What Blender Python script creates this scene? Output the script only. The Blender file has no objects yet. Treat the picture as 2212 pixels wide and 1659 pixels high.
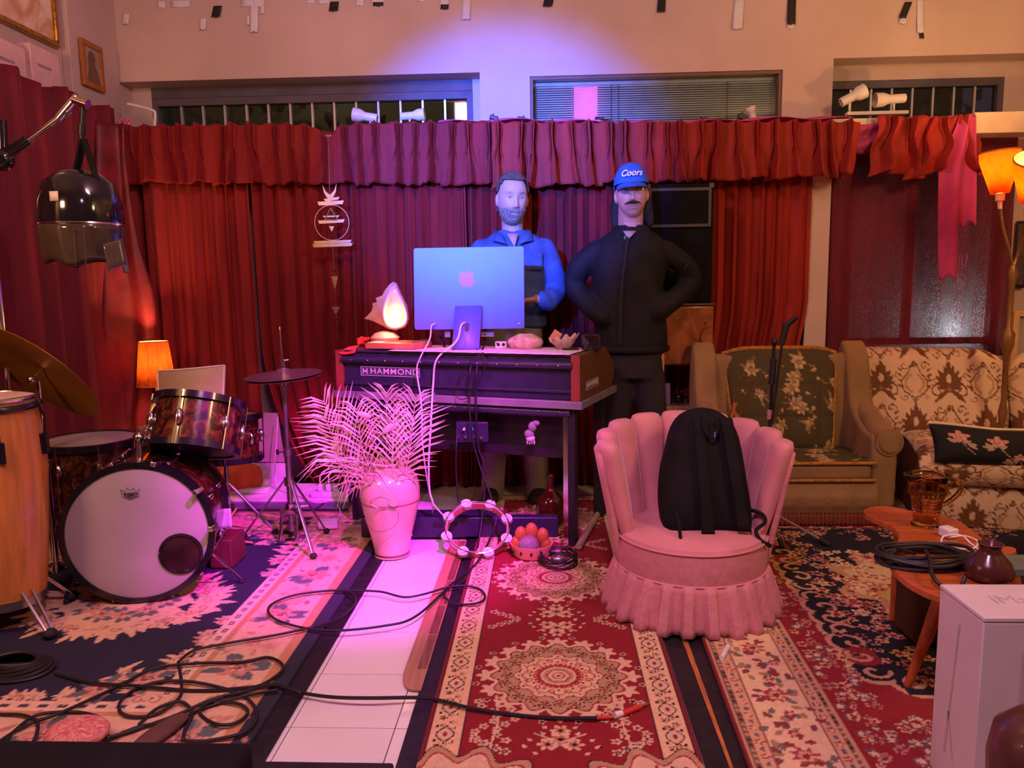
import bpy, math, random
import numpy as np
from math import sin, cos, pi, radians, sqrt
from mathutils import Matrix, Vector
random.seed(7); RNG = np.random.default_rng(7)
SC = bpy.context.scene; COL = SC.collection
# ---------------------------------------------------------------- camera
FPX, IW, IH = 1650.0, 2212, 1659
cd = bpy.data.cameras.new('camera'); cam = bpy.data.objects.new('camera', cd); COL.objects.link(cam)
cd.sensor_width = 36.0; cd.lens = 36.0*FPX/IW; cd.clip_start = .05
CAMP = Vector((0, 0, 1.25))
CM = Matrix.Rotation(radians(2.6), 3, 'Z') @ Matrix.Rotation(radians(82.5), 3, 'X') @ Matrix.Rotation(radians(-.86), 3, 'Z')
cam.matrix_world = Matrix.Translation(CAMP) @ CM.to_4x4()
SC.camera = cam
# ---------------------------------------------------------------- world, exposure, room lights
wd = bpy.data.worlds.new('world'); SC.world = wd; wd.use_nodes = True
wd.node_tree.nodes['Background'].inputs[0].default_value = (.10, .07, .12, 1)
wd.node_tree.nodes['Background'].inputs[1].default_value = .25
SC.view_settings.view_transform = 'Standard'; SC.view_settings.look = 'None'
SC.view_settings.exposure = 0.0; SC.view_settings.gamma = 1.0; SC.view_settings.use_curve_mapping = False
def light(name, kind, loc, col, power, target=None, size=.1, angle=60, blend=.6):
    l = bpy.data.lights.new(name, kind); l.color = col; l.energy = power
    if kind == 'AREA': l.size = size
    else: l.shadow_soft_size = size
    if kind == 'SPOT': l.spot_size = radians(angle); l.spot_blend = blend
    o = bpy.data.objects.new(name, l); COL.objects.link(o); o.location = loc
    if target is not None:
        o.rotation_euler = (Vector(target)-Vector(loc)).to_track_quat('-Z', 'Y').to_euler()
    return o
light('ceiling_lamp_light', 'SPOT', (-.1, .6, 2.88), (1, .50, .76), 270, (-.2, 1.6, 0), .12, 108, 1.)
light('wall_wash_light', 'AREA', (-.7, 2.3, 2.86), (1, .54, .74), 23, (-.7, 4.85, 2.75), .35)  # added fill to brighten the upper wall, no fixture behind it
light('blue_stage_light', 'SPOT', (-1.1, -.2, 2.4), (.03, .12, 1), 5000, (-.26, 4.8, 1.80), .05, 26, .8)
light('magenta_stage_light', 'SPOT', (.40, 1.5, 2.75), (.90, .02, 1), 1300, (-.80, 3.40, .32), .06, 38, .85)
light('warm_side_light', 'AREA', (-2.3, 1.2, 2.1), (1, .48, .22), 30, (-2.3, 3.0, 1.5), .3)
light('warm_right_light', 'AREA', (2.3, 1.0, 2.6), (1, .60, .27), 42, (2.0, 4.4, 1.9), .5)
# ---------------------------------------------------------------- pixel helpers (a photo pixel to a point in the room)
def ray(x, y): return CM @ Vector(((x-IW/2)/FPX, -(y-IH/2)/FPX, -1))
def oz(x, y, z=0.0):
    d = ray(x, y); return CAMP + d*((z-CAMP.z)/d.z)
def oy(x, y, Y):
    d = ray(x, y); return CAMP + d*(Y/d.y)
def ox(x, y, X):
    d = ray(x, y); return CAMP + d*(X/d.x)
# ---------------------------------------------------------------- materials
MATS = {}
def lin(c):
    return tuple(((v/12.92) if v <= .04045 else ((v+.055)/1.055)**2.4) for v in c)
def hx(h): return lin([int(h[i:i+2], 16)/255 for i in (0, 2, 4)])
def M(name, col=(.5, .5, .5), rough=.6, metal=0., var=.12, vs=9., bump=0., bs=80., sheen=0., trans=0., coat=0., ior=1.45,
      emit=None, es=0., attr=False, stretch=(1, 1, 1), alpha=1., spec=.5, translucent=0., weave=0., col2=None, mixlo=.35, mixhi=.65, dist=0.):
    if name in MATS: return MATS[name]
    if isinstance(col, str): col = hx(col)
    if isinstance(col2, str): col2 = hx(col2)
    m = bpy.data.materials.new(name); m.use_nodes = True; MATS[name] = m
    nt = m.node_tree; N = nt.nodes; L = nt.links; b = N['Principled BSDF']
    def put(k, v):
        if k in b.inputs: b.inputs[k].default_value = v
    put('Roughness', rough); put('Metallic', metal); put('IOR', ior); put('Alpha', alpha); put('Specular IOR Level', spec)
    put('Sheen Weight', sheen); put('Sheen Roughness', .35); put('Transmission Weight', trans); put('Coat Weight', coat); put('Coat Roughness', .08)
    if sheen: put('Sheen Tint', (*[min(1, v*2.2+.25) for v in col], 1))
    tc = N.new('ShaderNodeTexCoord'); mp = N.new('ShaderNodeMapping'); mp.inputs['Scale'].default_value = stretch
    L.new(tc.outputs['Object'], mp.inputs['Vector'])
    nz = N.new('ShaderNodeTexNoise'); nz.inputs['Scale'].default_value = vs; nz.inputs['Detail'].default_value = 4; nz.inputs['Distortion'].default_value = dist
    L.new(mp.outputs['Vector'], nz.inputs['Vector'])
    mx = N.new('ShaderNodeMix'); mx.data_type = 'RGBA'
    if attr:
        at = N.new('ShaderNodeAttribute'); at.attribute_name = 'Col'
        mx.blend_type = 'MULTIPLY'; mx.inputs[0].default_value = 1
        rp = N.new('ShaderNodeValToRGB'); rp.color_ramp.elements[0].position = .3; rp.color_ramp.elements[1].position = .7
        rp.color_ramp.elements[0].color = (1-var,)*3+(1,); rp.color_ramp.elements[1].color = (1, 1, 1, 1)
        L.new(nz.outputs['Fac'], rp.inputs[0]); L.new(at.outputs['Color'], mx.inputs[6]); L.new(rp.outputs[0], mx.inputs[7])
    else:
        rp = N.new('ShaderNodeValToRGB'); rp.color_ramp.elements[0].position = mixlo; rp.color_ramp.elements[1].position = mixhi
        L.new(nz.outputs['Fac'], rp.inputs[0]); L.new(rp.outputs[0], mx.inputs[0])
        c2 = col2 if col2 is not None else tuple(min(1, v*(1+var)) for v in col)
        c1 = col if col2 is not None else tuple(v*(1-var) for v in col)
        mx.inputs[6].default_value = (*c1, 1); mx.inputs[7].default_value = (*c2, 1)
    L.new(mx.outputs[2], b.inputs['Base Color'])
    if bump:
        n2 = N.new('ShaderNodeTexNoise'); n2.inputs['Scale'].default_value = bs; n2.inputs['Detail'].default_value = 3
        L.new(mp.outputs['Vector'], n2.inputs['Vector'])
        bp = N.new('ShaderNodeBump'); bp.inputs['Strength'].default_value = bump; bp.inputs['Distance'].default_value = .004
        L.new(n2.outputs['Fac'], bp.inputs['Height']); L.new(bp.outputs['Normal'], b.inputs['Normal'])
    if emit is not None:
        put('Emission Color', (*emit, 1)); put('Emission Strength', es)
    if weave:
        nw = N.new('ShaderNodeTexNoise'); nw.inputs['Scale'].default_value = 420; rw = N.new('ShaderNodeValToRGB'); rw.color_ramp.elements[0].position = .47; rw.color_ramp.elements[1].position = .62
        rw.color_ramp.elements[1].color = (weave, weave, weave, 1); tw = N.new('ShaderNodeBsdfTransparent'); mw = N.new('ShaderNodeMixShader'); mw.name = 'weave'
        L.new(tc.outputs['Object'], nw.inputs['Vector']); L.new(nw.outputs['Fac'], rw.inputs[0]); L.new(rw.outputs[0], mw.inputs[0]); L.new(b.outputs[0], mw.inputs[1]); L.new(tw.outputs[0], mw.inputs[2])
        L.new(mw.outputs[0], N['Material Output'].inputs['Surface'])
    if translucent:
        t = N.new('ShaderNodeBsdfTranslucent'); ms = N.new('ShaderNodeMixShader'); ms.inputs[0].default_value = translucent
        L.new(mx.outputs[2], t.inputs['Color']); L.new(b.outputs[0], ms.inputs[1]); L.new(t.outputs[0], ms.inputs[2])
        L.new(ms.outputs[0], N['Material Output'].inputs['Surface'])
    return m
# ---------------------------------------------------------------- mesh builder
def rotm(rx=0, ry=0, rz=0):
    return Matrix.Rotation(rz, 3, 'Z') @ Matrix.Rotation(ry, 3, 'Y') @ Matrix.Rotation(rx, 3, 'X')
def frame_to(d):
    d = Vector(d).normalized(); return d.to_track_quat('Z', 'Y').to_matrix()
class MB:
    def __init__(s): s.v = []; s.f = []
    def add(s, vs, fs, c=(0, 0, 0), rot=None):
        n = len(s.v); c = Vector(c)
        for p in vs:
            p = Vector(p)
            if rot is not None: p = rot @ p
            s.v.append(p+c)
        s.f += [tuple(i+n for i in f) for f in fs]; return s
    def box(s, c, d, rot=None):
        x, y, z = d[0]/2, d[1]/2, d[2]/2
        vs = [(a, b, e) for a in (-x, x) for b in (-y, y) for e in (-z, z)]
        return s.add(vs, [(0, 1, 3, 2), (4, 6, 7, 5), (0, 4, 5, 1), (2, 3, 7, 6), (0, 2, 6, 4), (1, 5, 7, 3)], c, rot)
    def bx(s, x0, x1, y0, y1, z0, z1): return s.box(((x0+x1)/2, (y0+y1)/2, (z0+z1)/2), (x1-x0, y1-y0, z1-z0))
    def loft(s, rings, close=True, cap=True, c=(0, 0, 0), rot=None):
        n = len(rings[0]); vs = [p for r in rings for p in r]; fs = []
        for i in range(len(rings)-1):
            for j in range(n if close else n-1):
                k = (j+1) % n; fs.append((i*n+j, i*n+k, (i+1)*n+k, (i+1)*n+j))
        if cap and close:
            fs.append(tuple(range(n-1, -1, -1))); fs.append(tuple((len(rings)-1)*n+j for j in range(n)))
        return s.add(vs, fs, c, rot)
    def lathe(s, prof, n=28, c=(0, 0, 0), rot=None, cap=False, sx=1, sy=1):
        rings = [[(r*cos(2*pi*j/n)*sx, r*sin(2*pi*j/n)*sy, z) for j in range(n)] for r, z in prof]
        return s.loft(rings, True, cap, c, rot)
    def cyl(s, p0, p1, r0, r1=None, n=14, cap=True):
        p0 = Vector(p0); p1 = Vector(p1); r1 = r0 if r1 is None else r1
        return s.lathe([(r0, 0), (r1, (p1-p0).length)], n, p0, frame_to(p1-p0), cap)
    def tube(s, pts, r, n=7, closed=False, cap=True, flat=1.0):
        P = [Vector(p) for p in pts]; m = len(P)
        R = r if isinstance(r, (list, tuple)) else [r]*m
        t0 = (P[1]-P[0]).normalized(); up = Vector((0, 0, 1)) if abs(t0.z) < .9 else Vector((0, 1, 0))
        nx = t0.cross(up).normalized(); rings = []
        for i in range(m):
            a = P[(i-1) % m] if (closed or i > 0) else P[i]; b = P[(i+1) % m] if (closed or i < m-1) else P[i]
            t = (b-a)
            if t.length < 1e-9: t = t0
            t.normalize(); nx = (nx-t*nx.dot(t))
            nx = nx.normalized() if nx.length > 1e-6 else t.orthogonal().normalized(); ny = t.cross(nx)
            rings.append([P[i]+(nx*cos(2*pi*j/n)+ny*sin(2*pi*j/n)*flat)*R[i] for j in range(n)])
        if closed: rings.append(rings[0])
        return s.loft(rings, True, cap and not closed)
    def sheet(s, fn, nu, nv, thick=None):
        vs = [fn(i/(nu-1), j/(nv-1)) for j in range(nv) for i in range(nu)]
        fs = [(j*nu+i, j*nu+i+1, (j+1)*nu+i+1, (j+1)*nu+i) for j in range(nv-1) for i in range(nu-1)]
        return s.add(vs, fs)
    def prism(s, poly, h, c=(0, 0, 0), rot=None):
        n = len(poly); vs = [(p[0], p[1], 0) for p in poly]+[(p[0], p[1], h) for p in poly]
        fs = [(i, (i+1) % n, n+(i+1) % n, n+i) for i in range(n)]+[tuple(range(n-1, -1, -1)), tuple(range(n, 2*n))]
        return s.add(vs, fs, c, rot)
    def ell(s, c, r, nu=18, nv=12, rot=None):
        if not isinstance(r, (list, tuple)): r = (r, r, r)
        vs = [(0, 0, -r[2])]+[(r[0]*cos(2*pi*i/nu)*sin(pi*j/nv), r[1]*sin(2*pi*i/nu)*sin(pi*j/nv), -r[2]*cos(pi*j/nv)) for j in range(1, nv) for i in range(nu)]+[(0, 0, r[2])]
        fs = [(0, 1+(i+1) % nu, 1+i) for i in range(nu)]
        for j in range(nv-2):
            for i in range(nu):
                a = 1+j*nu; fs.append((a+i, a+(i+1) % nu, a+nu+(i+1) % nu, a+nu+i))
        a = 1+(nv-2)*nu; fs += [(a+i, a+(i+1) % nu, len(vs)-1) for i in range(nu)]
        return s.add(vs, fs, c, rot)
    def torus(s, c, R, r, nu=40, nv=8, rot=None, arc=2*pi, flat=1.):
        rings = []; m = nu if arc >= 2*pi-1e-6 else nu+1
        for i in range(m):
            a = arc*i/nu
            rings.append([((R+r*cos(2*pi*j/nv))*cos(a), (R+r*cos(2*pi*j/nv))*sin(a), r*flat*sin(2*pi*j/nv)) for j in range(nv)])
        if arc >= 2*pi-1e-6: rings.append(rings[0])
        return s.loft(rings, True, arc < 2*pi-1e-6, c, rot)
    def mesh(s, name, off=None):
        me = bpy.data.meshes.new(name)
        vs = [tuple(off @ p) if off is not None else tuple(p) for p in s.v]
        me.from_pydata(vs, [], s.f); me.update(); return me
XF = {}
def setup(o, smooth=.7, bevel=0, subsurf=0, solid=0):
    me = o.data
    me.polygons.foreach_set('use_smooth', [True]*len(me.polygons))
    sm = 1.1 if smooth is None else smooth
    if sm < 3: me.set_sharp_from_angle(angle=sm)
    if solid:
        md = o.modifiers.new('solid', 'SOLIDIFY'); md.thickness = solid; md.offset = 0
    if bevel:
        md = o.modifiers.new('bevel', 'BEVEL'); md.width = bevel; md.segments = 3; md.limit_method = 'ANGLE'; md.angle_limit = .6
        md.harden_normals = False
    if subsurf:
        md = o.modifiers.new('sub', 'SUBSURF'); md.levels = subsurf; md.render_levels = subsurf
def T(name, label, cat, loc=(0, 0, 0), rz=0., group=None, kind=None):
    o = bpy.data.objects.new(name, None); COL.objects.link(o); o.empty_display_size = .1
    o.location = loc; o.rotation_euler = (0, 0, rz); tag(o, label, cat, group, kind)
    XF[o.name] = Matrix.Translation(Vector(loc)) @ Matrix.Rotation(rz, 4, 'Z'); return o
def tag(o, label=None, cat=None, group=None, kind=None):
    if label: o['label'] = label
    if cat: o['category'] = cat
    if group: o['group'] = group
    if kind: o['kind'] = kind
def part(parent, name, mb, mat, local=False, smooth=.7, bevel=0, subsurf=0, solid=0, label=None, kind=None):
    """mb in world coordinates unless local (then in the frame of the thing)"""
    X = XF[parent.name]
    me = mb.mesh(name, None if local else X.inverted()) if isinstance(mb, MB) else mb
    o = bpy.data.objects.new(name, me); COL.objects.link(o); o.parent = parent
    if mat is not None: me.materials.append(mat)
    XF[o.name] = X; setup(o, smooth, bevel, subsurf, solid); tag(o, label, None, None, kind); return o
def solo(name, mb, mat, label=None, cat=None, group=None, kind=None, smooth=.7, bevel=0, subsurf=0, solid=0, base=None):
    V = np.array([tuple(p) for p in mb.v]); lo = V.min(0); hi = V.max(0)
    b = Vector(base) if base is not None else Vector(((lo[0]+hi[0])/2, (lo[1]+hi[1])/2, lo[2]))
    me = mb.mesh(name, Matrix.Translation(-b)); o = bpy.data.objects.new(name, me); COL.objects.link(o); o.location = b
    if mat is not None: me.materials.append(mat)
    XF[o.name] = Matrix.Translation(b); setup(o, smooth, bevel, subsurf, solid); tag(o, label, cat, group, kind); return o
def share(parent, name, me, loc, rz=0.):
    o = bpy.data.objects.new(name, me); COL.objects.link(o); o.parent = parent; o.location = loc; o.rotation_euler = (0, 0, rz); return o
def text_mesh(s, size, depth=.001, bold=0., shear=0., space=1., sx=1.):
    cu = bpy.data.curves.new('lettering', 'FONT'); cu.body = s; cu.size = size; cu.extrude = depth; cu.offset = bold; cu.shear = shear
    cu.space_character = space; cu.align_x = 'CENTER'; cu.align_y = 'CENTER'; cu.resolution_u = 4
    o = bpy.data.objects.new('lettering', cu); COL.objects.link(o)
    dg = bpy.context.evaluated_depsgraph_get(); me = bpy.data.meshes.new_from_object(o.evaluated_get(dg))
    bpy.data.objects.remove(o); bpy.data.curves.remove(cu)
    if sx != 1:
        for v in me.vertices: v.co.x *= sx
    return me
def text(parent, name, s, size, mat, c, rot, depth=.001, bold=0., shear=0., space=1., sx=1., local=False, bend=None):
    me = text_mesh(s, size, depth, bold, shear, space, sx)
    X = XF[parent.name]; Mx = Matrix.Translation(Vector(c)) @ rot.to_4x4()
    if bend:
        for v in me.vertices: v.co = bend(v.co)
    else: me.transform(Mx if local else X.inverted() @ Mx)
    me.materials.clear(); me.materials.append(mat)
    o = bpy.data.objects.new(name, me); COL.objects.link(o); o.parent = parent; XF[o.name] = X; return o
FACE = rotm(pi/2, 0, 0)        # flat lettering stood up to face -Y (towards the camera)
def eval_mesh(mb, voxel, smooth=6, sm_f=.6, disp=None):
    """voxel union of everything in the builder, smoothed: one continuous surface"""
    me = mb.mesh('tmp'); o = bpy.data.objects.new('tmp', me); COL.objects.link(o)
    r = o.modifiers.new('r', 'REMESH'); r.mode = 'VOXEL'; r.voxel_size = voxel; r.use_smooth_shade = True
    if smooth:
        s = o.modifiers.new('s', 'SMOOTH'); s.factor = sm_f; s.iterations = smooth
    dg = bpy.context.evaluated_depsgraph_get(); out = bpy.data.meshes.new_from_object(o.evaluated_get(dg))
    bpy.data.objects.remove(o); bpy.data.meshes.remove(me)
    if disp is not None:
        n = len(out.vertices); co = np.empty(n*3); out.vertices.foreach_get('co', co); co = co.reshape(-1, 3)
        no = np.empty(n*3); out.vertex_normals.foreach_get('vector', no); no = no.reshape(-1, 3)
        out.vertices.foreach_set('co', (co+no*disp(co)[:, None]).ravel()); out.update()
    return out
def part_mesh(parent, name, me, mat, world=True, label=None):
    X = XF[parent.name]
    if world: me.transform(X.inverted())
    me.name = name; me.materials.clear(); me.materials.append(mat)
    o = bpy.data.objects.new(name, me); COL.objects.link(o); o.parent = parent; XF[o.name] = X
    me.polygons.foreach_set('use_smooth', [True]*len(me.polygons)); tag(o, label); return o
def set_col(me, cols):
    a = me.color_attributes.new('Col', 'FLOAT_COLOR', 'POINT')
    c = np.ones((len(me.vertices), 4), dtype=np.float32); c[:, :3] = cols; a.data.foreach_set('color', c.ravel())
def coords(me):
    co = np.empty(len(me.vertices)*3); me.vertices.foreach_get('co', co); return co.reshape(-1, 3)
def snoise(seed, n=10, f=6.):
    """cheap smooth 3-D noise: a sum of random sines"""
    g = np.random.default_rng(seed); K = g.normal(size=(n, 3))*f; ph = g.uniform(0, 6.28, n)
    return lambda co: np.sin(co @ K.T+ph).mean(1)
def catmull(pts, n=8, closed=False):
    P = [Vector(p) for p in pts]; out = []; m = len(P)
    for i in range(m if closed else m-1):
        g = lambda k: P[k % m] if closed else P[max(0, min(m-1, k))]
        a, b, c, d = g(i-1), g(i), g(i+1), g(i+2)
        for k in range(n):
            t = k/n; out.append(.5*((2*b)+(c-a)*t+(2*a-5*b+4*c-d)*t*t+(3*b-a-3*c+d)*t**3))
    if not closed: out.append(P[-1])
    return out
# ---------------------------------------------------------------- pattern painter: colours laid on a fine grid, used as vertex colours
class Cv:
    def __init__(s, w, h, res, base):
        s.res = res; s.nx = int(w/res)+1; s.ny = int(h/res)+1
        s.a = np.empty((s.ny, s.nx, 3), dtype=np.float32); s.a[:] = base
    def win(s, x0, x1, y0, y1):
        i0 = max(0, int(x0/s.res)); i1 = min(s.nx, int(x1/s.res)+2); j0 = max(0, int(y0/s.res)); j1 = min(s.ny, int(y1/s.res)+2)
        if i1 <= i0 or j1 <= j0: return None
        X, Y = np.meshgrid(np.arange(i0, i1)*s.res, np.arange(j0, j1)*s.res); return s.a[j0:j1, i0:i1], X, Y
    def rect(s, x0, x1, y0, y1, c):
        w = s.win(x0, x1, y0, y1)
        if w: a, X, Y = w; a[(X >= x0) & (X < x1) & (Y >= y0) & (Y < y1)] = c
    def rad(s, cx, cy, R, fn, c, rot=0., sx=1., sy=1.):
        k = R*1.6; w = s.win(cx-k*sx, cx+k*sx, cy-k*sy, cy+k*sy)
        if not w: return
        a, X, Y = w; dx = (X-cx)/sx; dy = (Y-cy)/sy; r = np.hypot(dx, dy); t = np.arctan2(dy, dx)-rot
        a[r < R*fn(t)] = c
    def ell(s, cx, cy, rx, ry, c, rot=0.):
        k = max(rx, ry); w = s.win(cx-k, cx+k, cy-k, cy+k)
        if not w: return
        a, X, Y = w; dx = X-cx; dy = Y-cy; u = dx*cos(rot)+dy*sin(rot); v = -dx*sin(rot)+dy*cos(rot)
        a[(u/rx)**2+(v/ry)**2 < 1] = c
    def leaf(s, x0, y0, x1, y1, wd, c):
        L = math.hypot(x1-x0, y1-y0); k = L; cx = (x0+x1)/2; cy = (y0+y1)/2; w = s.win(cx-k, cx+k, cy-k, cy+k)
        if not w or L == 0: return
        a, X, Y = w; ux = (x1-x0)/L; uy = (y1-y0)/L; u = ((X-x0)*ux+(Y-y0)*uy)/L; v = -(X-x0)*uy+(Y-y0)*ux
        a[(u > 0) & (u < 1) & (np.abs(v) < wd*np.sin(pi*np.clip(u, 0, 1))**.8)] = c
    def line(s, pts, wd, c):
        for (x0, y0), (x1, y1) in zip(pts[:-1], pts[1:]):
            w = s.win(min(x0, x1)-wd, max(x0, x1)+wd, min(y0, y1)-wd, max(y0, y1)+wd)
            if not w: continue
            a, X, Y = w; dx = x1-x0; dy = y1-y0; q = dx*dx+dy*dy+1e-12; t = np.clip(((X-x0)*dx+(Y-y0)*dy)/q, 0, 1)
            a[np.hypot(X-x0-t*dx, Y-y0-t*dy) < wd/2] = c
    def flower(s, cx, cy, r, n, c1, c2, c3=None, rot=0.):
        s.rad(cx, cy, r, lambda t: .78+.22*np.cos(n*t), c1, rot); s.rad(cx, cy, r*.6, lambda t: .8+.2*np.cos(n*t), c2, rot+.3)
        if c3 is not None: s.ell(cx, cy, r*.22, r*.22, c3)
    def spiral(s, cx, cy, r, a0, turns, wd, c, hand=1, grow=1.):
        pts = []
        for k in range(15):
            t = k/14; a = a0+hand*turns*2*pi*t; rr = r*(1-t*.8); pts.append((cx+rr*cos(a), cy+rr*sin(a)))
        s.line(pts, wd, c)
    def sample(s, x, y):
        i = np.clip(np.round(np.asarray(x)/s.res).astype(int), 0, s.nx-1); j = np.clip(np.round(np.asarray(y)/s.res).astype(int), 0, s.ny-1)
        return s.a[j, i]
def rug(name, label, cv, x0, y0, rz, top, thick, mat, ripple=0.002, seed=3):
    nx, ny = cv.nx, cv.ny; X, Y = np.meshgrid(np.arange(nx)*cv.res, np.arange(ny)*cv.res)
    nf = snoise(seed, 8, 3.); Z = thick+ripple*nf(np.stack([X.ravel(), Y.ravel(), X.ravel()*0], 1)).reshape(ny, nx)
    V = np.stack([X, Y, Z], -1).reshape(-1, 3); n = nx*ny
    idx = np.arange(n).reshape(ny, nx)
    F = np.stack([idx[:-1, :-1], idx[:-1, 1:], idx[1:, 1:], idx[1:, :-1]], -1).reshape(-1, 4)
    edge = np.concatenate([idx[0, :], idx[1:, -1], idx[-1, -2::-1], idx[-2:0:-1, 0]]); m = len(edge)
    B = V[edge].copy(); B[:, 2] = 0; b = n+np.arange(m)
    S = np.stack([edge, b, np.roll(b, -1), np.roll(edge, -1)], -1)
    V = np.concatenate([V, B]); F = np.concatenate([F, S])
    me = bpy.data.meshes.new(name); me.vertices.add(len(V)); me.vertices.foreach_set('co', V.ravel())
    me.loops.add(F.size); me.loops.foreach_set('vertex_index', F.ravel().astype(np.int32))
    me.polygons.add(len(F)); me.polygons.foreach_set('loop_start', np.arange(len(F), dtype=np.int32)*4)
    me.update(calc_edges=True); me.validate()
    c = cv.a.reshape(-1, 3); set_col(me, np.concatenate([c, c[edge]])); me.materials.append(mat)
    me.polygons.foreach_set('use_smooth', [True]*len(me.polygons))
    o = bpy.data.objects.new(name, me); COL.objects.link(o); o.location = (x0, y0, top); o.rotation_euler = (0, 0, rz)
    tag(o, label, 'rug'); return o
# ================================================================ SETTING
YW, YC, YV = 4.85, 4.62, 4.55
XL, XR, ZC = oy(240, 150, YW).x, 3.2, 3.02
m_plaster = M('tan_plaster', (.56, .43, .38), .85, var=.08, vs=2.2, bump=.15, bs=40)
m_ceil = M('ceiling_paint', (.5, .42, .36), .9)
m_tile = M('white_floor_tile', (.72, .68, .70), .22, var=.04, vs=3, coat=.2)
m_grout = M('grout', (.12, .10, .10), .9)
m_black = M('black_paint', (.012, .010, .013), .45, var=.3)
m_blackmat = M('black_underlay', (.010, .009, .012), .5, var=.4, vs=30, bump=.2, bs=200)
m_chrome = M('chrome', (.75, .73, .74), .14, 1, var=.06)
m_white = M('white_plastic', (.72, .68, .66), .35, var=.05)
m_cream = M('cream_paint', (.75, .60, .40), .55, var=.08)
m_walnut = M('walnut_wood', hx('5a3420'), .4, var=.3, vs=6, stretch=(2, 2, 30), coat=.2)
def struct(name, mb, mat, **k): return solo(name, mb, mat, kind='structure', **k)
fl = struct('floor', MB().bx(XL-.2, XR, -2, YW+.2, -.12, -.006), m_grout, base=(0, 0, 0))
# tiles: 30 cm grid, the joint lines taken from the visible strip
tx0, ty0, tp = -.7405, 2.009, .3015
tme = MB().box((0, 0, -.004), (.298, .298, .008)).mesh('floor_tile'); tme.materials.append(m_tile)
for i in range(-1, 2):
    for j in range(-1, 9): share(fl, 'floor_tile', tme, (tx0+(i+.5)*tp, ty0+(j+.5)*tp, 0))
for i in range(-6, -1):
    for j in range(7, 9): share(fl, 'floor_tile', tme, (tx0+(i+.5)*tp, ty0+(j+.5)*tp, 0))
for i in range(2, 13):
    for j in range(-1, 9): share(fl, 'floor_tile', tme, (tx0+(i+.5)*tp, ty0+(j+.5)*tp, 0))
for i in range(-6, -1):
    for j in range(-1, 7): share(fl, 'floor_tile', tme, (tx0+(i+.5)*tp, ty0+(j+.5)*tp, 0))
struct('ceiling', MB().bx(XL-.2, XR, -2, YW+.2, ZC, ZC+.1), m_ceil)
struct('wall_left', MB().bx(XL-.2, XL, -2, YW+.3, 0, ZC), m_plaster)
struct('wall_right', MB().bx(XR, XR+.2, -2, YW+.2, 0, ZC), m_plaster)
struct('wall_front', MB().bx(XL-.2, XR+.2, -2.2, -2, 0, ZC), m_plaster)
# back wall with three clerestory openings and one low window behind the maroon curtain
w1l, w1r = oy(255, 200, YW).x, oy(1037, 200, YW).x; w1t = oy(640, 167, YW).z
w2l, w2r = oy(1145, 200, YW).x, oy(1690, 200, YW).x; w2t = oy(1400, 158, YW).z
w3l, w3r = oy(1798, 200, YW).x, oy(2330, 200, YW).x; w3t = oy(1980, 121, YW).z
zs = 2.06                    # sill of the clerestory
p4l, p4r, z4 = oy(1830, 600, YW).x, oy(2170, 600, YW).x, .62
wb = MB(); Y1 = YW+.22
wb.bx(XL, XR, YW, Y1, max(w1t, w2t, w3t), ZC)
for a, b, t in ((w1l, w1r, w1t), (w2l, w2r, w2t), (w3l, w3r, w3t)):
    if t < max(w1t, w2t, w3t)-1e-4: wb.bx(a, b, YW, Y1, t, max(w1t, w2t, w3t))
tt = max(w1t, w2t, w3t)
for a, b in ((XL, w1l), (w1r, w2l), (w2r, w3l), (w3r, XR)): wb.bx(a, b, YW, Y1, zs, tt)
wb.bx(XL, p4l, YW, Y1, 0, zs); wb.bx(p4l, p4r, YW, Y1, 0, z4); wb.bx(p4l, p4r, YW, Y1, 1.98, zs); wb.bx(p4r, XR, YW, Y1, 0, zs)
struct('wall_back', wb, m_plaster, smooth=None)
# pilaster in the left corner
struct('trim_1', MB().bx(XL, XL+.05, ox(150, 100, XL+.05).y, YW, 0, ZC), m_plaster, bevel=.006)
struct('trim_9', MB().bx(oy(1746, 600, 4.66).x, oy(1794, 600, 4.66).x, 4.70, YW, 0, zs-.0), m_plaster, bevel=.004)
m_glass = bpy.data.materials.new('window_glass'); m_glass.use_nodes = True
_n = m_glass.node_tree.nodes; _l = m_glass.node_tree.links; _n.remove(_n['Principled BSDF'])
_t = _n.new('ShaderNodeBsdfTransparent'); _g = _n.new('ShaderNodeBsdfGlossy'); _g.inputs['Roughness'].default_value = .03
_f = _n.new('ShaderNodeFresnel'); _f.inputs['IOR'].default_value = 1.35; _m = _n.new('ShaderNodeMixShader')
_t.inputs[0].default_value = (.82, .86, .84, 1)
_l.new(_f.outputs[0], _m.inputs[0]); _l.new(_t.outputs[0], _m.inputs[1]); _l.new(_g.outputs[0], _m.inputs[2]); _l.new(_m.outputs[0], _n['Material Output'].inputs[0])
m_frame = M('window_frame_paint', (.09, .075, .10), .6, var=.15)  # frame colour darkened to carry the shade of the window recess
m_muntin = M('window_lead_strip', (.45, .45, .47), .35, .6)
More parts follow.
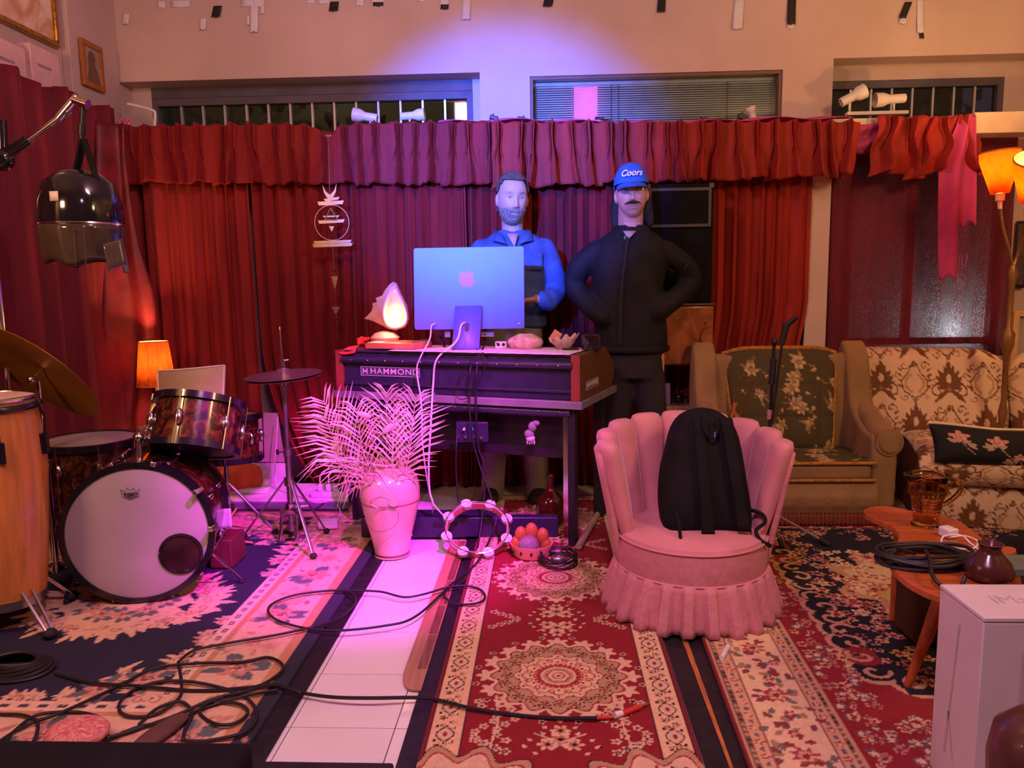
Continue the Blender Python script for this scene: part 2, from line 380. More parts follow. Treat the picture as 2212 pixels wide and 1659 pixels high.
def window(n, l, r, t, Yg, glass_top_px, npane, fr=.035, frm=m_frame, post=None):
    o = bpy.data.objects.new('window_%d' % n, None); COL.objects.link(o); o.location = ((l+r)/2, Yg, zs); o['kind'] = 'structure'
    XF[o.name] = Matrix.Translation(o.location)
    f = MB(); f.bx(l, r, Yg-.03, Yg+.03, t-fr, t+.01); f.bx(l, r, Yg-.03, Yg+.03, zs, zs+.04)
    f.bx(l, l+fr, Yg-.03, Yg+.03, zs+.04, t-fr); f.bx(r-fr, r, Yg-.03, Yg+.03, zs+.04, t-fr)
    part(o, 'window_frame', f, frm, smooth=None)
    w = (r-l-2*fr)/npane
    for k in range(npane):
        part(o, 'pane', MB().bx(l+fr+k*w+.004, l+fr+(k+1)*w-.004, Yg-.003, Yg+.003, zs+.04, t-fr), m_glass, smooth=None)
        if k: part(o, 'muntin', MB().bx(l+fr+k*w-.006, l+fr+k*w+.006, Yg-.012, Yg+.012, zs+.04, t-fr), m_muntin, smooth=None)
    return o
Yg1 = YW+.19
a = oy(335, 240, Yg1).x; b = oy(1022, 240, Yg1).x
window(1, a, b, oy(640, 212, Yg1).z, Yg1, 0, 14)
struct('trim_2', MB().bx(a-.001, b+.001, Yg1-.03, Yg1+.03, oy(640, 212, Yg1).z+.012, w1t), m_frame, smooth=None)  # strip above the panes, recess shade put into its dark colour
struct('trim_3', MB().bx(b+.002, w1r, Yg1-.03, Yg1+.03, zs, w1t), m_plaster, smooth=None)
struct('trim_4', MB().bx(w1l, a-.002, Yg1-.03, Yg1+.03, zs, w1t), m_plaster, smooth=None)
Yg2 = YW+.045
w2 = window(2, w2l, w2r, w2t, Yg2, 0, 1, fr=.018, frm=M('brown_window_frame', (.16, .08, .05), .5))
Yg3 = YW+.19
b3 = oy(2140, 200, Yg3).x; a3 = oy(1790, 200, Yg3).x-.03
window(3, a3, b3+.06, oy(1970, 178, Yg3).z, Yg3, 0, 8)
struct('trim_5', MB().bx(b3+.062, w3r, Yg3-.03, Yg3+.03, zs, w3t), m_plaster, smooth=None)
struct('trim_6', MB().bx(w3l, b3+.062, Yg3-.028, Yg3+.028, oy(1970, 178, Yg3).z+.012, w3t), m_plaster, smooth=None)
# low window behind the maroon curtain
w4 = bpy.data.objects.new('window_4', None); COL.objects.link(w4); w4.location = ((p4l+p4r)/2, YW+.1, z4); w4['kind'] = 'structure'; XF[w4.name] = Matrix.Translation(w4.location)
fr = MB(); zb = oy(2040, 737, YW).z; zc4 = 1.98
for q in ((p4l, p4r, 1.93, zc4), (p4l, p4r, z4, z4+.05), (p4l, p4l+.04, z4+.05, 1.93), (p4r-.04, p4r, z4+.05, 1.93)): fr.bx(q[0], q[1], YW+.05, YW+.11, q[2], q[3])
part(w4, 'window_frame', fr, m_frame, smooth=None)
part(w4, 'glazing_bar', MB().bx(p4l+.04, p4r-.04, YW+.055, YW+.105, zb-.022, zb+.018), m_frame, smooth=None)
xm = oy(1968, 700, YW).x
part(w4, 'glazing_bar', MB().bx(xm-.02, xm+.02, YW+.055, YW+.105, zb+.02, 1.93), m_frame, smooth=None)
part(w4, 'pane', MB().bx(p4l+.04, p4r-.04, YW+.112, YW+.116, z4+.05, 1.93), M('frosted_glass', (.85, .88, .9), .4, var=.05, translucent=.85), smooth=None)
# venetian blind behind the middle window
m_slat = M('blind_slat', (.8, .78, .76), .5, var=.1)
bl = T('venetian_blind', 'grey venetian blind hanging behind the middle window glass', 'blind', ((w2l+w2r)/2, Yg2+.07, zs))
sl = MB(); z = zs+.03
while z < w2t-.04:
    sl.box(((w2l+w2r)/2, Yg2+.07, z), (w2r-w2l-.05, .017, .0012), rotm(radians(38), 0, 0)); z += .0135
part(bl, 'slats', sl, m_slat, smooth=None, kind='stuff')
part(bl, 'head_rail', MB().bx(w2l+.02, w2r-.02, Yg2+.05, Yg2+.09, w2t-.035, w2t-.005), m_slat, bevel=.003)
for xx in (.33, .36, .8):
    part(bl, 'ladder_cord', MB().bx(w2l+(w2r-w2l)*xx-.002, w2l+(w2r-w2l)*xx+.002, Yg2+.055, Yg2+.058, zs, w2t-.03), M('blind_cord', (.12, .11, .1), .8), smooth=None)
# outside
m_out = M('outside_render', hx('5c5848'), .9, var=.3, vs=1.5)
solo('neighbouring_house', MB().bx(-4.5, 3.6, 7.0, 7.3, -.3, 5.0), m_out, 'pale rendered house wall beyond the clerestory windows', 'building')
leafm = M('hedge_leaf', (.04, .045, .03), .7, var=.5)
hd = MB()
for k in range(900):
    x = random.uniform(-4, 3.4); hh = 2.55+.22*sin(x*2.3)+.12*sin(x*7.1); z = random.uniform(1.8, hh)
    hd.add([(0, 0, 0), (.05, 0, .03), (.02, 0, .12), (-.03, 0, .06)], [(0, 1, 2, 3)], (x, 6.3+random.uniform(-.15, .15), z), rotm(random.uniform(-.6, .6), random.uniform(-1.5, 1.5), random.uniform(-.8, .8)))
hd.bx(-4.2, 3.5, 6.28, 6.5, -.3, 2.35)
solo('hedge', hd, leafm, 'dark leafy hedge outside the left clerestory window', 'hedge', smooth=None)
solo('outside_ground', MB().bx(-5, 4, YW+.25, 7.3, -.4, -.3), M('ground', (.1, .1, .09), .9), kind='structure')
light('street_light', 'POINT', (-1.5, 5.9, 3.6), (1, .9, .55), 22, size=.1)  # dim unseen light added to show the house wall and hedge
# glowing panel placed behind the blind to make the pink stripe
nx0, nx1 = oy(1240, 200, Yg2+.12).x, oy(1290, 200, Yg2+.12).x
nt_ = T('neon_sign', 'glowing pink neon panel shining through the venetian blind', 'neon light', ((nx0+nx1)/2, Yg2+.13, zs))
part(nt_, 'glow_panel', MB().bx(nx0, nx1, Yg2+.10, Yg2+.12, zs, w2t-.01), M('pink_neon', (.9, .1, .4), .5, emit=(1, .06, .42), es=3.2), smooth=None)
part(nt_, 'backing_plate', MB().bx(nx0-.01, nx1+.01, Yg2+.121, Yg2+.135, zs, w2t-.005), m_black, smooth=None)
# light of a street lamp shining in through the low window
sl0 = oy(2040, 712, YW+.20); sht = T('street_lamp', 'bright white lamp outside glowing through the maroon curtain', 'lamp', (sl0.x, YW+.20, -.3))
part(sht, 'globe', MB().lathe([(0, -.05), (.04, -.05), (.06, -.02), (.06, .02), (.04, .05), (.015, .08), (0, .09)], 24, sl0), M('street_lamp_globe', (.9, .95, 1), .5, emit=(.9, .95, 1), es=110))
part(sht, 'post', MB().cyl((sl0.x, YW+.20, -.3), (sl0.x, YW+.20, sl0.z-.05), .02), m_frame)

# ================================================================ CURTAINS
def velvet(name, col, **k): return M(name, col, .75, var=.18, vs=3, stretch=(6, 6, .7), sheen=.22, bump=.2, bs=250, **k)
m_red = velvet('red_velvet', (.23, .008, .008)); m_wine = velvet('wine_velvet', (.16, .007, .018))
m_maroon = velvet('maroon_velvet', (.15, .006, .022), weave=.75)
m_rust = velvet('rust_velvet', (.34, .022, .012))
def folds(n, seed):
    g = np.random.default_rng(seed); w = g.uniform(.6, 1.5, n); e = np.concatenate([[0], np.cumsum(w)])/w.sum(); am = g.uniform(.55, 1.2, n+2)
    ph = g.uniform(0, 6.28, 6)
    return e, am, ph
def curtain_mb(A, B, z1, z0, nf, amp, seed, edge=None, gather=None, nv=26, per=13, sway=.012, flare=.55):
    """pleated drape between ground points A and B from top z1 to hem z0"""
    e, am, ph = folds(nf, seed); A = Vector((A[0], A[1], 0)); B = Vector((B[0], B[1], 0)); d = B-A; L = d.length; t = d.normalized(); nrm = Vector((t.y, -t.x, 0))
    nu = nf*per+1
    us = np.interp(np.arange(nu)/per, np.arange(nf+1), e); mb = MB(); vs = []
    for j in range(nv):
        v = j/(nv-1); z = z1+(z0-z1)*v; k = flare+(1-flare)*v
        for i in range(nu):
            q = i/per; a = am[min(int(q+.5), nf)]; s = sin(2*pi*q); c = sin(4*pi*q)
            dd = amp*k*a*(s+.28*sin(2*pi*q*.37+ph[0]+v*1.5))
            x = us[i]*L+c*amp*.22*k+sway*sin(v*3+ph[1]+us[i]*7)*v
            if gather: x, dd = gather(us[i], v, x, dd, L)
            p = A+t*x+nrm*dd; vs.append((p.x, p.y, z+(edge(us[i], v) if edge else 0)))
    fs = [(j*nu+i, j*nu+i+1, (j+1)*nu+i+1, (j+1)*nu+i) for j in range(nv-1) for i in range(nu-1)]
    return mb.add(vs, fs)
zt = oy(700, 285, YC).z
X = lambda px, y=600, Y=YC: oy(px, y, Y).x
hem = .015
solo('curtain', curtain_mb((X(262), YC), (X(548), YC), zt, .06, 11, .042, 1), m_red, 'bright red velvet curtain glowing behind the small table lamp', 'curtain', solid=.004, smooth=None)
def g2(u, v, x, dd, L):
    k = max(0, v-.55)/.45; return x+(1-u)**2*k*k*.32, dd*(1+.3*k)
solo('curtain', curtain_mb((X(556), YC-.02), (X(1010), YC-.02), zt, hem, 15, .050, 2, gather=g2), m_red, 'dark red velvet curtain behind hi-hat and hanging mobile, hem swept aside', 'curtain', solid=.004, smooth=None)
solo('curtain', curtain_mb((X(1000), YC), (X(1330), YC), zt, hem, 14, .045, 3), m_red, 'deep red velvet curtain behind the man in the blue shirt', 'curtain', solid=.004, smooth=None)
def g4(u, v, x, dd, L):
    k = max(0, v-.5)/.5; return x-u*k*.20, dd
solo('curtain', curtain_mb((X(1330), YC+.06), (X(1756), YC+.06), zt, hem, 15, .048, 4, gather=g4), m_rust, 'red velvet curtain behind the loudspeaker, pulled aside above the armchair', 'curtain', solid=.004, smooth=None)
solo('curtain', curtain_mb((X(1800), YC+.1), (X(2200), YC+.1), zt, .3, 6, .018, 5, flare=.8), m_maroon, 'flat maroon velvet curtain behind the sofa with light shining through', 'curtain', solid=.003, smooth=None)
# left-hand curtain along the wall, front edge towards the camera
XK = XL+.17
ztl = ox(140, 198, XK).z
solo('curtain', curtain_mb((XK, 1.9), (XK, YC-.08), ztl, hem, 21, .042, 6, edge=lambda u, v: (1-v)*.02*sin(u*40)), m_wine, 'long wine red velvet curtain along the left wall', 'curtain', solid=.004, smooth=None)
m_satin = M('maroon_satin', (.14, .008, .020), .5, var=.35, vs=7, bump=.6, bs=22, sheen=.2)
sd = MB()
def satin(u, v):
    y = oy(208+30*min(1, v*2.2)+25*v, 260+780*v, 4.3)
    x = y.x+(u-.5)*(.22+.10*v)+.03*sin(9*v+u*3)*u; d = .028*sin(u*11+v*2.2)+.012*sin(v*17+u*5)
    return (x, 4.42-.16*(1-u)+d, y.z)
sd.sheet(satin, 34, 60)
solo('satin_drape', sd, m_satin, 'glossy maroon satin drape with rippled edge hanging in the left corner', 'curtain', solid=.003, smooth=None)

# ================================================================ VALANCES (pinch pleated)
def valance(name, label, x0, x1, ytop, ybot, Yp, mat, seed, period=.105, mess=0., sag=None):
    """ytop / ybot: pixel rows at the two ends; Yp distance"""
    zA, zB = oy(x0, ytop[0], Yp).z, oy(x1, ytop[1], Yp).z; bA, bB = oy(x0, ybot[0], Yp).z, oy(x1, ybot[1], Yp).z
    XA, XB = X(x0, 300, Yp), X(x1, 300, Yp); L = XB-XA; n = int(L/period); g = np.random.default_rng(seed)
    cc = (np.arange(n)+.5+g.uniform(-.22, .22, n))*(L/n); per = 24; nu = n*per+1; nv = 22; vs = []
    amps = g.uniform(.7, 1.3, n); tilt = g.uniform(-1, 1, n)*(.012+mess*.05)
    edges = np.concatenate([[0], (cc[:-1]+cc[1:])/2, [L]])
    for j in range(nv):
        v = j/(nv-1)
        for i in range(nu):
            x = L*i/(nu-1); k = min(n-1, max(0, int(np.searchsorted(edges, x, 'right')-1))); w = edges[k+1]-edges[k]; s = (x-cc[k])/w
            pin = math.exp(-((v-.33)/.13)**2)
            body = math.exp(-(s/(.15+.07*max(0, v-.33)))**2)
            tri = .45+.55*cos(s*38) if v < .42 else .5+.5*cos(s*(38-27*min(1, (v-.42)/.3)))
            d = amps[k]*body*tri*(.068+.020*v-.010*pin)+.012*sin(x*23+seed)*v+mess*.03*sin(x*31+v*6)
            xx = x-(s*w)*(.42*pin*math.exp(-(s/.3)**2))+tilt[k]*v*2*v+mess*.02*sin(v*9+k)
            f = x/L; top = zA+(zB-zA)*f; bot = bA+(bB-bA)*f
            if sag: top += sag(x/L, 0); 
            z = top+(bot-top)*v+.006*sin(x*60)*(1 if v == 0 else 0)+(sin(k*2.4+seed)*.008+mess*.03*sin(x*19))*v
            vs.append((XA+xx, Yp-d, z))
    mb = MB().add(vs, [(j*nu+i, j*nu+i+1, (j+1)*nu+i+1, (j+1)*nu+i) for j in range(nv-1) for i in range(nu-1)])
    return solo(name, mb, mat, label, 'valance', solid=.004, smooth=None)
xs = (712-268)/(1070-268)
valance('valance', 'left red velvet pinch-pleated valance with a tied dip above the mobile', 268, 1070, (272, 262), (396, 400), YV, m_red, 11, .1, sag=lambda f, _: -.055*math.exp(-((f-xs)/.022)**2)-.02*math.exp(-((f-xs)/.06)**2))
valance('valance', 'middle red velvet pinch-pleated valance above the two men', 1062, 1856, (264, 262), (406, 380), YV-.02, m_rust, 12, .1, .12)
valance('valance', 'short rumpled red velvet valance piece near the floor lamp', 1890, 2108, (252, 252), (384, 374), YV-.03, m_rust, 13, .095, .6)
# shelf ledge behind the valances, carrying lamps and pink cloth
zl = oy(1100, 272, YV).z
m_ledge = M('ledge_paint', (.42, .28, .20), .7)
struct('trim_7', MB().bx(XL+.02, X(1790, 270), YV+.03, YW-.002, zl-.045, zl-.02), m_ledge, smooth=None)
rail = MB().bx(X(1786, 262), X(2100, 262), YV+.02, YV+.05, oy(1950, 265, YV).z, oy(1950, 252, YV).z)
solo('curtain_rail', rail, M('cream_rail', (.62, .5, .4), .5), 'cream wooden curtain rail showing between the two right valances', 'curtain rail', smooth=None)
m_pink = M('pink_voile', (.75, .10, .33), .7, var=.15, vs=5, sheen=.2, translucent=.35)
pk = MB()
def pinkf(u, v):
    x = 950+u*880; p = oy(x, 264-4*sin(u*9)-6*u, YV+.10)
    return (p.x, YV+.01+.24*v, p.z-.018+.022*sin(pi*v)+.008*sin(u*40+v*3))
pk.sheet(pinkf, 90, 8)
solo('pink_cloth', pk, m_pink, 'strip of bright pink voile lying along the top of the middle valance', 'cloth', solid=.003, smooth=None)
ps = MB()
def pinks(u, v):
    x = 1795+u*130; p = oy(x, 262+(70 if 1 else 0)*v*(.4+.6*sin(pi*u)), YV+.03); return (p.x, YV+.03+.02*sin(v*12+u*4), p.z)
ps.sheet(pinks, 24, 14)
solo('pink_cloth', ps, m_pink, 'pink voile swag hanging in the gap between the right valances', 'cloth', solid=.002, smooth=None)
pd = MB()
def pinkd(u, v):
    y = 250+(600-250)*v if u < .55 else 250+(485-250)*v
    xl = 2072-44*min(1, v*3); xr = 2104-6*v
    x = xl+(xr-xl)*u; p = oy(x, y+6*sin(u*20)*v, YV-.06); return (p.x, YV-.07+.02*sin(u*9+v*2)-.02*u, p.z)
pd.sheet(pinkd, 22, 40)
solo('pink_cloth', pd, m_pink, 'long pink voile strip with frayed end hanging beside the floor lamp', 'cloth', solid=.002, smooth=None)
th = MB()
for k in range(9):
    p = oy(2050+k*5+random.uniform(-2, 2), 548, YV-.075); l = random.uniform(.03, .16)
    th.tube([p, p+Vector((.004*sin(k), 0, -l*.5)), p+Vector((.008*cos(k*2), 0, -l))], .0011, 4)
solo('frayed_threads', th, m_pink, 'loose pink threads trailing from the long voile strip', 'threads', kind='stuff')
solo('roof_beam', MB().bx(X(2096, 270, YV-.02), XR-.01, YV-.06, YV+.10, oy(2150, 291, YV).z, oy(2150, 246, YV).z), m_cream, 'cream painted wooden beam above the floor lamp at the right', 'beam', bevel=.004)
# ================================================================ FLOOR COVERINGS
m_rug = M('wool_pile', attr=True, rough=.95, var=.18, vs=60, bump=.35, bs=400)
navy, cream, tan, rose, slate = hx('23203a'), hx('d9b094'), hx('c08a62'), hx('b06a5e'), hx('5f6468')
deep = hx('8a4a44')
def cloud(c, x, y, r, seed, col=cream, c2=rose, n=7, spread=1.6, ang=None):
    g = np.random.default_rng(seed)
    for k in range(n):
        t = (k/(n-1)-.5)*2; a = g.uniform(0, 6.28) if ang is None else ang
        px = x+cos(a)*t*r*spread+g.uniform(-.4, .4)*r; py = y+sin(a)*t*r*spread+g.uniform(-.4, .4)*r
        m = int(g.integers(5, 9)); c.rad(px, py, r*g.uniform(.55, .85), lambda q: .78+.24*np.cos(m*q), col, g.uniform(0, 6))
        if ang is not None:
            s = 1 if k % 2 else -1; c.leaf(px, py, px+cos(ang+s*1.2)*r*1.5, py+sin(ang+s*1.2)*r*1.5, r*.22, col)
    for k in range(n):
        t = (k/(n-1)-.5)*2; a = g.uniform(0, 6.28) if ang is None else ang
        px = x+cos(a)*t*r*spread*.8+g.uniform(-.3, .3)*r; py = y+sin(a)*t*r*spread*.8+g.uniform(-.3, .3)*r
        c.spiral(px, py, r*.42, g.uniform(0, 6), .9, r*.10, c2, 1 if k % 2 else -1)
def bloom(c, x, y, r, seed=0):
    g = np.random.default_rng(seed)
    for k in range(6):
        a = g.uniform(0, 6.28); c.leaf(x+cos(a)*r*.6, y+sin(a)*r*.6, x+cos(a)*r*1.9, y+sin(a)*r*1.9, r*.35, slate)
    c.flower(x, y, r*1.15, 6, hx('c98a7a'), rose, None); c.rad(x, y, r*.62, lambda t: .8+.2*np.cos(5*t), hx('d6a692'), .4); c.spiral(x, y, r*.4, 0, 1.2, r*.16, deep); c.ell(x, y, r*.15, r*.15, deep)
def border(c, w, h, offs):
    """concentric rectangles: list of (inset, colour)"""
    for d, col in offs: c.rect(d, w-d, d, h-d, col)
# --- left rug
lx0, lx1, ly0, ly1 = -2.62, -.815, 1.72, 4.10; w, h = lx1-lx0, ly1-ly0
c = Cv(w, h, .006, hx('2a2838'))
border(c, w, h, [(.055, tan), (.09, cream), (.31, tan), (.335, hx('e0bda4')), (.385, navy)])
g = np.random.default_rng(5)
for sx in (.2, w-.2):
    y = .2
    while y < h-.1: bloom(c, sx+g.uniform(-.02, .02), y, .055, int(y*100)); y += .2; cloud(c, sx, y, .05, int(y*77), hx('cf9f86'), rose, 5, 1.2); y += .2
for sy in (.2, h-.2):
    x = .4
    while x < w-.3: bloom(c, x, sy+g.uniform(-.02, .02), .055, int(x*100)); x += .2; cloud(c, x, sy, .05, int(x*71), hx('cf9f86'), rose, 5, 1.2); x += .2
for k in range(40):
    y = .37+k*.06
    if y < h-.37:
        for sx in (.36, w-.36): c.rect(sx-.008, sx+.008, y, y+.03, hx('4a3a46')); c.rect(sx-.003, sx+.003, y+.006, y+.024, hx('e0bda4'))
    x = .37+k*.06
    if x < w-.37:
        for sy in (.36, h-.36): c.rect(x, x+.03, sy-.008, sy+.008, hx('4a3a46'))
for k in range(420):     # soft tan and rose leaves all over the cream border
    t_ = g.uniform(0, 1); e_ = k % 4; o_ = g.uniform(.10, .30)
    px, py = ((o_, t_*h) if e_ == 0 else (w-o_, t_*h) if e_ == 1 else (t_*w, o_) if e_ == 2 else (t_*w, h-o_)); a = g.uniform(0, 6.28); L_ = g.uniform(.025, .06)
    c.leaf(px, py, px+L_*cos(a), py+L_*sin(a), L_*.22, [hx('cf9f86'), hx('c48c74'), hx('b0786a'), hx('8a7a74')][k % 4 if k % 7 else 3])
for sx in (.2, w-.2):
    for y in np.arange(.2, h-.1, .4): bloom(c, sx, y, .055, int(y*100))
for sy in (.2, h-.2):
    for x in np.arange(.4, w-.3, .4): bloom(c, x, sy, .055, int(x*100))
for fx in (0, 1):
    for fy in (0, 1):
        for k, (dx, dy, r, a) in enumerate(((.45, .45, .06, .8), (.42, .62, .042, 1.5), (.62, .42, .042, 0), (.415, .80, .03, 1.5), (.80, .415, .03, .1), (.40, .95, .022, 1.5), (.52, .52, .045, .8))):
            cloud(c, w-dx if fx else dx, h-dy if fy else dy, r, k+10*fx+20*fy, ang=a if fx == fy else pi-a)
        for q in ((.47, .52), (.58, .46)): bloom(c, w-q[0] if fx else q[0], h-q[1] if fy else q[1], .05, 3)
mx, my = w*.5+.05, 1.12
for k in range(18):
    a = 2*pi*k/18; cloud(c, mx+.27*cos(a)*1.15, my+.24*sin(a), .062, 60+k, ang=a+pi/2, n=5)
c.rad(mx, my, .24, lambda t: 1+.06*np.cos(11*t), cream)
for k in range(10): a = 2*pi*k/10; bloom(c, mx+.13*cos(a), my+.13*sin(a), .04, k)
rug('rug', 'navy rug with pink and cream floral border under the drum kit', c, lx0, ly0, 0, .006, .010, m_rug)
# --- red runner
rx0, rx1, ry0, ry1 = -.345, .398, 1.50, 4.36; w, h = rx1-rx0, ry1-ry0
red, ink, sand, crm = hx('861420'), hx('201418'), hx('b48c68'), hx('d4b090')
c = Cv(w, h, .004, hx('7a1420'))
border(c, w, h, [(.012, ink), (.015, hx('dcb48c')), (.098, crm), (.101, ink), (.105, red)])
y = .05; k = 0
while y < h:
    for bx_ in (.056, w-.056):
        if k % 2 == 0:
            c.leaf(bx_, y-.036, bx_, y+.036, .026, ink); c.leaf(bx_, y-.031, bx_, y+.031, .022, crm); c.ell(bx_, y, .006, .011, hx('8d2a22'))
        else:
            for dx, dy in ((-.014, .012), (.014, -.010), (.006, .026), (-.010, -.026)): c.flower(bx_+dx, y+dy, .0125, 5, ink, hx('dcb48c')); c.ell(bx_+dx, y+dy, .0035, .0035, hx('8d2a22'))
        c.ell(bx_, y+.04, .006, .006, hx('9c2a22')); c.ell(bx_+.024, y+.03, .004, .008, ink); c.ell(bx_-.026, y-.03, .004, .008, ink)
    y += .068; k += 1
def medallion(c, mx, my, R=.238):
    for k in range(16):
        a = 2*pi*k/16
        c.rad(mx+R*.93*cos(a), my+R*.93*sin(a), R*.17, lambda t: .8+.2*np.cos(6*t), crm, a)
        c.flower(mx+R*1.10*cos(a+.2), my+R*1.10*sin(a+.2), R*.055, 5, crm, ink)
    c.rad(mx, my, R*.93, lambda t: .97+.05*np.cos(16*t), crm)
    c.rad(mx, my, R*.90, lambda t: .96+.06*np.cos(16*t), hx('8c2a26')); c.rad(mx, my, R*.87, lambda t: .96+.06*np.cos(16*t), sand)
    for k in range(24):
        a = 2*pi*k/24; q = .73 if k % 2 else .68
        px, py = mx+R*q*cos(a), my+R*q*sin(a)
        for j in range(5): b = a+2*pi*j/5; c.line([(px, py), (px+R*.07*cos(b), py+R*.07*sin(b)), (px+R*.08*cos(b+.6), py+R*.08*sin(b+.6))], .0042, ink)
        c.ell(px, py, R*.032, R*.032, hx('a3382c')); c.ell(mx+R*.80*cos(a+.13), my+R*.80*sin(a+.13), R*.018, R*.018, ink)
    c.rad(mx, my, R*.60, lambda t: .95+.06*np.cos(12*t), hx('9a2a28')); c.rad(mx, my, R*.58, lambda t: .95+.06*np.cos(12*t), crm)
    for k in range(36): a = 2*pi*k/36; c.ell(mx+R*.53*cos(a), my+R*.53*sin(a), R*.014, R*.014, ink)
    c.rad(mx, my, R*.49, lambda t: .95+.06*np.cos(12*t), hx('9a2a28')); c.rad(mx, my, R*.47, lambda t: .95+.06*np.cos(12*t), hx('d9b088'))
    for k in range(12):
        a = 2*pi*(k+.5)/12; c.spiral(mx+R*.40*cos(a), my+R*.40*sin(a), R*.06, a, 1, .004, hx('9a2a28')); c.ell(mx+R*.37*cos(a+.26), my+R*.37*sin(a+.26), R*.02, R*.02, ink)
    c.ell(mx, my, R*.335, R*.32, hx('a32430'))
    for k in range(28): a = 2*pi*k/28; c.ell(mx+R*.31*cos(a), my+R*.30*sin(a), R*.014, R*.014, hx('d9b088'))
    for q, col in ((.26, ink), (.25, crm), (.21, sand), (.165, hx('9a2430')), (.145, crm), (.09, hx('9a2430')), (.07, crm), (.03, hx('9a2430'))):
        c.rad(mx, my, R*q, lambda t: .96+(.05 if q < .2 else 0)*np.cos(6*t), col)
def pendant(c, mx, my, s):
    for dx, dy, r in ((0, 0, .045), (.03, -.02, .03), (-.03, -.02, .03), (0, .045, .03)): c.flower(mx+dx*1.2, my+s*dy, r, 6, crm, hx('b06a4c'), ink)
    c.line([(mx-.07, my+s*.03), (mx, my-s*.01), (mx+.07, my+s*.03)], .006, crm)
    for t in (-1, 1):
        for j in range(5):
            px, py = mx+t*(.07+.03*sin(j*1.3)), my+s*(-.06+j*.03); c.ell(px, py, .009, .006, crm, .5*t); c.ell(px+t*.008, py, .004, .003, ink)
        for j in range(4):
            px, py = mx+t*(.15+.028*j), my+s*(-.055+.018*j); c.flower(px, py, .018, 5, crm, ink, hx('c07a60'))
mcx = .030-rx0
for my in (2.281, 3.098, 3.915):
    medallion(c, mcx, my-ry0); pendant(c, mcx, my-ry0+.345, -1); pendant(c, mcx, my-ry0-.345, 1)
for t in (-1, 1):      # corner spandrels at the near end
    ox_ = .105 if t < 0 else w-.105
    c.rad(ox_, 0.11, .30, lambda q: .92+.09*np.cos(14*q), ink); c.rad(ox_, 0.11, .295, lambda q: .92+.09*np.cos(14*q), sand); c.rad(ox_, .11, .27, lambda q: .92+.09*np.cos(14*q), hx('9a2430')); c.rad(ox_, .11, .262, lambda q: .92+.09*np.cos(14*q), crm)
    for k in range(40):
        a = g.uniform(0, 6.28); r = g.uniform(.02, .23); px, py = ox_+r*cos(a), .11+r*abs(sin(a)); c.leaf(px, py, px+.02*cos(a*3), py+.02*sin(a*3), .005, ink if k % 2 else hx('9a2430'))
    for j in range(9):  # little flowering trees
        px, py = mcx+t*(.18+.03*sin(j)), .42+j*.026; c.flower(px+t*.03, py, .016, 5, crm, sand, ink); c.flower(px-t*.03, py+.012, .016, 5, crm, sand, ink)
    c.line([(mcx+t*.19, .40), (mcx+t*.175, .52), (mcx+t*.19, .66)], .006, crm)
c.rect(0, w, 0, .105, hx('dcb48c'))
rug('runner_rug', 'red oriental runner rug with cream medallions leading to the organ', c, rx0, ry0, 0, .006, .011, m_rug, seed=9)
# --- right rug
w, h = 2.55, 2.85; c = Cv(w, h, .006, hx('7a2024')); dk = hx('15131f'); rd = hx('8c2028'); cr2 = hx('d8ae84'); iv = hx('e0c096')
border(c, w, h, [(.010, hx('c49a74')), (.016, hx('7a5a4a')), (.036, hx('cfa27c')), (.070, hx('8a5a4a')), (.074, iv), (.24, hx('8a6450')), (.244, hx('cfa27c')), (.278, hx('7a5a4a')), (.294, hx('c49a74')), (.302, rd)])
for y in np.arange(.02, h, .024):
    for bx_ in (.026, .286): c.ell(bx_, y, .006, .005, hx('c49a74') if int(y*100) % 2 else ink)
for y in np.arange(.03, h, .065):
    for bx_ in (.053, .261): c.flower(bx_, y, .014, 5, hx('9a2a2c'), cr2, None); c.ell(bx_, y+.032, .007, .010, slate)
for k, y in enumerate(np.arange(.06, h, .10)):
    for j in range(12):
        px, py = .157+g.uniform(-.072, .072), y+g.uniform(-.05, .05); a = g.uniform(0, 6.28)
        c.leaf(px, py, px+.036*cos(a), py+.036*sin(a), .010, [hx('8c3038'), hx('a08060'), hx('6f6a5a'), hx('7a4048')][j % 4])
    if k % 3 == 0: c.flower(.157, y, .042, 8, hx('a04044'), hx('c08a70'), rd, .3); c.flower(.157, y, .024, 6, cr2, rd)
    else: c.flower(.157+g.uniform(-.05, .05), y, .02, 6, hx('8c3038'), hx('c08a70'), cr2)
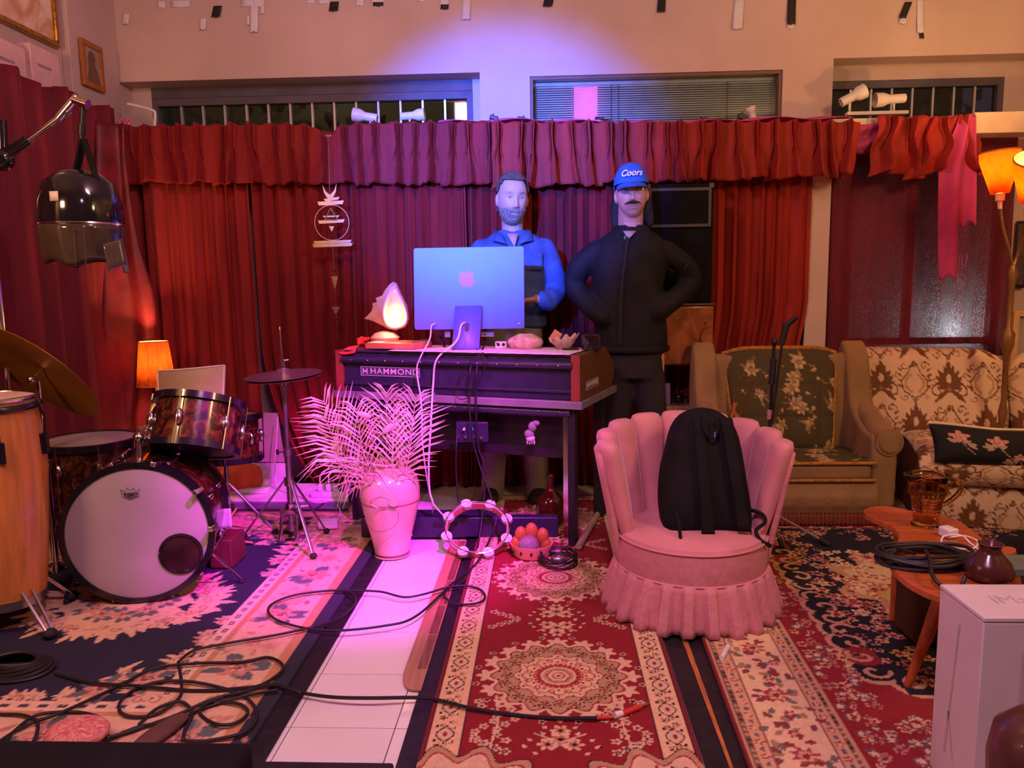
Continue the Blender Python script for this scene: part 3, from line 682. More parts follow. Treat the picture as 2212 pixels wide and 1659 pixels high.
# navy field with a scalloped cream edge inside the red band
fx0, fx1, fy0, fy1 = .50, w-.50, .66, h-.55
ring = []
for k in range(60):
    f = k/60*4
    if f < 1: ring.append((fx0+(fx1-fx0)*f, fy0-.10*sin(pi*f)+.16*max(0, 1-f*5)+.16*max(0, 1-(1-f)*5)))
    elif f < 2: ring.append((fx1, fy0+(fy1-fy0)*(f-1)))
    elif f < 3: ring.append((fx1-(fx1-fx0)*(f-2), fy1))
    else: ring.append((fx0, fy1-(fy1-fy0-.16)*(f-3)))
c.rect(fx0, fx1, fy0+.10, fy1, dk)
for px, py in ring: c.ell(px, py, .085, .085, hx('c89a78'))
for px, py in ring: c.ell(px, py, .064, .064, rd if g.uniform() < .4 else dk)
c.rect(fx0+.05, fx1-.05, fy0+.02, fy1-.05, dk)
for k, (px, py) in enumerate(ring):
    c.spiral(px, py, .05, k, .8, .016, hx('c89a78'), 1 if k % 2 else -1)
    mx_, my_ = (fx0+fx1)/2-px, (fy0+fy1)/2-py; L_ = math.hypot(mx_, my_)
    for j in range(7): q = .03+g.uniform(0, .16); c.flower(px+mx_/L_*q+g.uniform(-.06, .06), py+my_/L_*q+g.uniform(-.06, .06), g.uniform(.016, .030), 5, [cr2, hx('b06a60'), hx('c8907a'), cr2][j % 4], [hx('8c2028'), ink, dk, rd][j % 4], None, g.uniform(0, 6))
cx, cy = .88, 1.52
c.rad(cx, cy, .26, lambda t: .85+.16*np.cos(8*t), hx('b8926a'), .2, 1.05, 1.5); c.rad(cx, cy, .20, lambda t: .85+.16*np.cos(8*t), hx('cdb684'), .2, 1.05, 1.5)
for k in range(150):
    a = g.uniform(0, 6.28); r = .31*sqrt(g.uniform(0, 1)); px, py = cx+1.05*r*cos(a), cy+1.5*r*sin(a)
    c.flower(px, py, g.uniform(.016, .036), 5, [cr2, hx('c07a68'), hx('e2c9a0'), hx('a03a3c')][k % 4], [rd, hx('7a3a34'), hx('b08858'), iv][k % 4], None, a)
for k in range(1100):
    px, py = (g.uniform(.32, .62), g.uniform(.05, 2.7)) if k % 2 else (g.uniform(.32, 2.2), g.uniform(.30, .9))
    if px < fx0-.06 or py < fy0-.10: c.flower(px, py, g.uniform(.010, .024), 5, [cr2, hx('c08070'), hx('6f5a58')][k % 3], [rd, hx('7a3a34'), iv][k % 3])
for px, py in ((.62, .30), (.95, .22), (1.3, .3)): c.rad(px, py, .10, lambda t: .75+.25*np.cos(6*t), hx('d8ae84')); c.rad(px, py, .065, lambda t: .75+.25*np.cos(5*t), hx('a8685a')); c.flower(px, py, .04, 6, iv, rd)
ra = -radians(2.0); pe = oz(1568, 1530); x0r = pe.x-.0*1; y0r = 1.52
rug('rug', 'navy and red oriental rug with cream flower border under the coffee table', c, pe.x-(pe.y-y0r)*math.tan(radians(2)), y0r, ra, .006, .012, m_rug, seed=4)
# --- black underlay mats and boards that show between the rugs
solo('underlay_mat', MB().bx(-1.3, -.755, 1.62, 3.95, .0, .005), m_blackmat, 'black underlay mat showing along the edge of the navy rug', 'mat', smooth=None)
solo('underlay_mat', MB().bx(-.402, .40, 1.45, 4.3, .0, .005), m_blackmat, 'black underlay mat under the red runner rug', 'mat', smooth=None)
solo('underlay_mat', MB().bx(.402, .90, 1.45, 3.2, .0, .004), m_blackmat, 'black mat between the red runner and the oriental rug', 'mat', smooth=None)
m_strip = M('parquet_strip', hx('b0693a'), .4, var=.35, vs=14, stretch=(8, 1, 1))
solo('parquet_strip', MB().add([(.468, 3.0, .0042), (.492, 3.0, .0042), (.470, 1.75, .0042), (.462, 1.75, .0042), (.468, 3.0, .006), (.492, 3.0, .006), (.470, 1.75, .006), (.462, 1.75, .006)], [(0, 1, 2, 3), (4, 7, 6, 5), (0, 4, 5, 1), (1, 5, 6, 2), (2, 6, 7, 3), (3, 7, 4, 0)]), m_strip, 'thin orange parquet strip between the two right rugs', 'wood strip', smooth=None)
bd = [(-.47, 3.58), (-.395, 3.58), (-.395, 2.20)]+[(-.42-.05*sin(t*pi/2/6), 2.20+.12*(1-cos(t*pi/2/6))+.0) for t in range(0, 7)]
m_lam = M('tan_laminate', hx('a8795a'), .45, var=.15, vs=5, stretch=(10, 1, 1))
bdr = T('floor_board', 'tan laminate board with rounded end beside the white tiles', 'board', (-.43, 2.9, .0))
part(bdr, 'board', MB().prism([(p[0], p[1]) for p in bd], .005, (0, 0, .0052)), m_lam, smooth=None)
m_pl2 = M('brown_parquet', hx('6d4230'), .4, var=.35, vs=7, stretch=(8, 1, 1))
for k in range(5):
    part(bdr, 'plank', MB().bx(-.428, -.399, 2.33+k*.25, 2.57+k*.25, .0103, .0120), M('brown_parquet_%d' % (k % 2), hx('6d4230') if k % 2 else hx('7d5038'), .4, var=.3, vs=9, stretch=(8, 1, 1)), smooth=None)
solo('floor_case', MB().bx(-.82, -.395, 1.2, oz(725, 1644, .05).y, .0055, .05), m_blackmat, 'flat black case lying at the near end of the white tiles', 'case', bevel=.008)
# low white plinth along the window wall with a grey edge
pl = T('window_plinth', 'low white plinth with grey front edge under the curtains', 'plinth', (-1.6, 4.35, 0))
m_wpaint = M('white_board', (.70, .66, .66), .5, var=.06)
part(pl, 'top', MB().bx(-2.35, -.90, 4.15, 4.52, .0, .05), m_wpaint, bevel=.004)
part(pl, 'edge_strip', MB().bx(-2.35, -.90, 4.125, 4.149, .0, .042), M('grey_edging', (.16, .17, .18), .6), bevel=.003)
# ================================================================ DRUM KIT
m_pearl = M('tortoise_pearl_wrap', hx('24100a'), .22, vs=13, dist=2.5, col2=hx('6e3c1e'), mixlo=.44, mixhi=.72, coat=.6)
m_hoop = M('black_hoop', (.010, .008, .012), .2, var=.2, coat=.5)
m_head = M('white_drum_head', (.40, .34, .36), .42, var=.10, vs=2.5)
m_bhead = M('black_drum_head', (.02, .018, .02), .3, var=.3)
m_steel = M('dull_steel', (.38, .35, .36), .28, .9, var=.15)
m_rubber = M('black_rubber', (.012, .012, .013), .7)
m_cym = M('bronze_cymbal', hx('a5782e'), .38, .6, var=.3, vs=3, stretch=(1, 1, 1))
def drum(t, R, D, c, rot, lugs, top=m_head, bot=m_head, hoop_h=.028, lug_len=.055, wrap=m_pearl, hoop=m_hoop, lugm=m_chrome):
    c = Vector(c)
    part(t, 'shell', MB().lathe([(R*.985, 0), (R, .004), (R, D-.004), (R*.985, D)], 56, c, rot, True), wrap, smooth=.5)
    for z, nm in ((-.012, 0), (D+.012-hoop_h, 1)):
        part(t, 'hoop', MB().lathe([(R-.006, z), (R+.018, z), (R+.018, z+hoop_h), (R-.006, z+hoop_h), (R-.006, z)], 56, c, rot), hoop, smooth=.5)
    hd = part(t, 'drum_head', MB().lathe([(0, D+.006), (R*.5, D+.006), (R*.97, D+.006), (R+.003, D+.001)], 56, c, rot), top, smooth=.5)
    hb = part(t, 'drum_head', MB().lathe([(R+.003, -.001), (R*.97, -.006), (R*.5, -.006), (0, -.006)], 56, c, rot), bot, smooth=.5)
    for k in range(lugs):
        a = 2*pi*(k+.5)/lugs
        for zz in ((D*.25, D*.75) if D > .25 else (D*.5,)):
            l = MB(); p = Vector(((R+.010)*cos(a), (R+.010)*sin(a), zz)); l.ell(c+rot @ p, (.016, .014, lug_len*.6), 10, 8, rot)
            part(t, 'lug', l, lugm)
        r = MB(); r.cyl(c+rot @ Vector(((R+.020)*cos(a), (R+.020)*sin(a), -.01)), c+rot @ Vector(((R+.020)*cos(a), (R+.020)*sin(a), D+.01)), .0032, n=6)
        part(t, 'tension_rod', r, lugm)
    return hb
def foot(t, p, r=.013): part(t, 'rubber_foot', MB().ell(p, (r*1.3, r*1.3, r), 10, 8), m_rubber)
# bass drum: axis runs away from the camera
ax = Vector((-.25, 1, .0)).normalized(); fr_ = ax.to_track_quat('Z', 'X').to_matrix()
bc = Vector((-1.605, 2.83, .300))
bd_ = T('bass_drum', 'brown pearl bass drum with white front head and round port hole', 'bass drum', (bc.x, bc.y+.18, .018))
hb = drum(bd_, .268, .36, bc, fr_, 8, top=m_head, bot=m_head, hoop_h=.04, lug_len=.05)
# port hole in the front head
hp = oy(385, 1203, 2.822); hp = Vector((hp.x, 2.83, hp.z)); rr = .078
q = bc+fr_ @ Vector((0, 0, -.008)); dv = hp-q; hp = hp-ax*dv.dot(ax)
part(hb, 'port_ring', MB().torus(hp-ax*.002, rr, .006, 40, 8, fr_), m_hoop)
m_hole = M('dark_drum_inside', (.03, .008, .012), .25, var=.4, coat=.5)
part(hb, 'port_hole', MB().lathe([(0, -.001), (rr, -.001)], 40, hp, fr_), m_hole)
# the maker's crown mark on the head
lg = oy(282, 1062, 2.822); dv = lg-q; lg = lg-ax*dv.dot(ax)-ax*.0012
up = Vector((0, 0, 1)); rt = Vector((1, .25, 0)).normalized(); L2 = lambda u, v: lg+rt*u+up*v
m_ink = M('black_print', (.02, .015, .02), .6)
cr = MB()
for seq in ([(-.034, .012), (-.030, -.020), (.030, -.020), (.034, .012), (.020, .002), (.012, .018), (.002, .004), (-.010, .018), (-.020, .002), (-.034, .012)], [(-.028, -.004), (.028, -.004)], [(-.020, -.025), (.020, -.025)], [(-.010, -.029), (.010, -.029)]):
    cr.tube([L2(*s) for s in seq], .0009, 4)
part(hb, 'maker_crown', cr, m_ink)
R3 = Matrix((rt, up, rt.cross(up))).transposed()
text(hb, 'maker_name', 'REMO', .019, m_ink, L2(0, -.012), R3, .0004, .0003, .2)
for s, px in ((-1, (145, 1308)), (1, (522, 1266))):
    fp = oz(*px); fp.z = .02; a = bc+ax*(.12 if s < 0 else .10)+Vector((s*.25, 0, -.10))
    part(bd_, 'spur', MB().tube([a, fp+Vector((0, 0, .012))], .005, 8), m_chrome); foot(bd_, fp, .010)
for k, an in enumerate((.6, 1.3, 1.9, 2.5, .05)):   # claw hooks over the front hoop
    p = bc+Vector((.285*cos(an), .03, .285*sin(an))); part(bd_, 'claw_hook', MB().box(p, (.022, .06, .02), rotm(0, -an+pi/2, 0)), m_chrome, bevel=.004)
po = oy(300, 1000, 2.98); pt = oy(299, 945, 3.0)
part(bd_, 'tom_post', MB().cyl(po-Vector((0, 0, .03)), pt, .013, n=14).ell(pt, .022).cyl(po-Vector((0, 0, .02)), po+Vector((0, 0, .012)), .028, n=16), m_chrome)
# mounted tom, tilted back so its lower head shows
tc = (oy(418, 975, 3.10)); trot = rotm(radians(-23), radians(3), 0)
tt = T('tom_drum', 'brown pearl tom with black hoops mounted above the bass drum', 'drum', tc)
drum(tt, .172, .20, tc+Vector((0, 0, .01)), trot, 6, top=m_head, bot=m_bhead, lug_len=.06)
part(tt, 'mount_arm', MB().tube([tc+trot @ Vector((-.165, 0, .10)), (tc+trot @ Vector((-.22, -.0, .10))), pt+Vector((.0, 0, .03)), pt+Vector((0, 0, -.01))], .010, 10).box(tc+trot @ Vector((-.185, 0, .10)), (.03, .05, .06), trot), m_chrome)
# floor tom
fc = oy(193, 947, 3.42); fz = fc.z
ft = T('floor_tom', 'brown pearl floor tom with white head behind the bass drum', 'drum', (fc.x, fc.y+.0, .018))
drum(ft, .205, .40, (fc.x, fc.y, fz-.41), rotm(0, 0, .3), 8)
for k in range(3):
    a = 2*pi*k/3+.4; x, y = fc.x+.222*cos(a), fc.y+.222*sin(a)
    part(ft, 'leg', MB().tube([(x, y, fz-.2), (x, y, .06), (x+.03*cos(a), y+.03*sin(a), .03)], .006, 8), m_chrome); foot(ft, (x+.03*cos(a), y+.03*sin(a), .03))
# snare on its stand behind the tom
sc_ = oy(487, 990, 3.62)
sn = T('snare_drum', 'small brown pearl drum half hidden behind the mounted tom', 'drum', (sc_.x, sc_.y, .02))
drum(sn, .160, .21, sc_, rotm(radians(-4), 0, 0), 8)
part(sn, 'stand_pole', MB().cyl((sc_.x, sc_.y, sc_.z-.02), (sc_.x, sc_.y, .12), .011), m_steel)
for k in range(3):
    a = 2*pi*k/3+.2
    part(sn, 'stand_leg', MB().tube([(sc_.x, sc_.y, .30), (sc_.x+.22*cos(a), sc_.y+.2*sin(a), .03)], .007, 6), m_steel); foot(sn, (sc_.x+.22*cos(a), sc_.y+.2*sin(a), .032))
    part(sn, 'basket_arm', MB().tube([(sc_.x, sc_.y, sc_.z-.03), (sc_.x+.165*cos(a), sc_.y+.165*sin(a), sc_.z-.02), (sc_.x+.176*cos(a), sc_.y+.176*sin(a), sc_.z+.03)], .006, 6), m_steel)
# hi-hat
hb_ = oz(632, 1172); hx_, hy_ = hb_.x, hb_.y
hh = T('hi_hat', 'hi-hat cymbals on a steel tripod stand beside the palm vase', 'hi-hat', (hx_, hy_, .017))
zc = oy(612, 812, hy_).z; zt_ = oy(603, 706, hy_).z
tp_ = oy(603, 706, hy_); xt = tp_.x
m_hat = M('dull_cymbal', hx('8a7a6a'), .35, .85, var=.2, vs=4)
cr_ = rotm(radians(3), radians(-3), 0)
def cymbal(t, nm, c, R, rot, mat, flip=1):
    part(t, nm, MB().lathe([(.008, flip*.030), (.022, flip*.030), (.036, flip*.022), (.045, flip*.017), (R*.6, flip*.009), (R, 0), (R, -flip*.0015), (.045, flip*.0145), (.008, flip*.027)], 56, c, rot), mat, smooth=.5)
zc0 = Vector((hx_, hy_, zc))
cymbal(hh, 'top_cymbal', zc0+Vector((0, 0, .006)), .178, cr_, m_hat); cymbal(hh, 'bottom_cymbal', zc0-Vector((0, 0, .006)), .178, cr_, m_hat, -1)
part(hh, 'rod', MB().cyl((hx_, hy_, zc), (xt, hy_, zt_), .0035), m_chrome)
part(hh, 'clutch', MB().cyl((hx_, hy_, zc+.03), (hx_, hy_, zc+.085), .011).cyl((hx_-.01, hy_, zc+.07), (hx_+.03, hy_, zc+.078), .004), m_chrome)
part(hh, 'upper_tube', MB().cyl((hx_, hy_, zc-.03), (hx_, hy_, .45), .0105).cyl((hx_, hy_, zc-.045), (hx_, hy_, zc-.02), .026), m_steel)
part(hh, 'lower_tube', MB().cyl((hx_, hy_, .47), (hx_, hy_, .06), .0145).cyl((hx_, hy_, .44), (hx_, hy_, .475), .02), m_steel)
part(hh, 'wing_screw', MB().cyl((hx_-.05, hy_, .455), (hx_, hy_, .455), .004).box((hx_-.05, hy_, .455), (.014, .004, .024)), m_chrome)
lj = oy(632, 1040, hy_); zj = lj.z
for px in ((527, 1170), (706, 1160), (678, 1215)):
    fp = oz(*px); fp.z = .03
    part(hh, 'leg', MB().tube([(hx_+(fp.x-hx_)*.08, hy_+(fp.y-hy_)*.08, zj+.01), fp], .009, 8, flat=.6), m_steel); foot(hh, (fp.x, fp.y, .032), .013)
    part(hh, 'leg_brace', MB().tube([(hx_, hy_, zj-.13), (hx_+(fp.x-hx_)*.5, hy_+(fp.y-hy_)*.5, (zj+.01)*.5+.015)], .006, 6), m_steel)
for q_ in (0, -.13): part(hh, 'leg_collar', MB().cyl((hx_, hy_, zj-.02+q_), (hx_, hy_, zj+.02+q_), .024), m_chrome)
pf = MB(); pf.tube([(hx_-.035, hy_-.02, .16), (hx_-.04, hy_-.06, .03)], .009, 8); pf.tube([(hx_+.035, hy_-.02, .16), (hx_+.04, hy_-.06, .03)], .009, 8)
pf.box((hx_, hy_-.06, .028), (.10, .04, .016)); pf.box((hx_, hy_-.02, .165), (.09, .03, .02)); part(hh, 'pedal_frame', pf, m_chrome, bevel=.003)
part(hh, 'foot_pedal', MB().box((hx_-.02, hy_+.13, .07), (.085, .28, .012), rotm(radians(-12), 0, 0)), m_black, bevel=.004)
# crash cymbal on a chrome stand
cs = Vector((-2.055, 2.98, 0)); ct = oy(82, 806, 2.92)
cy = T('crash_cymbal', 'large tilted bronze crash cymbal on a chrome stand at far left', 'cymbal', (cs.x, cs.y, .018))
crot = rotm(0, radians(27), 0) @ rotm(radians(-42), 0, 0)
cymbal(cy, 'cymbal', ct, .262, crot, m_cym)
part(cy, 'tilter', MB().cyl(ct-crot @ Vector((0, 0, .03)), ct+crot @ Vector((0, 0, .07)), .005).cyl(ct+crot @ Vector((0, 0, .035)), ct+crot @ Vector((0, 0, .05)), .014).box(ct+crot @ Vector((0, 0, .068)), (.035, .006, .014), crot).ell(ct-crot @ Vector((0, 0, .035)), .018), m_chrome)
part(cy, 'upper_tube', MB().cyl(ct-Vector((0, 0, .03)), (cs.x, cs.y, .52), .0095), m_chrome)
part(cy, 'lower_tube', MB().cyl((cs.x, cs.y, .55), (cs.x, cs.y, .08), .0135).cyl((cs.x, cs.y, .52), (cs.x, cs.y, .56), .02).cyl((cs.x, cs.y, .28), (cs.x, cs.y, .31), .022).cyl((cs.x, cs.y, .09), (cs.x, cs.y, .12), .022), m_chrome)
for a in (.2, 2.2, 4.3):
    fp = Vector((cs.x+.20*cos(a), cs.y+.20*sin(a), .032))
    part(cy, 'leg', MB().tube([(cs.x+.02*cos(a), cs.y+.02*sin(a), .30), fp], .0085, 8, flat=.5), m_chrome)
    part(cy, 'leg_brace', MB().tube([(cs.x, cs.y, .10), (cs.x+.11*cos(a), cs.y+.11*sin(a), .165)], .006, 6), m_chrome); foot(cy, fp)
# conga
m_oak = M('orange_oak_stave', hx('c07a40'), .3, var=.18, vs=5, stretch=(10, 10, .6), coat=.4)
kc = Vector((oy(95, 1010, 2.62).x-.185, 2.62, 0)); cz0, cz1 = .115, oy(40, 868, 2.62).z
cg = T('conga_drum', 'orange wooden conga drum with chrome stand at the left edge', 'conga', (kc.x, kc.y, .018))
Hc = cz1-cz0
part(cg, 'shell', MB().lathe([(.118, cz0), (.132, cz0+.08*Hc), (.152, cz0+.35*Hc), (.168, cz0+.66*Hc), (.160, cz0+.88*Hc), (.148, cz1)], 40, kc, None, True), m_oak)
part(cg, 'bottom_ring', MB().lathe([(.117, cz0-.004), (.124, cz0-.004), (.128, cz0+.03), (.122, cz0+.03)], 40, kc), m_steel)
part(cg, 'hoop', MB().torus(kc+Vector((0, 0, cz1-.015)), .160, .012, 44, 10), m_hoop); part(cg, 'hoop', MB().torus(kc+Vector((0, 0, cz1+.015)), .155, .008, 44, 8), m_chrome)
part(cg, 'drum_head', MB().lathe([(0, cz1+.022), (.12, cz1+.022), (.146, cz1+.016), (.150, cz1)], 40, kc), M('hide_head', (.55, .40, .36), .6))
for k in range(6):
    a = 2*pi*k/6+.25; x, y = kc.x+.172*cos(a), kc.y+.172*sin(a)
    part(cg, 'lug', MB().tube([(x-.012*cos(a), y-.012*sin(a), cz1+.01), (x+.008*cos(a), y+.008*sin(a), cz1-.06), (x, y, cz1-.17)], .005, 8).box((x-.002*cos(a), y-.002*sin(a), cz1-.16), (.028, .028, .075), rotm(0, 0, a)), m_hoop, bevel=.005)
for a in (-.45, -1.7, 1.2, 2.9):
    fp = Vector((kc.x+.245*cos(a), kc.y+.245*sin(a), .035))
    for s in (-1, 1):
        o_ = Vector((-sin(a), cos(a), 0))*.017*s
        part(cg, 'stand_leg', MB().tube([Vector((kc.x+.13*cos(a), kc.y+.13*sin(a), .17))+o_, fp+o_*.6+Vector((0, 0, .01))], .006, 8), m_chrome)
    foot(cg, fp, .02)
# drummer's seat with a pale padded back
m_vinyl = M('beige_vinyl', hx('b59a80'), .5, var=.06, bump=.05)
ds = T('drum_chair', 'beige padded chair back with white piping behind the tom', 'chair', (oy(405, 830, 3.95).x, 3.95, .018))
pa, pb = oy(336, 802, 3.95), oy(480, 790, 3.95); pc = oy(480, 900, 3.95)
bk = MB()
def backp(u, v):
    p = pa.lerp(pb, u); z = p.z-v*.30; return (p.x+(.012 if u < .5 else -.012)*v, 3.95+.05*(2*u-1)**2-.05*v, z)
bk.sheet(backp, 14, 8)
part(ds, 'backrest', bk, m_vinyl, solid=.045, bevel=.012, smooth=None)
pp = [Vector(backp(0, 1))]+[Vector(backp(0, v/6)) for v in range(5, -1, -1)]+[Vector(backp(u/8, 0)) for u in range(1, 9)]+[Vector(backp(1, v/6)) for v in range(1, 7)]
part(ds, 'piping', MB().tube([p+Vector((0, -.024, 0)) for p in pp], .005, 6), m_white)
sp_ = Vector((pa.x+pb.x, 0, 0))*.5
part(ds, 'seat', MB().lathe([(0, .44), (.15, .44), (.17, .46), (.17, .50), (.14, .52), (0, .52)], 32, (sp_.x, 3.82, 0)), m_vinyl)
part(ds, 'pole', MB().cyl((sp_.x, 3.82, .10), (sp_.x, 3.82, .45), .02), m_steel)
for k in range(4):
    a = pi/4+k*pi/2; part(ds, 'leg', MB().tube([(sp_.x, 3.82, .14), (sp_.x+.2*cos(a), 3.82+.2*sin(a), .035)], .012, 8), m_steel)
# small table lamp on a stool, lit
lc = oy(338, 830, 4.27); r0 = (oy(376, 830, 4.27).x-oy(300, 830, 4.27).x)/2; r1 = (oy(361, 737, 4.27).x-oy(304, 737, 4.27).x)/2; zl0, zl1 = oy(338, 832, 4.27).z, oy(332, 738, 4.27).z
lm = T('table_lamp', 'small lit table lamp with orange linen shade and cream curled base', 'lamp', (lc.x, 4.27, .37))
m_shade = M('orange_linen_shade', hx('e89a4a'), .8, var=.3, vs=70, stretch=(1, 1, .3), translucent=.55)
part(lm, 'lamp_shade', MB().lathe([(r0, zl0), (r1, zl1)], 40, (lc.x, 4.27, 0)), m_shade, solid=.002, smooth=None)
part(lm, 'shade_trim', MB().torus((lc.x, 4.27, zl0), r0, .003, 40, 6).torus((lc.x, 4.27, zl1), r1, .003, 40, 6), M('shade_trim', hx('c09060'), .7))
bs_ = MB()
for k in range(3):
    a = 2*pi*k/3+2.6; d = Vector((cos(a), sin(a), 0)); o_ = Vector((lc.x, 4.27, 0))
    pts = [o_+Vector((0, 0, zl0-.04)), o_+d*.02+Vector((0, 0, zl0-.10)), o_+d*.07+Vector((0, 0, zl0-.13)), o_+d*.075+Vector((0, 0, zl0-.19)), o_+d*.03+Vector((0, 0, zl0-.20)), o_+d*.02+Vector((0, 0, zl0-.16))]
    bs_.tube(catmull(pts, 6), .006, 6); bs_.tube(catmull([o_+Vector((0, 0, zl0-.12)), o_+d*.03+Vector((0, 0, zl0-.25)), o_+d*.09+Vector((0, 0, .375))], 6), .006, 6)
part(lm, 'base', bs_, M('cream_metal', hx('d9c79a'), .4)); part(lm, 'stem', MB().cyl((lc.x, 4.27, zl0-.30), (lc.x, 4.27, zl0+.05), .007), MATS['cream_metal'])
part(lm, 'bulb', MB().ell((lc.x, 4.27, zl0+.10), .028), M('bulb_glow', (1, .8, .5), .5, emit=(1, .62, .25), es=25))
light('table_lamp_bulb', 'POINT', (lc.x, 4.27, zl0+.15), (1, .45, .14), 32, size=.03)
stl = T('side_stool', 'small white stool carrying the table lamp behind the floor tom', 'stool', (lc.x, 4.27, .05))
part(stl, 'seat', MB().bx(lc.x-.16, lc.x+.16, 4.155, 4.385, .34, .37), m_white, bevel=.006)
for sx in (-1, 1):
    for sy in (-1, 1): part(stl, 'leg', MB().cyl((lc.x+sx*.13, 4.27+sy*.09, .051), (lc.x+sx*.12, 4.27+sy*.09, .34), .012), m_white)
# ================================================================ VASE WITH PALM
vb = oz(838, 1216); vx, vy = vb.x, vb.y+.10
m_glaze = M('pale_glazed_stoneware', hx('d0ac9c'), .22, var=.08, vs=4, coat=.5)
zv = lambda y: oy(838, y, vy).z
s_ = (oy(889, 1080, vy).x-oy(762, 1080, vy).x)/2
vt = T('floor_vase', 'tall pale glazed stoneware vase on the white tiles', 'vase', (vx, vy, .006))
ztop = zv(1003)*1.04
prof = [(0, .0055), (s_*.56, .0055), (s_*.585, .02), (s_*.66, ztop*.18), (s_*.84, ztop*.40), (s_*.98, ztop*.60), (s_, ztop*.70), (s_*.95, ztop*.80), (s_*.80, ztop*.885), (s_*.62, ztop*.935), (s_*.56, ztop*.955), (s_*.60, ztop*.97), (s_*.65, ztop*.985), (s_*.62, ztop), (s_*.55, ztop*.993), (s_*.52, ztop*.95), (s_*.70, ztop*.84), (s_*.70, ztop*.5), (0, ztop*.3)]
pr2 = catmull([(r, 0, z) for r, z in prof], 4); part(vt, 'body', MB().lathe([(max(0, p.x), p.z) for p in pr2], 56, (vx, vy, 0)), m_glaze, smooth=1.2)
part(vt, 'foot_band', MB().lathe([(s_*.575, .006), (s_*.585, .006), (s_*.600, .024), (s_*.59, .024)], 48, (vx, vy, 0)), M('brown_glaze', hx('7a4a36'), .4))
part(vt, 'waist_line', MB().torus((vx, vy, ztop*.60), s_*.985, .0022, 60, 6), M('rust_line', hx('8c3a30'), .5))
# wire ornament tied round the vase
wr = MB(); wz = ztop*.585; fw = lambda px, py: oy(px, py, vy-s_-.004)
wr.tube(catmull([fw(800, 1083), fw(815, 1073), fw(840, 1076), fw(848, 1090), fw(830, 1098), fw(808, 1094)], 6, True), .0012, 5, True)
wr.tube(catmull([fw(790, 1125), fw(795, 1110), fw(830, 1096), fw(858, 1105), fw(858, 1130), fw(835, 1146), fw(805, 1146)], 6, True), .0012, 5, True)
part(vt, 'wire_loop', wr, m_steel)
part(vt, 'disc_charm', MB().lathe([(0, 0), (.022, 0), (.022, .004), (0, .004)], 24, fw(850, 1084), FACE), m_glaze)
m_palm = M('dried_palm_leaf', hx('d8c0a8'), .6, var=.2, vs=12, translucent=.15)
def frond(name, base, tip, bend, nleaf, ll, label=None, wid=.0042, droop=.3, t0=.25):
    b = Vector(base); t = Vector(tip); mid = (b+t)/2+Vector(bend); pts = catmull([b, b.lerp(mid, .5)+Vector(bend)*.15, mid, mid.lerp(t, .5)+Vector(bend)*.1, t], 8)
    mb = MB(); n = len(pts); mb.tube(pts, [.0045*(1-i/n*.8) for i in range(n)], 6)
    for k in range(nleaf):
        f = t0+(1-t0)*k/(nleaf-1); q = f*(n-1); i = min(n-2, int(q)); p = pts[i].lerp(pts[i+1], q-i); d = (pts[i+1]-pts[i]).normalized()
        side = d.cross(Vector((0, -1, .15))).normalized()
        L = ll*(.55+.75*sin(pi*min(1, (f-t0)/(1-t0)*.9+.12)))*random.uniform(.85, 1.1)
        for sg in (-1, 1):
            out = (side*sg*.75+d*.75+Vector((0, random.uniform(-.45, .15), 0))).normalized(); w_ = d.cross(out).cross(out).normalized()*wid
            e = p+out*L+Vector((0, 0, -droop*L*random.uniform(.3, 1))); m_ = p+out*L*.5+Vector((0, 0, .01)); th = Vector((0, -.0008, 0))
            mb.add([p-w_*.4, p+w_*.4, m_+w_, m_-w_, e], [(0, 1, 2, 3), (3, 2, 4)]); mb.add([p-w_*.4-th, p+w_*.4-th, m_+w_-th, m_-w_-th+Vector((0, .001, 0)), e-th], [(3, 2, 1, 0), (4, 2, 3)])
    return mb
pm = T('palm_fronds', 'spray of dried palm fronds standing in the stoneware vase', 'palm fronds', (vx, vy, ztop*.35))
bp = Vector((vx, vy, ztop*.42))
for tip, bend, nl, ll, dr in (((700, 868), (-.02, 0, .06), 17, .19, .12), ((700, 905), (-.04, -.05, .04), 17, .17, .2), ((770, 885), (-.03, -.06, .05), 15, .16, .2), ((835, 850), (0, .02, .02), 16, .17, .05), ((898, 862), (.03, 0, .03), 16, .18, .1), ((893, 905), (.04, -.05, .05), 15, .15, .2), ((715, 975), (-.07, -.08, .10), 14, .15, .5), ((790, 1040), (-.06, -.13, .20), 12, .14, .6), ((850, 890), (.01, -.09, .04), 13, .13, .15)):
    p = oy(tip[0], tip[1], vy-.02+.6*bend[1])
    part(pm, 'frond', frond('f', bp+Vector((random.uniform(-.03, .03), random.uniform(-.03, .03), 0)), p, bend, nl, ll, droop=dr), m_palm, smooth=None)
for a, b in (((772, 893), (800, 900)), ((828, 935), (848, 918))):   # two pale dried pods
    p, q = oy(*a, vy-.12), oy(*b, vy-.12); part(pm, 'seed_pod', MB().ell((p+q)/2, ((q-p).length*.6, .008, .014), 14, 10, rotm(0, -math.atan2(q.z-p.z, q.x-p.x), 0)), m_glaze)

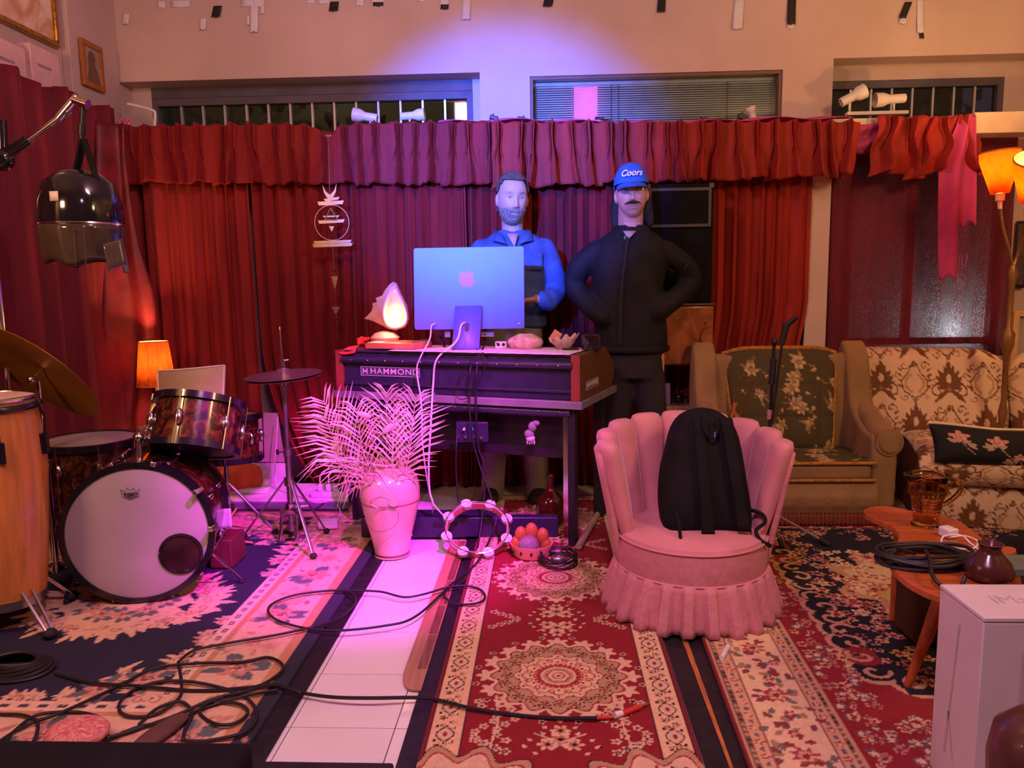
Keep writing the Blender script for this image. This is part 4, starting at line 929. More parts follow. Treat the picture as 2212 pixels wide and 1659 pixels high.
# ================================================================ ORGAN (its own frame: origin at the near right corner)
OA = -radians(20); OL = Vector((.152, 3.45, 0)); OW, OD = 1.32, .62
og = T('electric_organ', 'black electric organ with walnut end panels and studded rails on legs', 'organ', (OL.x, OL.y, .017), OA)
XF[og.name] = Matrix.Translation(OL+Vector((0, 0, .017))) @ Matrix.Rotation(OA, 4, 'Z')
def ow(x, y, z): return Vector((OL.x, OL.y, 0))+Matrix.Rotation(OA, 3, 'Z') @ Vector((x, y, z))
zb_, zt_o, zs_ = .711, .922, .674
ORot = Matrix.Rotation(OA, 3, 'Z')
def obx(mb, x0, x1, y0, y1, z0, z1): return mb.box(ow((x0+x1)/2, (y0+y1)/2, (z0+z1)/2), (x1-x0, y1-y0, z1-z0), ORot)
m_tolex = M('black_panel', (.022, .018, .045), .34, var=.15, vs=20, bump=.05)
m_walnut2 = M('walnut_end', hx('5e3c20'), .4, var=.25, vs=4, stretch=(1, 8, 1.5), coat=.2)
m_redwood = M('mahogany_edge', hx('8a3a34'), .4, var=.15)
m_alu = M('grey_trim', (.22, .20, .24), .4, .3)
part(og, 'case', obx(MB(), -OW+.04, -.04, .012, .42, zb_, zt_o-.012), m_tolex, bevel=.006)
part(og, 'panel_rail', obx(MB(), -OW+.04, -.04, .002, .02, zb_+.035, zb_+.047), m_tolex, bevel=.002)
part(og, 'lid', obx(MB(), -OW+.035, -.035, .005, .43, zt_o-.012, zt_o), m_tolex, bevel=.005)
rl = part(og, 'top_rail', MB().tube([ow(-OW+.035, .004, zt_o-.048), ow(-.035, .004, zt_o-.048)], .020, 14), m_tolex)
m_stud = M('nickel_stud', (.8, .75, .8), .2, 1)
for k in range(12): part(rl, 'stud', MB().ell(ow(-OW+.10+k*.102, -.016, zt_o-.048), (.0045, .0045, .0045), 8, 6), m_stud)
for x in (-OW, -.04):        # walnut end cheeks with sloped keyboard end
    q = [(0, zb_), (0, zt_o), (.43, zt_o+.006), (.60, zb_+.12), (.60, zb_+.04), (.55, zb_)]
    nn = len(q); vs = [ow(x, a, b) for a, b in q]+[ow(x+.04, a, b) for a, b in q]
    part(og, 'end_cheek', MB().add(vs, [tuple(range(nn-1, -1, -1)), tuple(range(nn, 2*nn))]+[(i, (i+1) % nn, nn+(i+1) % nn, nn+i) for i in range(nn)]), m_walnut2, smooth=None, bevel=.003)
    part(og, 'cheek_edge', obx(MB(), x-.001, x+.041, -.004, .002, zb_, zt_o), m_redwood, smooth=None)
part(og, 'key_shelf', obx(MB(), -OW-.015, .012, -.012, .61, zs_, zb_-.001), m_alu, bevel=.003)
part(og, 'keyboard', obx(MB(), -OW+.05, -.05, .44, .58, zb_, zb_+.03), m_white, smooth=None)
r2 = part(og, 'lower_rail', MB().tube([ow(-OW+.03, .02, zs_-.022), ow(-.05, .02, zs_-.022)], .022, 14), m_tolex)
for k in range(9): part(r2, 'stud', MB().ell(ow(-OW+.36+k*.108, -.001, zs_-.016), (.0045, .0045, .0045), 8, 6), m_stud)
part(og, 'knee_panel', obx(MB(), -OW+.08, -.12, .16, .18, .40, zs_-.04), m_black, bevel=.003)
for x, y in ((-.085, .015), (-OW+.03, .015), (-.085, .50), (-OW+.03, .50)):
    lg_ = part(og, 'leg', obx(MB(), x, x+.055, y, y+.05, .0175, zs_-.001), m_black, bevel=.003)
    if y < .1: part(lg_, 'chrome_strip', obx(MB(), x-.001, x+.022, y-.004, y-.0005, .02, zs_-.03), m_chrome, smooth=None)
# name plates
m_plate = M('engraved_plate', (.07, .06, .10), .4, .3); m_lett = M('silver_lettering', (.72, .66, .75), .35, .3)
def plate(par, c, u, up, Wp, Hp, nrm):
    R_ = Matrix((u, up, nrm)).transposed(); c = Vector(c)
    pl_ = part(par, 'name_plate', MB().box(c+nrm*.001, (Wp, Hp, .002), R_), m_plate, smooth=None)
    fb = MB()
    for sx, sy, dx, dy in ((0, 1, Wp, .0022), (0, -1, Wp, .0022), (1, 0, .0022, Hp), (-1, 0, .0022, Hp)): fb.box(c+u*(sx*(Wp/2-.002))+up*(sy*(Hp/2-.002))+nrm*.0025, (dx, dy, .001), R_)
    part(pl_, 'plate_border', fb, m_lett, smooth=None)
    text(pl_, 'lettering', 'HAMMOND', Hp*.86, m_lett, c+u*Wp*.075+nrm*.0025, R_, .0006, .0001, 0, 1.13, Wp*.83/(Hp*.86*5.75))
    x0 = -Wp/2+Hp*.55; em = MB()      # the H emblem between two bars
    for s in (-1, 1): em.box(c+u*(x0+s*Hp*.24)+nrm*.0028, (Hp*.10, Hp*.62, .001), R_)
    em.box(c+u*x0+nrm*.0028, (Hp*.46, Hp*.10, .001), R_); em.box(c+u*x0+nrm*.0028, (Hp*.2, Hp*.22, .001), R_ @ rotm(0, 0, pi/4))
    part(pl_, 'emblem', em, m_lett, smooth=None)
ou, on = ORot @ Vector((1, 0, 0)), ORot @ Vector((0, -1, 0)); UP = Vector((0, 0, 1))
fx_ = lambda px: (Vector(oy(px, 805, 3.7)))
# plate spans photo columns 779..905 on the tilted front
def on_front(px, py):
    d = ray(px, py); n_ = on; t = (OL+on*(-.012)-CAMP).dot(n_)/d.dot(n_); return CAMP+d*t
pA, pB, pC, pD = on_front(780, 803), on_front(907, 803), on_front(840, 791), on_front(840, 815)
plate(og, (pA+pB)/2, ou, UP, (pB-pA).length, .048, on)
sn_ = ORot @ Vector((1, 0, 0)); su = ORot @ Vector((0, 1, 0))
plate(og, ow(.0, .19, zb_+.060), su, UP, .20, .042, sn_)
# control box and cables under the shelf
cb = T('pedal_mixer_box', 'small dark control box with knobs hanging under the organ', 'control box', oy(1020, 955, 3.66))
ca, cbp = oy(985, 930, 3.66), oy(1055, 955, 3.66)
part(cb, 'body', MB().bx(ca.x, cbp.x, 3.66, 3.71, cbp.z, ca.z+.04), m_tolex, bevel=.004)
for px, py in ((990, 942), (1006, 943), (1023, 943), (1040, 945)):
    p = oy(px, py, 3.655); part(cb, 'knob', MB().cyl(p, p+Vector((0, -.014, 0)), .007, n=12), m_steel)
for px, cc in ((1003, (.7, .7, .6)), (1021, (.1, .2, .9))):
    p = oy(px, 926, 3.655); part(cb, 'jack', MB().cyl(p, p+Vector((0, -.02, 0)), .006, n=10), M('jack_%d' % px, cc, .4))
# small hanging toy
ht = T('hanging_toy', 'small grey rag figure hanging from the organ knee panel', 'toy', oy(1150, 962, 3.56))
m_rag = M('grey_rag', (.20, .19, .21), .9, var=.3)
tj = lambda px, py, d=0: oy(px, py, 3.56-d)
part(ht, 'body', MB().ell(tj(1150, 922), (.020, .016, .025)).ell(tj(1143, 938), (.024, .016, .022), rot=rotm(0, .5, 0)), m_rag)
part(ht, 'head', MB().ell(tj(1158, 914), (.018, .015, .014)), m_rag)
for k in range(4): part(ht, 'toe', MB().ell(tj(1139+k*5, 954+k % 2), (.005, .006, .014), 8, 6), M('pale_rag', (.45, .42, .48), .9))
part(ht, 'foot', MB().ell(tj(1146, 947), (.022, .016, .018)), MATS['pale_rag'])
part(ht, 'cord', MB().tube([tj(1152, 905), tj(1152, 890)], .0015, 5), m_rag)
# black cross board on the floor in front of the organ
cbx = T('cross_board', 'long black wooden cross board on the floor below the organ', 'board', (-.45, 3.63, .017))
part(cbx, 'board', MB().bx(-.92, .05, 3.605, 3.665, .0175, .118), m_tolex, bevel=.006)
part(cbx, 'ledge', MB().bx(-.92, -.26, 3.668, 3.75, .095, .116), m_tolex, bevel=.004)
part(cbx, 'handle_slot', MB().bx(oy(935, 1105, 3.6).x, oy(985, 1105, 3.6).x, 3.60, 3.606, .07, .095), m_black, bevel=.003)

# ================================================================ THINGS ON THE ORGAN
def otop(px, py):
    p = oz(px, py, zt_o); q = ORot.transposed() @ (p-OL); q.y = min(max(q.y, .02), .22); d = ray(px, py)
    for _ in range(4):      # slide along the organ so that the column in the photo stays the same
        w_ = OL+ORot @ Vector((q.x, q.y, 0)); tx = oy(px, py, w_.y).x; q.x += (tx-w_.x)/cos(OA)
    w_ = OL+ORot @ Vector((q.x, q.y, 0)); return Vector((w_.x, w_.y, zt_o))
# lace runner
m_lace = M('cream_lace', hx('d8c2c8'), .85, var=.2, vs=60, bump=.3, bs=150)
la, lb = ow(-.99, .10, 0), ow(-.06, .10, 0); lace = MB(); nx = 120
def lacef(u, v):
    x = -1.0+u*.95; sc = .012*abs(sin(x*38)); y0 = -.006-sc*.7 if v < .01 else -.002
    y = y0+v*.36; z = zt_o+.0035+.0012*sin(x*50)*sin(v*20)
    return ow(x, y, z)
lace.sheet(lacef, nx, 14)
lr = T('lace_runner', 'scalloped cream lace runner spread over the organ top', 'table runner', ow(-.5, .2, zt_o), OA)
part(lr, 'cloth', lace, m_lace, solid=.002, smooth=None)
# iMac-like computer seen from behind
zt2 = zt_o+.006
yf = 3.77; im = T('desktop_computer', 'thin blue-silver desktop computer seen from behind on the organ', 'computer', (oy(1006, 752, yf).x, yf, zt2))
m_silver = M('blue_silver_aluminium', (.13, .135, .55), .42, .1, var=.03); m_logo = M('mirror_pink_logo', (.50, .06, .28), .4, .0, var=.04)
iy = yf+.085
A_, B_, C_, D_ = oy(890, 535, iy), oy(1131, 531, iy), oy(1134, 713, iy), oy(897, 709, iy)
tl = radians(6)
ctr = (A_+B_+C_+D_)/4; wI = ((B_-A_).length+(C_-D_).length)/2; hI = ((A_-D_).length+(B_-C_).length)/2
iR = rotm(radians(-5), 0, radians(-1.5))
def rrect(wd, hg, r, n=6):
    pts = []
    for cx, cy, a0 in ((wd/2-r, hg/2-r, 0), (-wd/2+r, hg/2-r, pi/2), (-wd/2+r, -hg/2+r, pi), (wd/2-r, -hg/2+r, 1.5*pi)):
        pts += [(cx+r*cos(a0+pi/2*k/n), cy+r*sin(a0+pi/2*k/n)) for k in range(n+1)]
    return pts
IF = iR @ FACE
bdy = part(im, 'screen_shell', MB().prism(rrect(wI, hI, .012), .0115, ctr+iR @ Vector((0, .0115, 0)), IF), m_silver, bevel=.002, smooth=.5)
def ip(px, py, lift=.0004):     # photo pixel onto the back of the shell
    n_ = IF @ Vector((0, 0, 1)); d = ray(px, py); return CAMP+d*((ctr-CAMP).dot(n_)/d.dot(n_))+n_*lift
part(im, 'display', MB().prism(rrect(wI-.012, hI-.012, .008), .001, ctr+iR @ Vector((0, .0125, 0)), IF), m_black, smooth=None)
# the apple mark: body with a bite, and a leaf
ac_ = ip(1009, 603); hh_ = (ip(1009, 584)-ip(1009, 622)).length
prf = [(0, -.36), (.10, -.40), (.20, -.42), (.30, -.34), (.40, -.15), (.42, -.06)]
bite = [(.33, -.01), (.285, .07), (.29, .16), (.345, .235), (.37, .26)]
tp2 = [(.32, .34), (.22, .37), (.12, .355), (.03, .32), (0, .315), (-.05, .325), (-.14, .36), (-.24, .36), (-.35, .29), (-.42, .16), (-.43, .02), (-.39, -.16), (-.29, -.34), (-.20, -.42), (-.10, -.395)]
ap = [(x*hh_*1.12, y*hh_*1.12) for x, y in prf+bite+tp2]
lgp = part(bdy, 'logo', MB().prism(ap, .0006, ac_, IF), m_logo, smooth=None)
lf = [(0, .40), (.01, .47), (.06, .56), (.17, .62), (.165, .54), (.11, .45), (.04, .405)]
part(bdy, 'logo_leaf', MB().prism([(x*hh_*1.12, y*hh_*1.12) for x, y in lf], .0006, ac_, IF), m_logo, smooth=None)
pw = ip(1121, 700); part(bdy, 'power_button', MB().lathe([(0, .0006), (.005, .0006), (.0062, 0)], 20, pw, IF), m_steel)
# folded stand plate: from the back of the shell down to the foot
sA, sB = ip(980, 663), ip(1047, 663); fA, fB = oy(974, 750, yf), oy(1038, 750, yf); fA.z = fB.z = zt2
stp = MB(); u_ = (fB-fA).normalized(); w1 = .068
path = [ip(1013, 706, .004), ip(1013, 664, .004), ip(1013, 662, .012), (fA+fB)/2+Vector((0, 0, .012)), (fA+fB)/2, (fA+fB)/2+Vector((0, .12, 0))]
vs = []
for p in path: vs += [p-u_*w1, p+u_*w1]
stp.add(vs, [(2*i, 2*i+1, 2*i+3, 2*i+2) for i in range(len(path)-1)])
st_ = part(im, 'stand', stp, m_silver, solid=.006, smooth=None)
hp1, hp2 = path[2].lerp(path[3], .42), path[2].lerp(path[3], .62); hn = (path[3]-path[2]).normalized().cross(u_).normalized()
if hn.y > 0: hn = -hn
Rh = Matrix((u_, (path[2]-path[3]).normalized(), hn)).transposed()
part(st_, 'cable_hole', MB().prism([(.011*cos(a)+0, .011*sin(a)+(.012 if sin(a) > 0 else -.012)) for a in np.linspace(0, 2*pi, 24, endpoint=False)], .0012, (hp1+hp2)/2+hn*.0032, Rh), M('dark_hole', (.05, .03, .07), .6), smooth=None)
# conch shell lamp
m_conch = M('conch_shell', hx('e8b8a0'), .5, var=.15, vs=20, translucent=.35)
m_lip = M('glossy_pink_lip', hx('e39ab0'), .25, var=.05, coat=.4, translucent=.2)
sy = otop(840, 735).y+.02; S = lambda px, py, d=0: oy(px, py, sy+d)
cl = T('conch_lamp', 'glowing conch shell lamp on a shell base at the left end of the organ', 'lamp', S(832, 736))
bo = [(786, 688), (792, 684), (803, 672), (806, 660), (804, 655), (815, 652), (812, 643), (826, 638), (832, 626), (843, 613), (850, 608), (858, 612), (868, 635), (880, 660), (884, 690), (877, 706), (855, 714), (838, 710), (826, 703), (813, 697), (800, 692)]
cen = S(838, 672)
rings = []
for k, (sc, dy) in enumerate(((.05, .075), (.45, .065), (.78, .04), (.95, .012), (1, -.005), (.93, -.022))):
    rings.append([cen+(S(*q)-cen)*sc+Vector((0, dy, 0)) for q in bo])
part(cl, 'shell', MB().loft(rings, True, True), m_conch, smooth=2)
lipo = [(848, 612), (836, 630), (827, 655), (825, 680), (832, 702), (845, 711), (864, 710), (879, 700), (882, 680), (874, 652), (863, 630), (857, 614)]
lp = catmull([S(*q, -.03) for q in lipo], 4, True); lin_ = []
cen2 = S(856, 675, -.03)
lin_ = [[p+Vector((0, .01, 0)) for p in lp], [cen2+(p-cen2)*.96+Vector((0, -.012, 0)) for p in lp], [cen2+(p-cen2)*.78+Vector((0, -.010, 0)) for p in lp], [cen2+(p-cen2)*.66+Vector((0, .012, 0)) for p in lp]]
part(cl, 'lip', MB().loft(lin_, True, False), m_lip, smooth=2)
m_glow = M('glowing_shell_mouth', (1, .7, .4), .5, emit=(1, .48, .10), es=2.2, var=.3, vs=40)
part(cl, 'glowing_mouth', MB().loft([[cen2+(p-cen2)*.70+Vector((0, .010, 0)) for p in lp], [cen2+(p-cen2)*.35+Vector((0, .022, 0)) for p in lp], [cen2+Vector((0, .025, 0)) for p in lp]], True, False), m_glow, smooth=2)
bb = otop(832, 735)
part(cl, 'base', MB().lathe([(.0, .004), (.062, .004), (.068, .02), (.080, .052), (.074, .056), (.055, .075), (.02, .085), (0, .085)], 20, Vector((S(832, 735).x, sy, zt_o))), m_conch)
light('conch_lamp_glow', 'POINT', S(852, 690, -.06), (1, .50, .16), 3.0, size=.03)
# zither
_q = lambda px, yl: (lambda xl: ow(xl, yl, zt_o))([x_ for x_ in np.linspace(-1.3, 0, 400) if abs(oy(px, 750, ow(x_, yl, 0).y).x-ow(x_, yl, 0).x) < .004][0])
zA, zB_, zC_, zD_ = _q(790, .03), _q(895, .05), _q(935, .24), _q(835, .24)
zi = T('zither', 'flat wooden zither with strings and tuning pins beside the conch lamp', 'zither', (zA+zC_)/2)
m_zw = M('zither_wood', hx('b8744a'), .4, var=.2, vs=8)
bz = MB(); qs = [zA, zB_, zC_, zD_]; bz.add([q+Vector((0, 0, .0065)) for q in qs]+[q+Vector((0, 0, .036)) for q in qs], [(3, 2, 1, 0), (4, 5, 6, 7)]+[(i, (i+1) % 4, 4+(i+1) % 4, 4+i) for i in range(4)])
part(zi, 'body', bz, m_zw, bevel=.003, smooth=None)
for k in range(14):
    a, b = zA.lerp(zB_, .04+k*.066), zD_.lerp(zC_, .04+k*.066); part(zi, 'string', MB().tube([a+Vector((0, .01, .039)), b+Vector((0, -.01, .039))], .0008, 4), m_chrome)
for k in range(16):
    p = zB_.lerp(zC_, .08+k*.055)+Vector((-.012, 0, .036)); part(zi, 'tuning_pin', MB().cyl(p, p+Vector((0, 0, .012)), .002, n=6), m_steel)
# red tassel with cloth rose
m_tas = M('coral_red_yarn', hx('d8342c'), .8, var=.2, vs=30)
ts = T('red_tassel', 'coral red tassel with a cloth rose hanging over the organ corner', 'tassel', otop(775, 757))
ro = MB(); tp0 = otop(783, 748)+Vector((0, 0, .03))
for k in range(9):
    a = k*2.4; r = .006+.003*k; ro.ell(tp0+Vector((r*cos(a), r*.6*sin(a), .012*sin(k*1.7))), (.017, .012, .013), 10, 8, rotm(k, a, k*.5))
part(ts, 'cloth_rose', ro, m_tas)
tk = MB()
for k in range(26):
    f = k/25; e = on_front(738+34*f, 768-abs(f-.4)*6)+on*.025; s0 = otop(775, 752)+Vector((0, 0, .012))
    tk.tube(catmull([s0, s0.lerp(e, .5)+Vector((0, -.006, .016)), e+Vector((0, 0, .008))], 5), .0022, 5)
part(ts, 'yarn_fringe', tk, m_tas, kind='stuff')
# rough pink rock, shell bowl, dark candle jar, small socket box, black adapters
m_rock = M('pink_rock', hx('d0a8a8'), .8, var=.3, vs=25, bump=.8, bs=60)
def lump(c, r, seed, n=(26, 16), amp=.18, f=9.):
    mb = MB().ell((0, 0, 0), (1, 1, 1), *n); nf = snoise(seed, 14, 2.5); V = np.array([tuple(p) for p in mb.v]); k = 1+amp*nf(V)*2.2
    mb.v = [Vector((c[0]+v[0]*q*r[0], c[1]+v[1]*q*r[1], max(c[2]+v[2]*q*r[2], c[2]-r[2]*.8))) for v, q in zip(V, k)]; return mb
rp_ = otop(1134, 752); solo('coral_rock', lump(rp_+Vector((0, .03, .036)), (.090, .06, .044), 3), m_rock, 'rough pink coral rock beside the shell bowl', 'rock', smooth=2)
sbw = T('clam_shell_bowl', 'ridged pink clam shell bowl holding a card on the organ', 'shell', otop(1218, 754)+Vector((0, .035, 0)))
o_ = otop(1218, 752)+Vector((0, .04, 0)); cm = MB(); rings = []
for k, (r, z) in enumerate(((.018, .004), (.03, .012), (.05, .035), (.066, .062), (.063, .064), (.045, .036), (.02, .014))):
    rings.append([o_+Vector((r*cos(a)*1.1*(1+.06*cos(9*a)*(k > 1)), r*.7*sin(a)*(1+.06*cos(9*a)*(k > 1)), z+(.010*cos(9*a)+.012*cos(a))*(1 if k in (3, 4) else .3 if k > 1 else 0))) for a in np.linspace(0, 2*pi, 72, endpoint=False)])
part(sbw, 'shell', cm.loft(rings, True, True), m_rock, smooth=1.5)
part(sbw, 'card', MB().box(o_+Vector((-.038, 0, .070)), (.045, .003, .05), rotm(0, .6, 0)), M('salmon_card', hx('d88a7a'), .6), smooth=None)
jr = otop(1278, 752)+Vector((0, .04, 0)); jt = T('candle_jar', 'dark glass candle jar at the right end of the organ', 'jar', jr)
m_dglass = M('dark_smoked_glass', (.02, .01, .018), .08, var=.2, coat=.6)
part(jt, 'jar', MB().lathe([(0, .003), (.045, .003), (.047, .01), (.047, .075), (.044, .078), (.041, .074), (.041, .02), (0, .02)], 36, jr), m_dglass, smooth=.6)
part(jt, 'wax', MB().lathe([(0, .045), (.040, .045), (.040, .021), (0, .021)], 28, jr), M('dark_wax', (.06, .02, .03), .4))
sb2 = otop(1082, 752)+Vector((0, .02, 0)); so = T('socket_box', 'tiny white two-socket box in front of the coral rock', 'socket', sb2)
part(so, 'body', MB().box(sb2+Vector((0, 0, .022)), (.058, .03, .034)), m_white, bevel=.004)
for s in (-1, 1): part(so, 'socket', MB().cyl(sb2+Vector((s*.013, -.0155, .024)), sb2+Vector((s*.013, -.0165, .024)), .008, n=14), m_black)
ad = ip(950, 745); solo('power_adapter', MB().box(otop(955, 752)+Vector((0, 0, .035)), (.014, .028, .065), rotm(.25, -.45, 0)), m_black, 'black cable adapter lying beside the computer stand', 'adapter', bevel=.004)
ph = otop(1232, 758)+Vector((0, .01, .008)); solo('phone', MB().box(ph, (.075, .05, .008), rotm(0, 0, .2)), m_black, 'small black phone lying in front of the clam shell bowl', 'phone', bevel=.002)
for px, wdt, hgt in ((967, .028, .03), (1053, .066, .024)):
    p = oy(px, 722, iy+.05); solo('paper_note', MB().box(p, (wdt, .004, hgt)), m_white, 'narrow white note below the screen left of the stand' if px == 967 else 'wide white note below the screen right of the stand', 'note', smooth=None)
pe_ = otop(1088, 745)
solo('glass_tumbler', MB().lathe([(0, 0), (.03, 0), (.034, .09), (.031, .09), (.028, .008), (0, .008)], 24, Vector((pe_.x+.03, pe_.y+.12, zt2))), M('clear_tumbler', (.6, .5, .5), .08, trans=.8, var=.05), 'clear glass tumbler behind the coral rock', 'glass')
# cables from the computer and over the organ front
def cable(name, pts, r, mat, label, cat='cable', n=8): return solo(name, MB().tube(catmull(pts, n), r, 7), mat, label, cat, smooth=2)
m_wcab = M('white_cable', (.75, .70, .72), .5); m_bcab = M('black_cable', (.012, .010, .014), .5)
fo = lambda px, py, d: on_front(px, py)+on*d
cable('power_cable', [ip(1006, 697, .03), ip(1000, 705, .07), oy(985, 738, 3.72), fo(950, 775, .03), fo(943, 830, .035), oy(930, 930, 3.6), oy(926, 1000, 3.58), oy(928, 1060, 3.57), oy(935, 1090, 3.56), oz(928, 1130, .03), oz(900, 1150, .03), oz(868, 1165, .03)], .0048, m_wcab, 'thick white power cable from the computer stand down to the floor')
cable('display_cable', [ip(941, 700, .008), ip(935, 705, .04), oy(928, 733, 3.74), fo(915, 770, .03), fo(908, 800, .035), oy(910, 870, 3.62), oy(913, 960, 3.6), oy(925, 1050, 3.59), oy(935, 1085, 3.58), oy(950, 1105, 3.58), oy(968, 1123, 3.58)], .0036, m_wcab, 'thin white cable hanging down from the left of the computer')
cable('adapter_cable', [ip(932, 705, .008), ip(938, 716, .03), otop(945, 728)+Vector((0, 0, .06)), otop(953, 742)+Vector((0, 0, .055))], .003, m_bcab, 'short black lead from the computer to its adapter')
cable('audio_cable', [otop(1075, 735)+Vector((0, 0, .03)), otop(1050, 752)+Vector((0, -.01, .03)), fo(1037, 790, .03), fo(1034, 850, .035), oy(1033, 960, 3.63), oy(1045, 1000, 3.62), oy(1048, 1045, 3.6), oy(1040, 1130, 3.54), oy(1027, 1200, 3.4), oz(1000, 1255, .03), oz(955, 1272, .03), oz(880, 1290, .03), oz(820, 1278, .03), oz(740, 1275, .03)], .0045, m_bcab, 'black audio cable hanging over the organ front right of centre')
cable('audio_cable', [otop(1060, 738)+Vector((0, 0, .03)), otop(1040, 754)+Vector((0, -.01, .03)), fo(1024, 790, .035), fo(1021, 850, .04), oy(1020, 940, 3.66-.06), oy(1035, 1000, 3.6), oy(1063, 1080, 3.56), oy(1072, 1120, 3.53), oy(1060, 1160, 3.45), oz(1030, 1215, .03), oz(975, 1262, .03), oz(900, 1330, .03), oz(830, 1352, .03), oz(700, 1362, .03), oz(600, 1340, .03), oz(582, 1310, .03), oz(640, 1285, .03), oz(740, 1276, .03), oz(768, 1300, .03), oz(720, 1340, .03), oz(620, 1367, .03), oz(500, 1388, .03), oz(420, 1405, .03), oz(385, 1430, .03)], .0045, m_bcab, 'black audio cable trailing from the organ across the tiles in loops')
cable('audio_cable', [fo(1050, 760, .03), fo(1030, 775, .05), fo(1010, 800, .05), fo(995, 830, .045), fo(998, 855, .05), fo(1015, 858, .05), fo(1030, 840, .045), fo(1052, 800, .045), fo(1054, 775, .04), fo(1045, 764, .03)], .0025, m_bcab, 'thin black lead looped on the organ front')
cable('audio_cable', [oy(987, 925, 3.655), oy(986, 960, 3.60), oy(985, 1010, 3.6), oy(988, 1060, 3.59), oy(990, 1085, 3.585)], .004, m_bcab, 'dark lead hanging straight from the control box')
# ================================================================ PINK SLIPPER CHAIR AND BACKPACK
PC = Vector((.548, 2.86, 0))
m_pvel = M('pink_velvet', hx('cc8490'), .75, var=.10, vs=6, sheen=.5, bump=.08, bs=120)
m_pdam = M('pink_damask', hx('c27c86'), .7, var=.10, vs=22, sheen=.25, dist=2, bump=.06)
pch = T('slipper_chair', 'pink velvet slipper chair with channelled back and pleated skirt', 'chair', (PC.x, PC.y, .018))
part(pch, 'seat_base', MB().lathe([(0, .10), (.25, .10), (.272, .12), (.282, .185), (.284, .25), (.278, .296), (.262, .302), (0, .302)], 56, PC), m_pdam)
part(pch, 'seat_cushion', MB().lathe([(.262, .290), (.276, .300), (.272, .312), (.235, .324), (.15, .331), (0, .333)], 56, PC), m_pvel)
for z, r in ((.299, .281), (.186, .285)): part(pch, 'piping', MB().torus(PC+Vector((0, 0, z)), r, .0042, 72, 6), m_pvel)
sk = MB(); nS = 24*12
def skf(u, v):
    a = 2*pi*u; ph = (u*24) % 1; pl_ = (1 if ph < .58 else -1.2)*min(1, abs(sin(2*pi*ph))*5)
    r = .286+.044*v**.9+pl_*.010*(.35+v)+.006*sin(a*5+1)*v; return (PC.x+r*cos(a)*(1+.02*v), PC.y+r*sin(a), .187-.168*v+.004*sin(a*7)*v)
sk.sheet(skf, nS+1, 8)
part(pch, 'skirt', sk, m_pdam, solid=.003, smooth=.5)
nfl = 9
for k in range(nfl):
    a = radians(188-196*k/(nfl-1)); d = Vector((cos(a), sin(a), 0)); tt_ = Vector((-sin(a), cos(a), 0)); rings = []
    zt0 = .665+.045*sin(max(0, min(pi, a))) if 0 < a < pi else .66
    for f, wt, wr_ in ((0, .040, .018), (.05, .044, .026), (.3, .050, .036), (.6, .058, .041), (.85, .069, .043), (.94, .071, .042), (.985, .062, .034), (1.0, .044, .02)):
        r = .238+.092*f; z = .255+(zt0-.255)*f; c_ = PC+d*r+Vector((0, 0, z))
        rings.append([c_+tt_*wt*cos(t)+d*wr_*sin(t) for t in np.linspace(0, 2*pi, 16, endpoint=False)])
    part(pch, 'back_channel', MB().loft(rings, True, True), m_pvel, smooth=2)
part(pch, 'back_shell', MB().sheet(lambda u, v: tuple(PC+Vector((cos(radians(194-208*u)), sin(radians(194-208*u)), 0))*(.262+.098*v)+Vector((0, 0, .12+v*.50))), 40, 6), m_pdam, solid=.02, smooth=None)
for a in (.8, 2.3, 3.9, 5.5): part(pch, 'foot', MB().cyl(PC+Vector((.22*cos(a), .22*sin(a), .0185)), PC+Vector((.22*cos(a), .22*sin(a), .11)), .018), m_walnut)
m_nyl = M('black_nylon', (.006, .005, .007), .8, var=.3, bump=.2, bs=300, spec=.25)
YB = 2.83
out = [(1432, 1135), (1426, 1090), (1432, 1030), (1445, 985), (1460, 940), (1482, 912), (1515, 898), (1550, 897), (1582, 910), (1603, 940), (1612, 985), (1617, 1040), (1622, 1090), (1618, 1130), (1600, 1148), (1550, 1143), (1490, 1146), (1450, 1150)]
bc_ = oy(1525, 1040, YB); bpk = T('backpack', 'black nylon backpack leaning on the pink slipper chair', 'backpack', oy(1525, 1148, YB))
lean = lambda p, d: Vector((p.x, p.y+d+(p.z-.3)*.30, p.z))
rg = []
po_ = catmull([oy(*q, YB) for q in out], 3, True)
for sc, d in ((.30, -.105), (.72, -.095), (.93, -.07), (1.0, -.03), (1.0, .03), (.94, .065), (.6, .075)): rg.append([lean(bc_+(p-bc_)*sc, d) for p in po_])
part(bpk, 'bag_body', MB().loft(rg, True, True), m_nyl, smooth=2)
def strap(pts, w_, th_=.006): return MB().tube(catmull(pts, 6), w_, 8, flat=th_/w_)
sf = lambda px, py, d=-.115: lean(oy(px, py, YB), d)
part(bpk, 'shoulder_strap', MB().sheet(lambda u, v: sf(1498+u*27+6*v, 905+v*235, -.112-.012*sin(pi*v)), 4, 16), m_nyl, solid=.010, smooth=None)
part(bpk, 'shoulder_strap', MB().sheet(lambda u, v: sf(1556+u*28+24*v, 905+v*225, -.112-.012*sin(pi*v)), 4, 16), m_nyl, solid=.010, smooth=None)
part(bpk, 'grab_handle', MB().tube(catmull([sf(1518, 902), sf(1522, 930, -.135), sf(1535, 942, -.14), sf(1547, 930, -.135), sf(1550, 902)], 6), .006, 6), m_nyl)
part(bpk, 'blue_tag', MB().box(sf(1540, 935, -.15), (.005, .002, .022)), M('blue_tag', (.08, .16, .7), .5), smooth=None)
part(bpk, 'webbing', MB().tube(catmull([sf(1448, 1085, -.09), sf(1455, 1110, -.13), sf(1457, 1150, -.16), sf(1466, 1160, -.16), sf(1476, 1140, -.12)], 6), .007, 6), m_nyl)
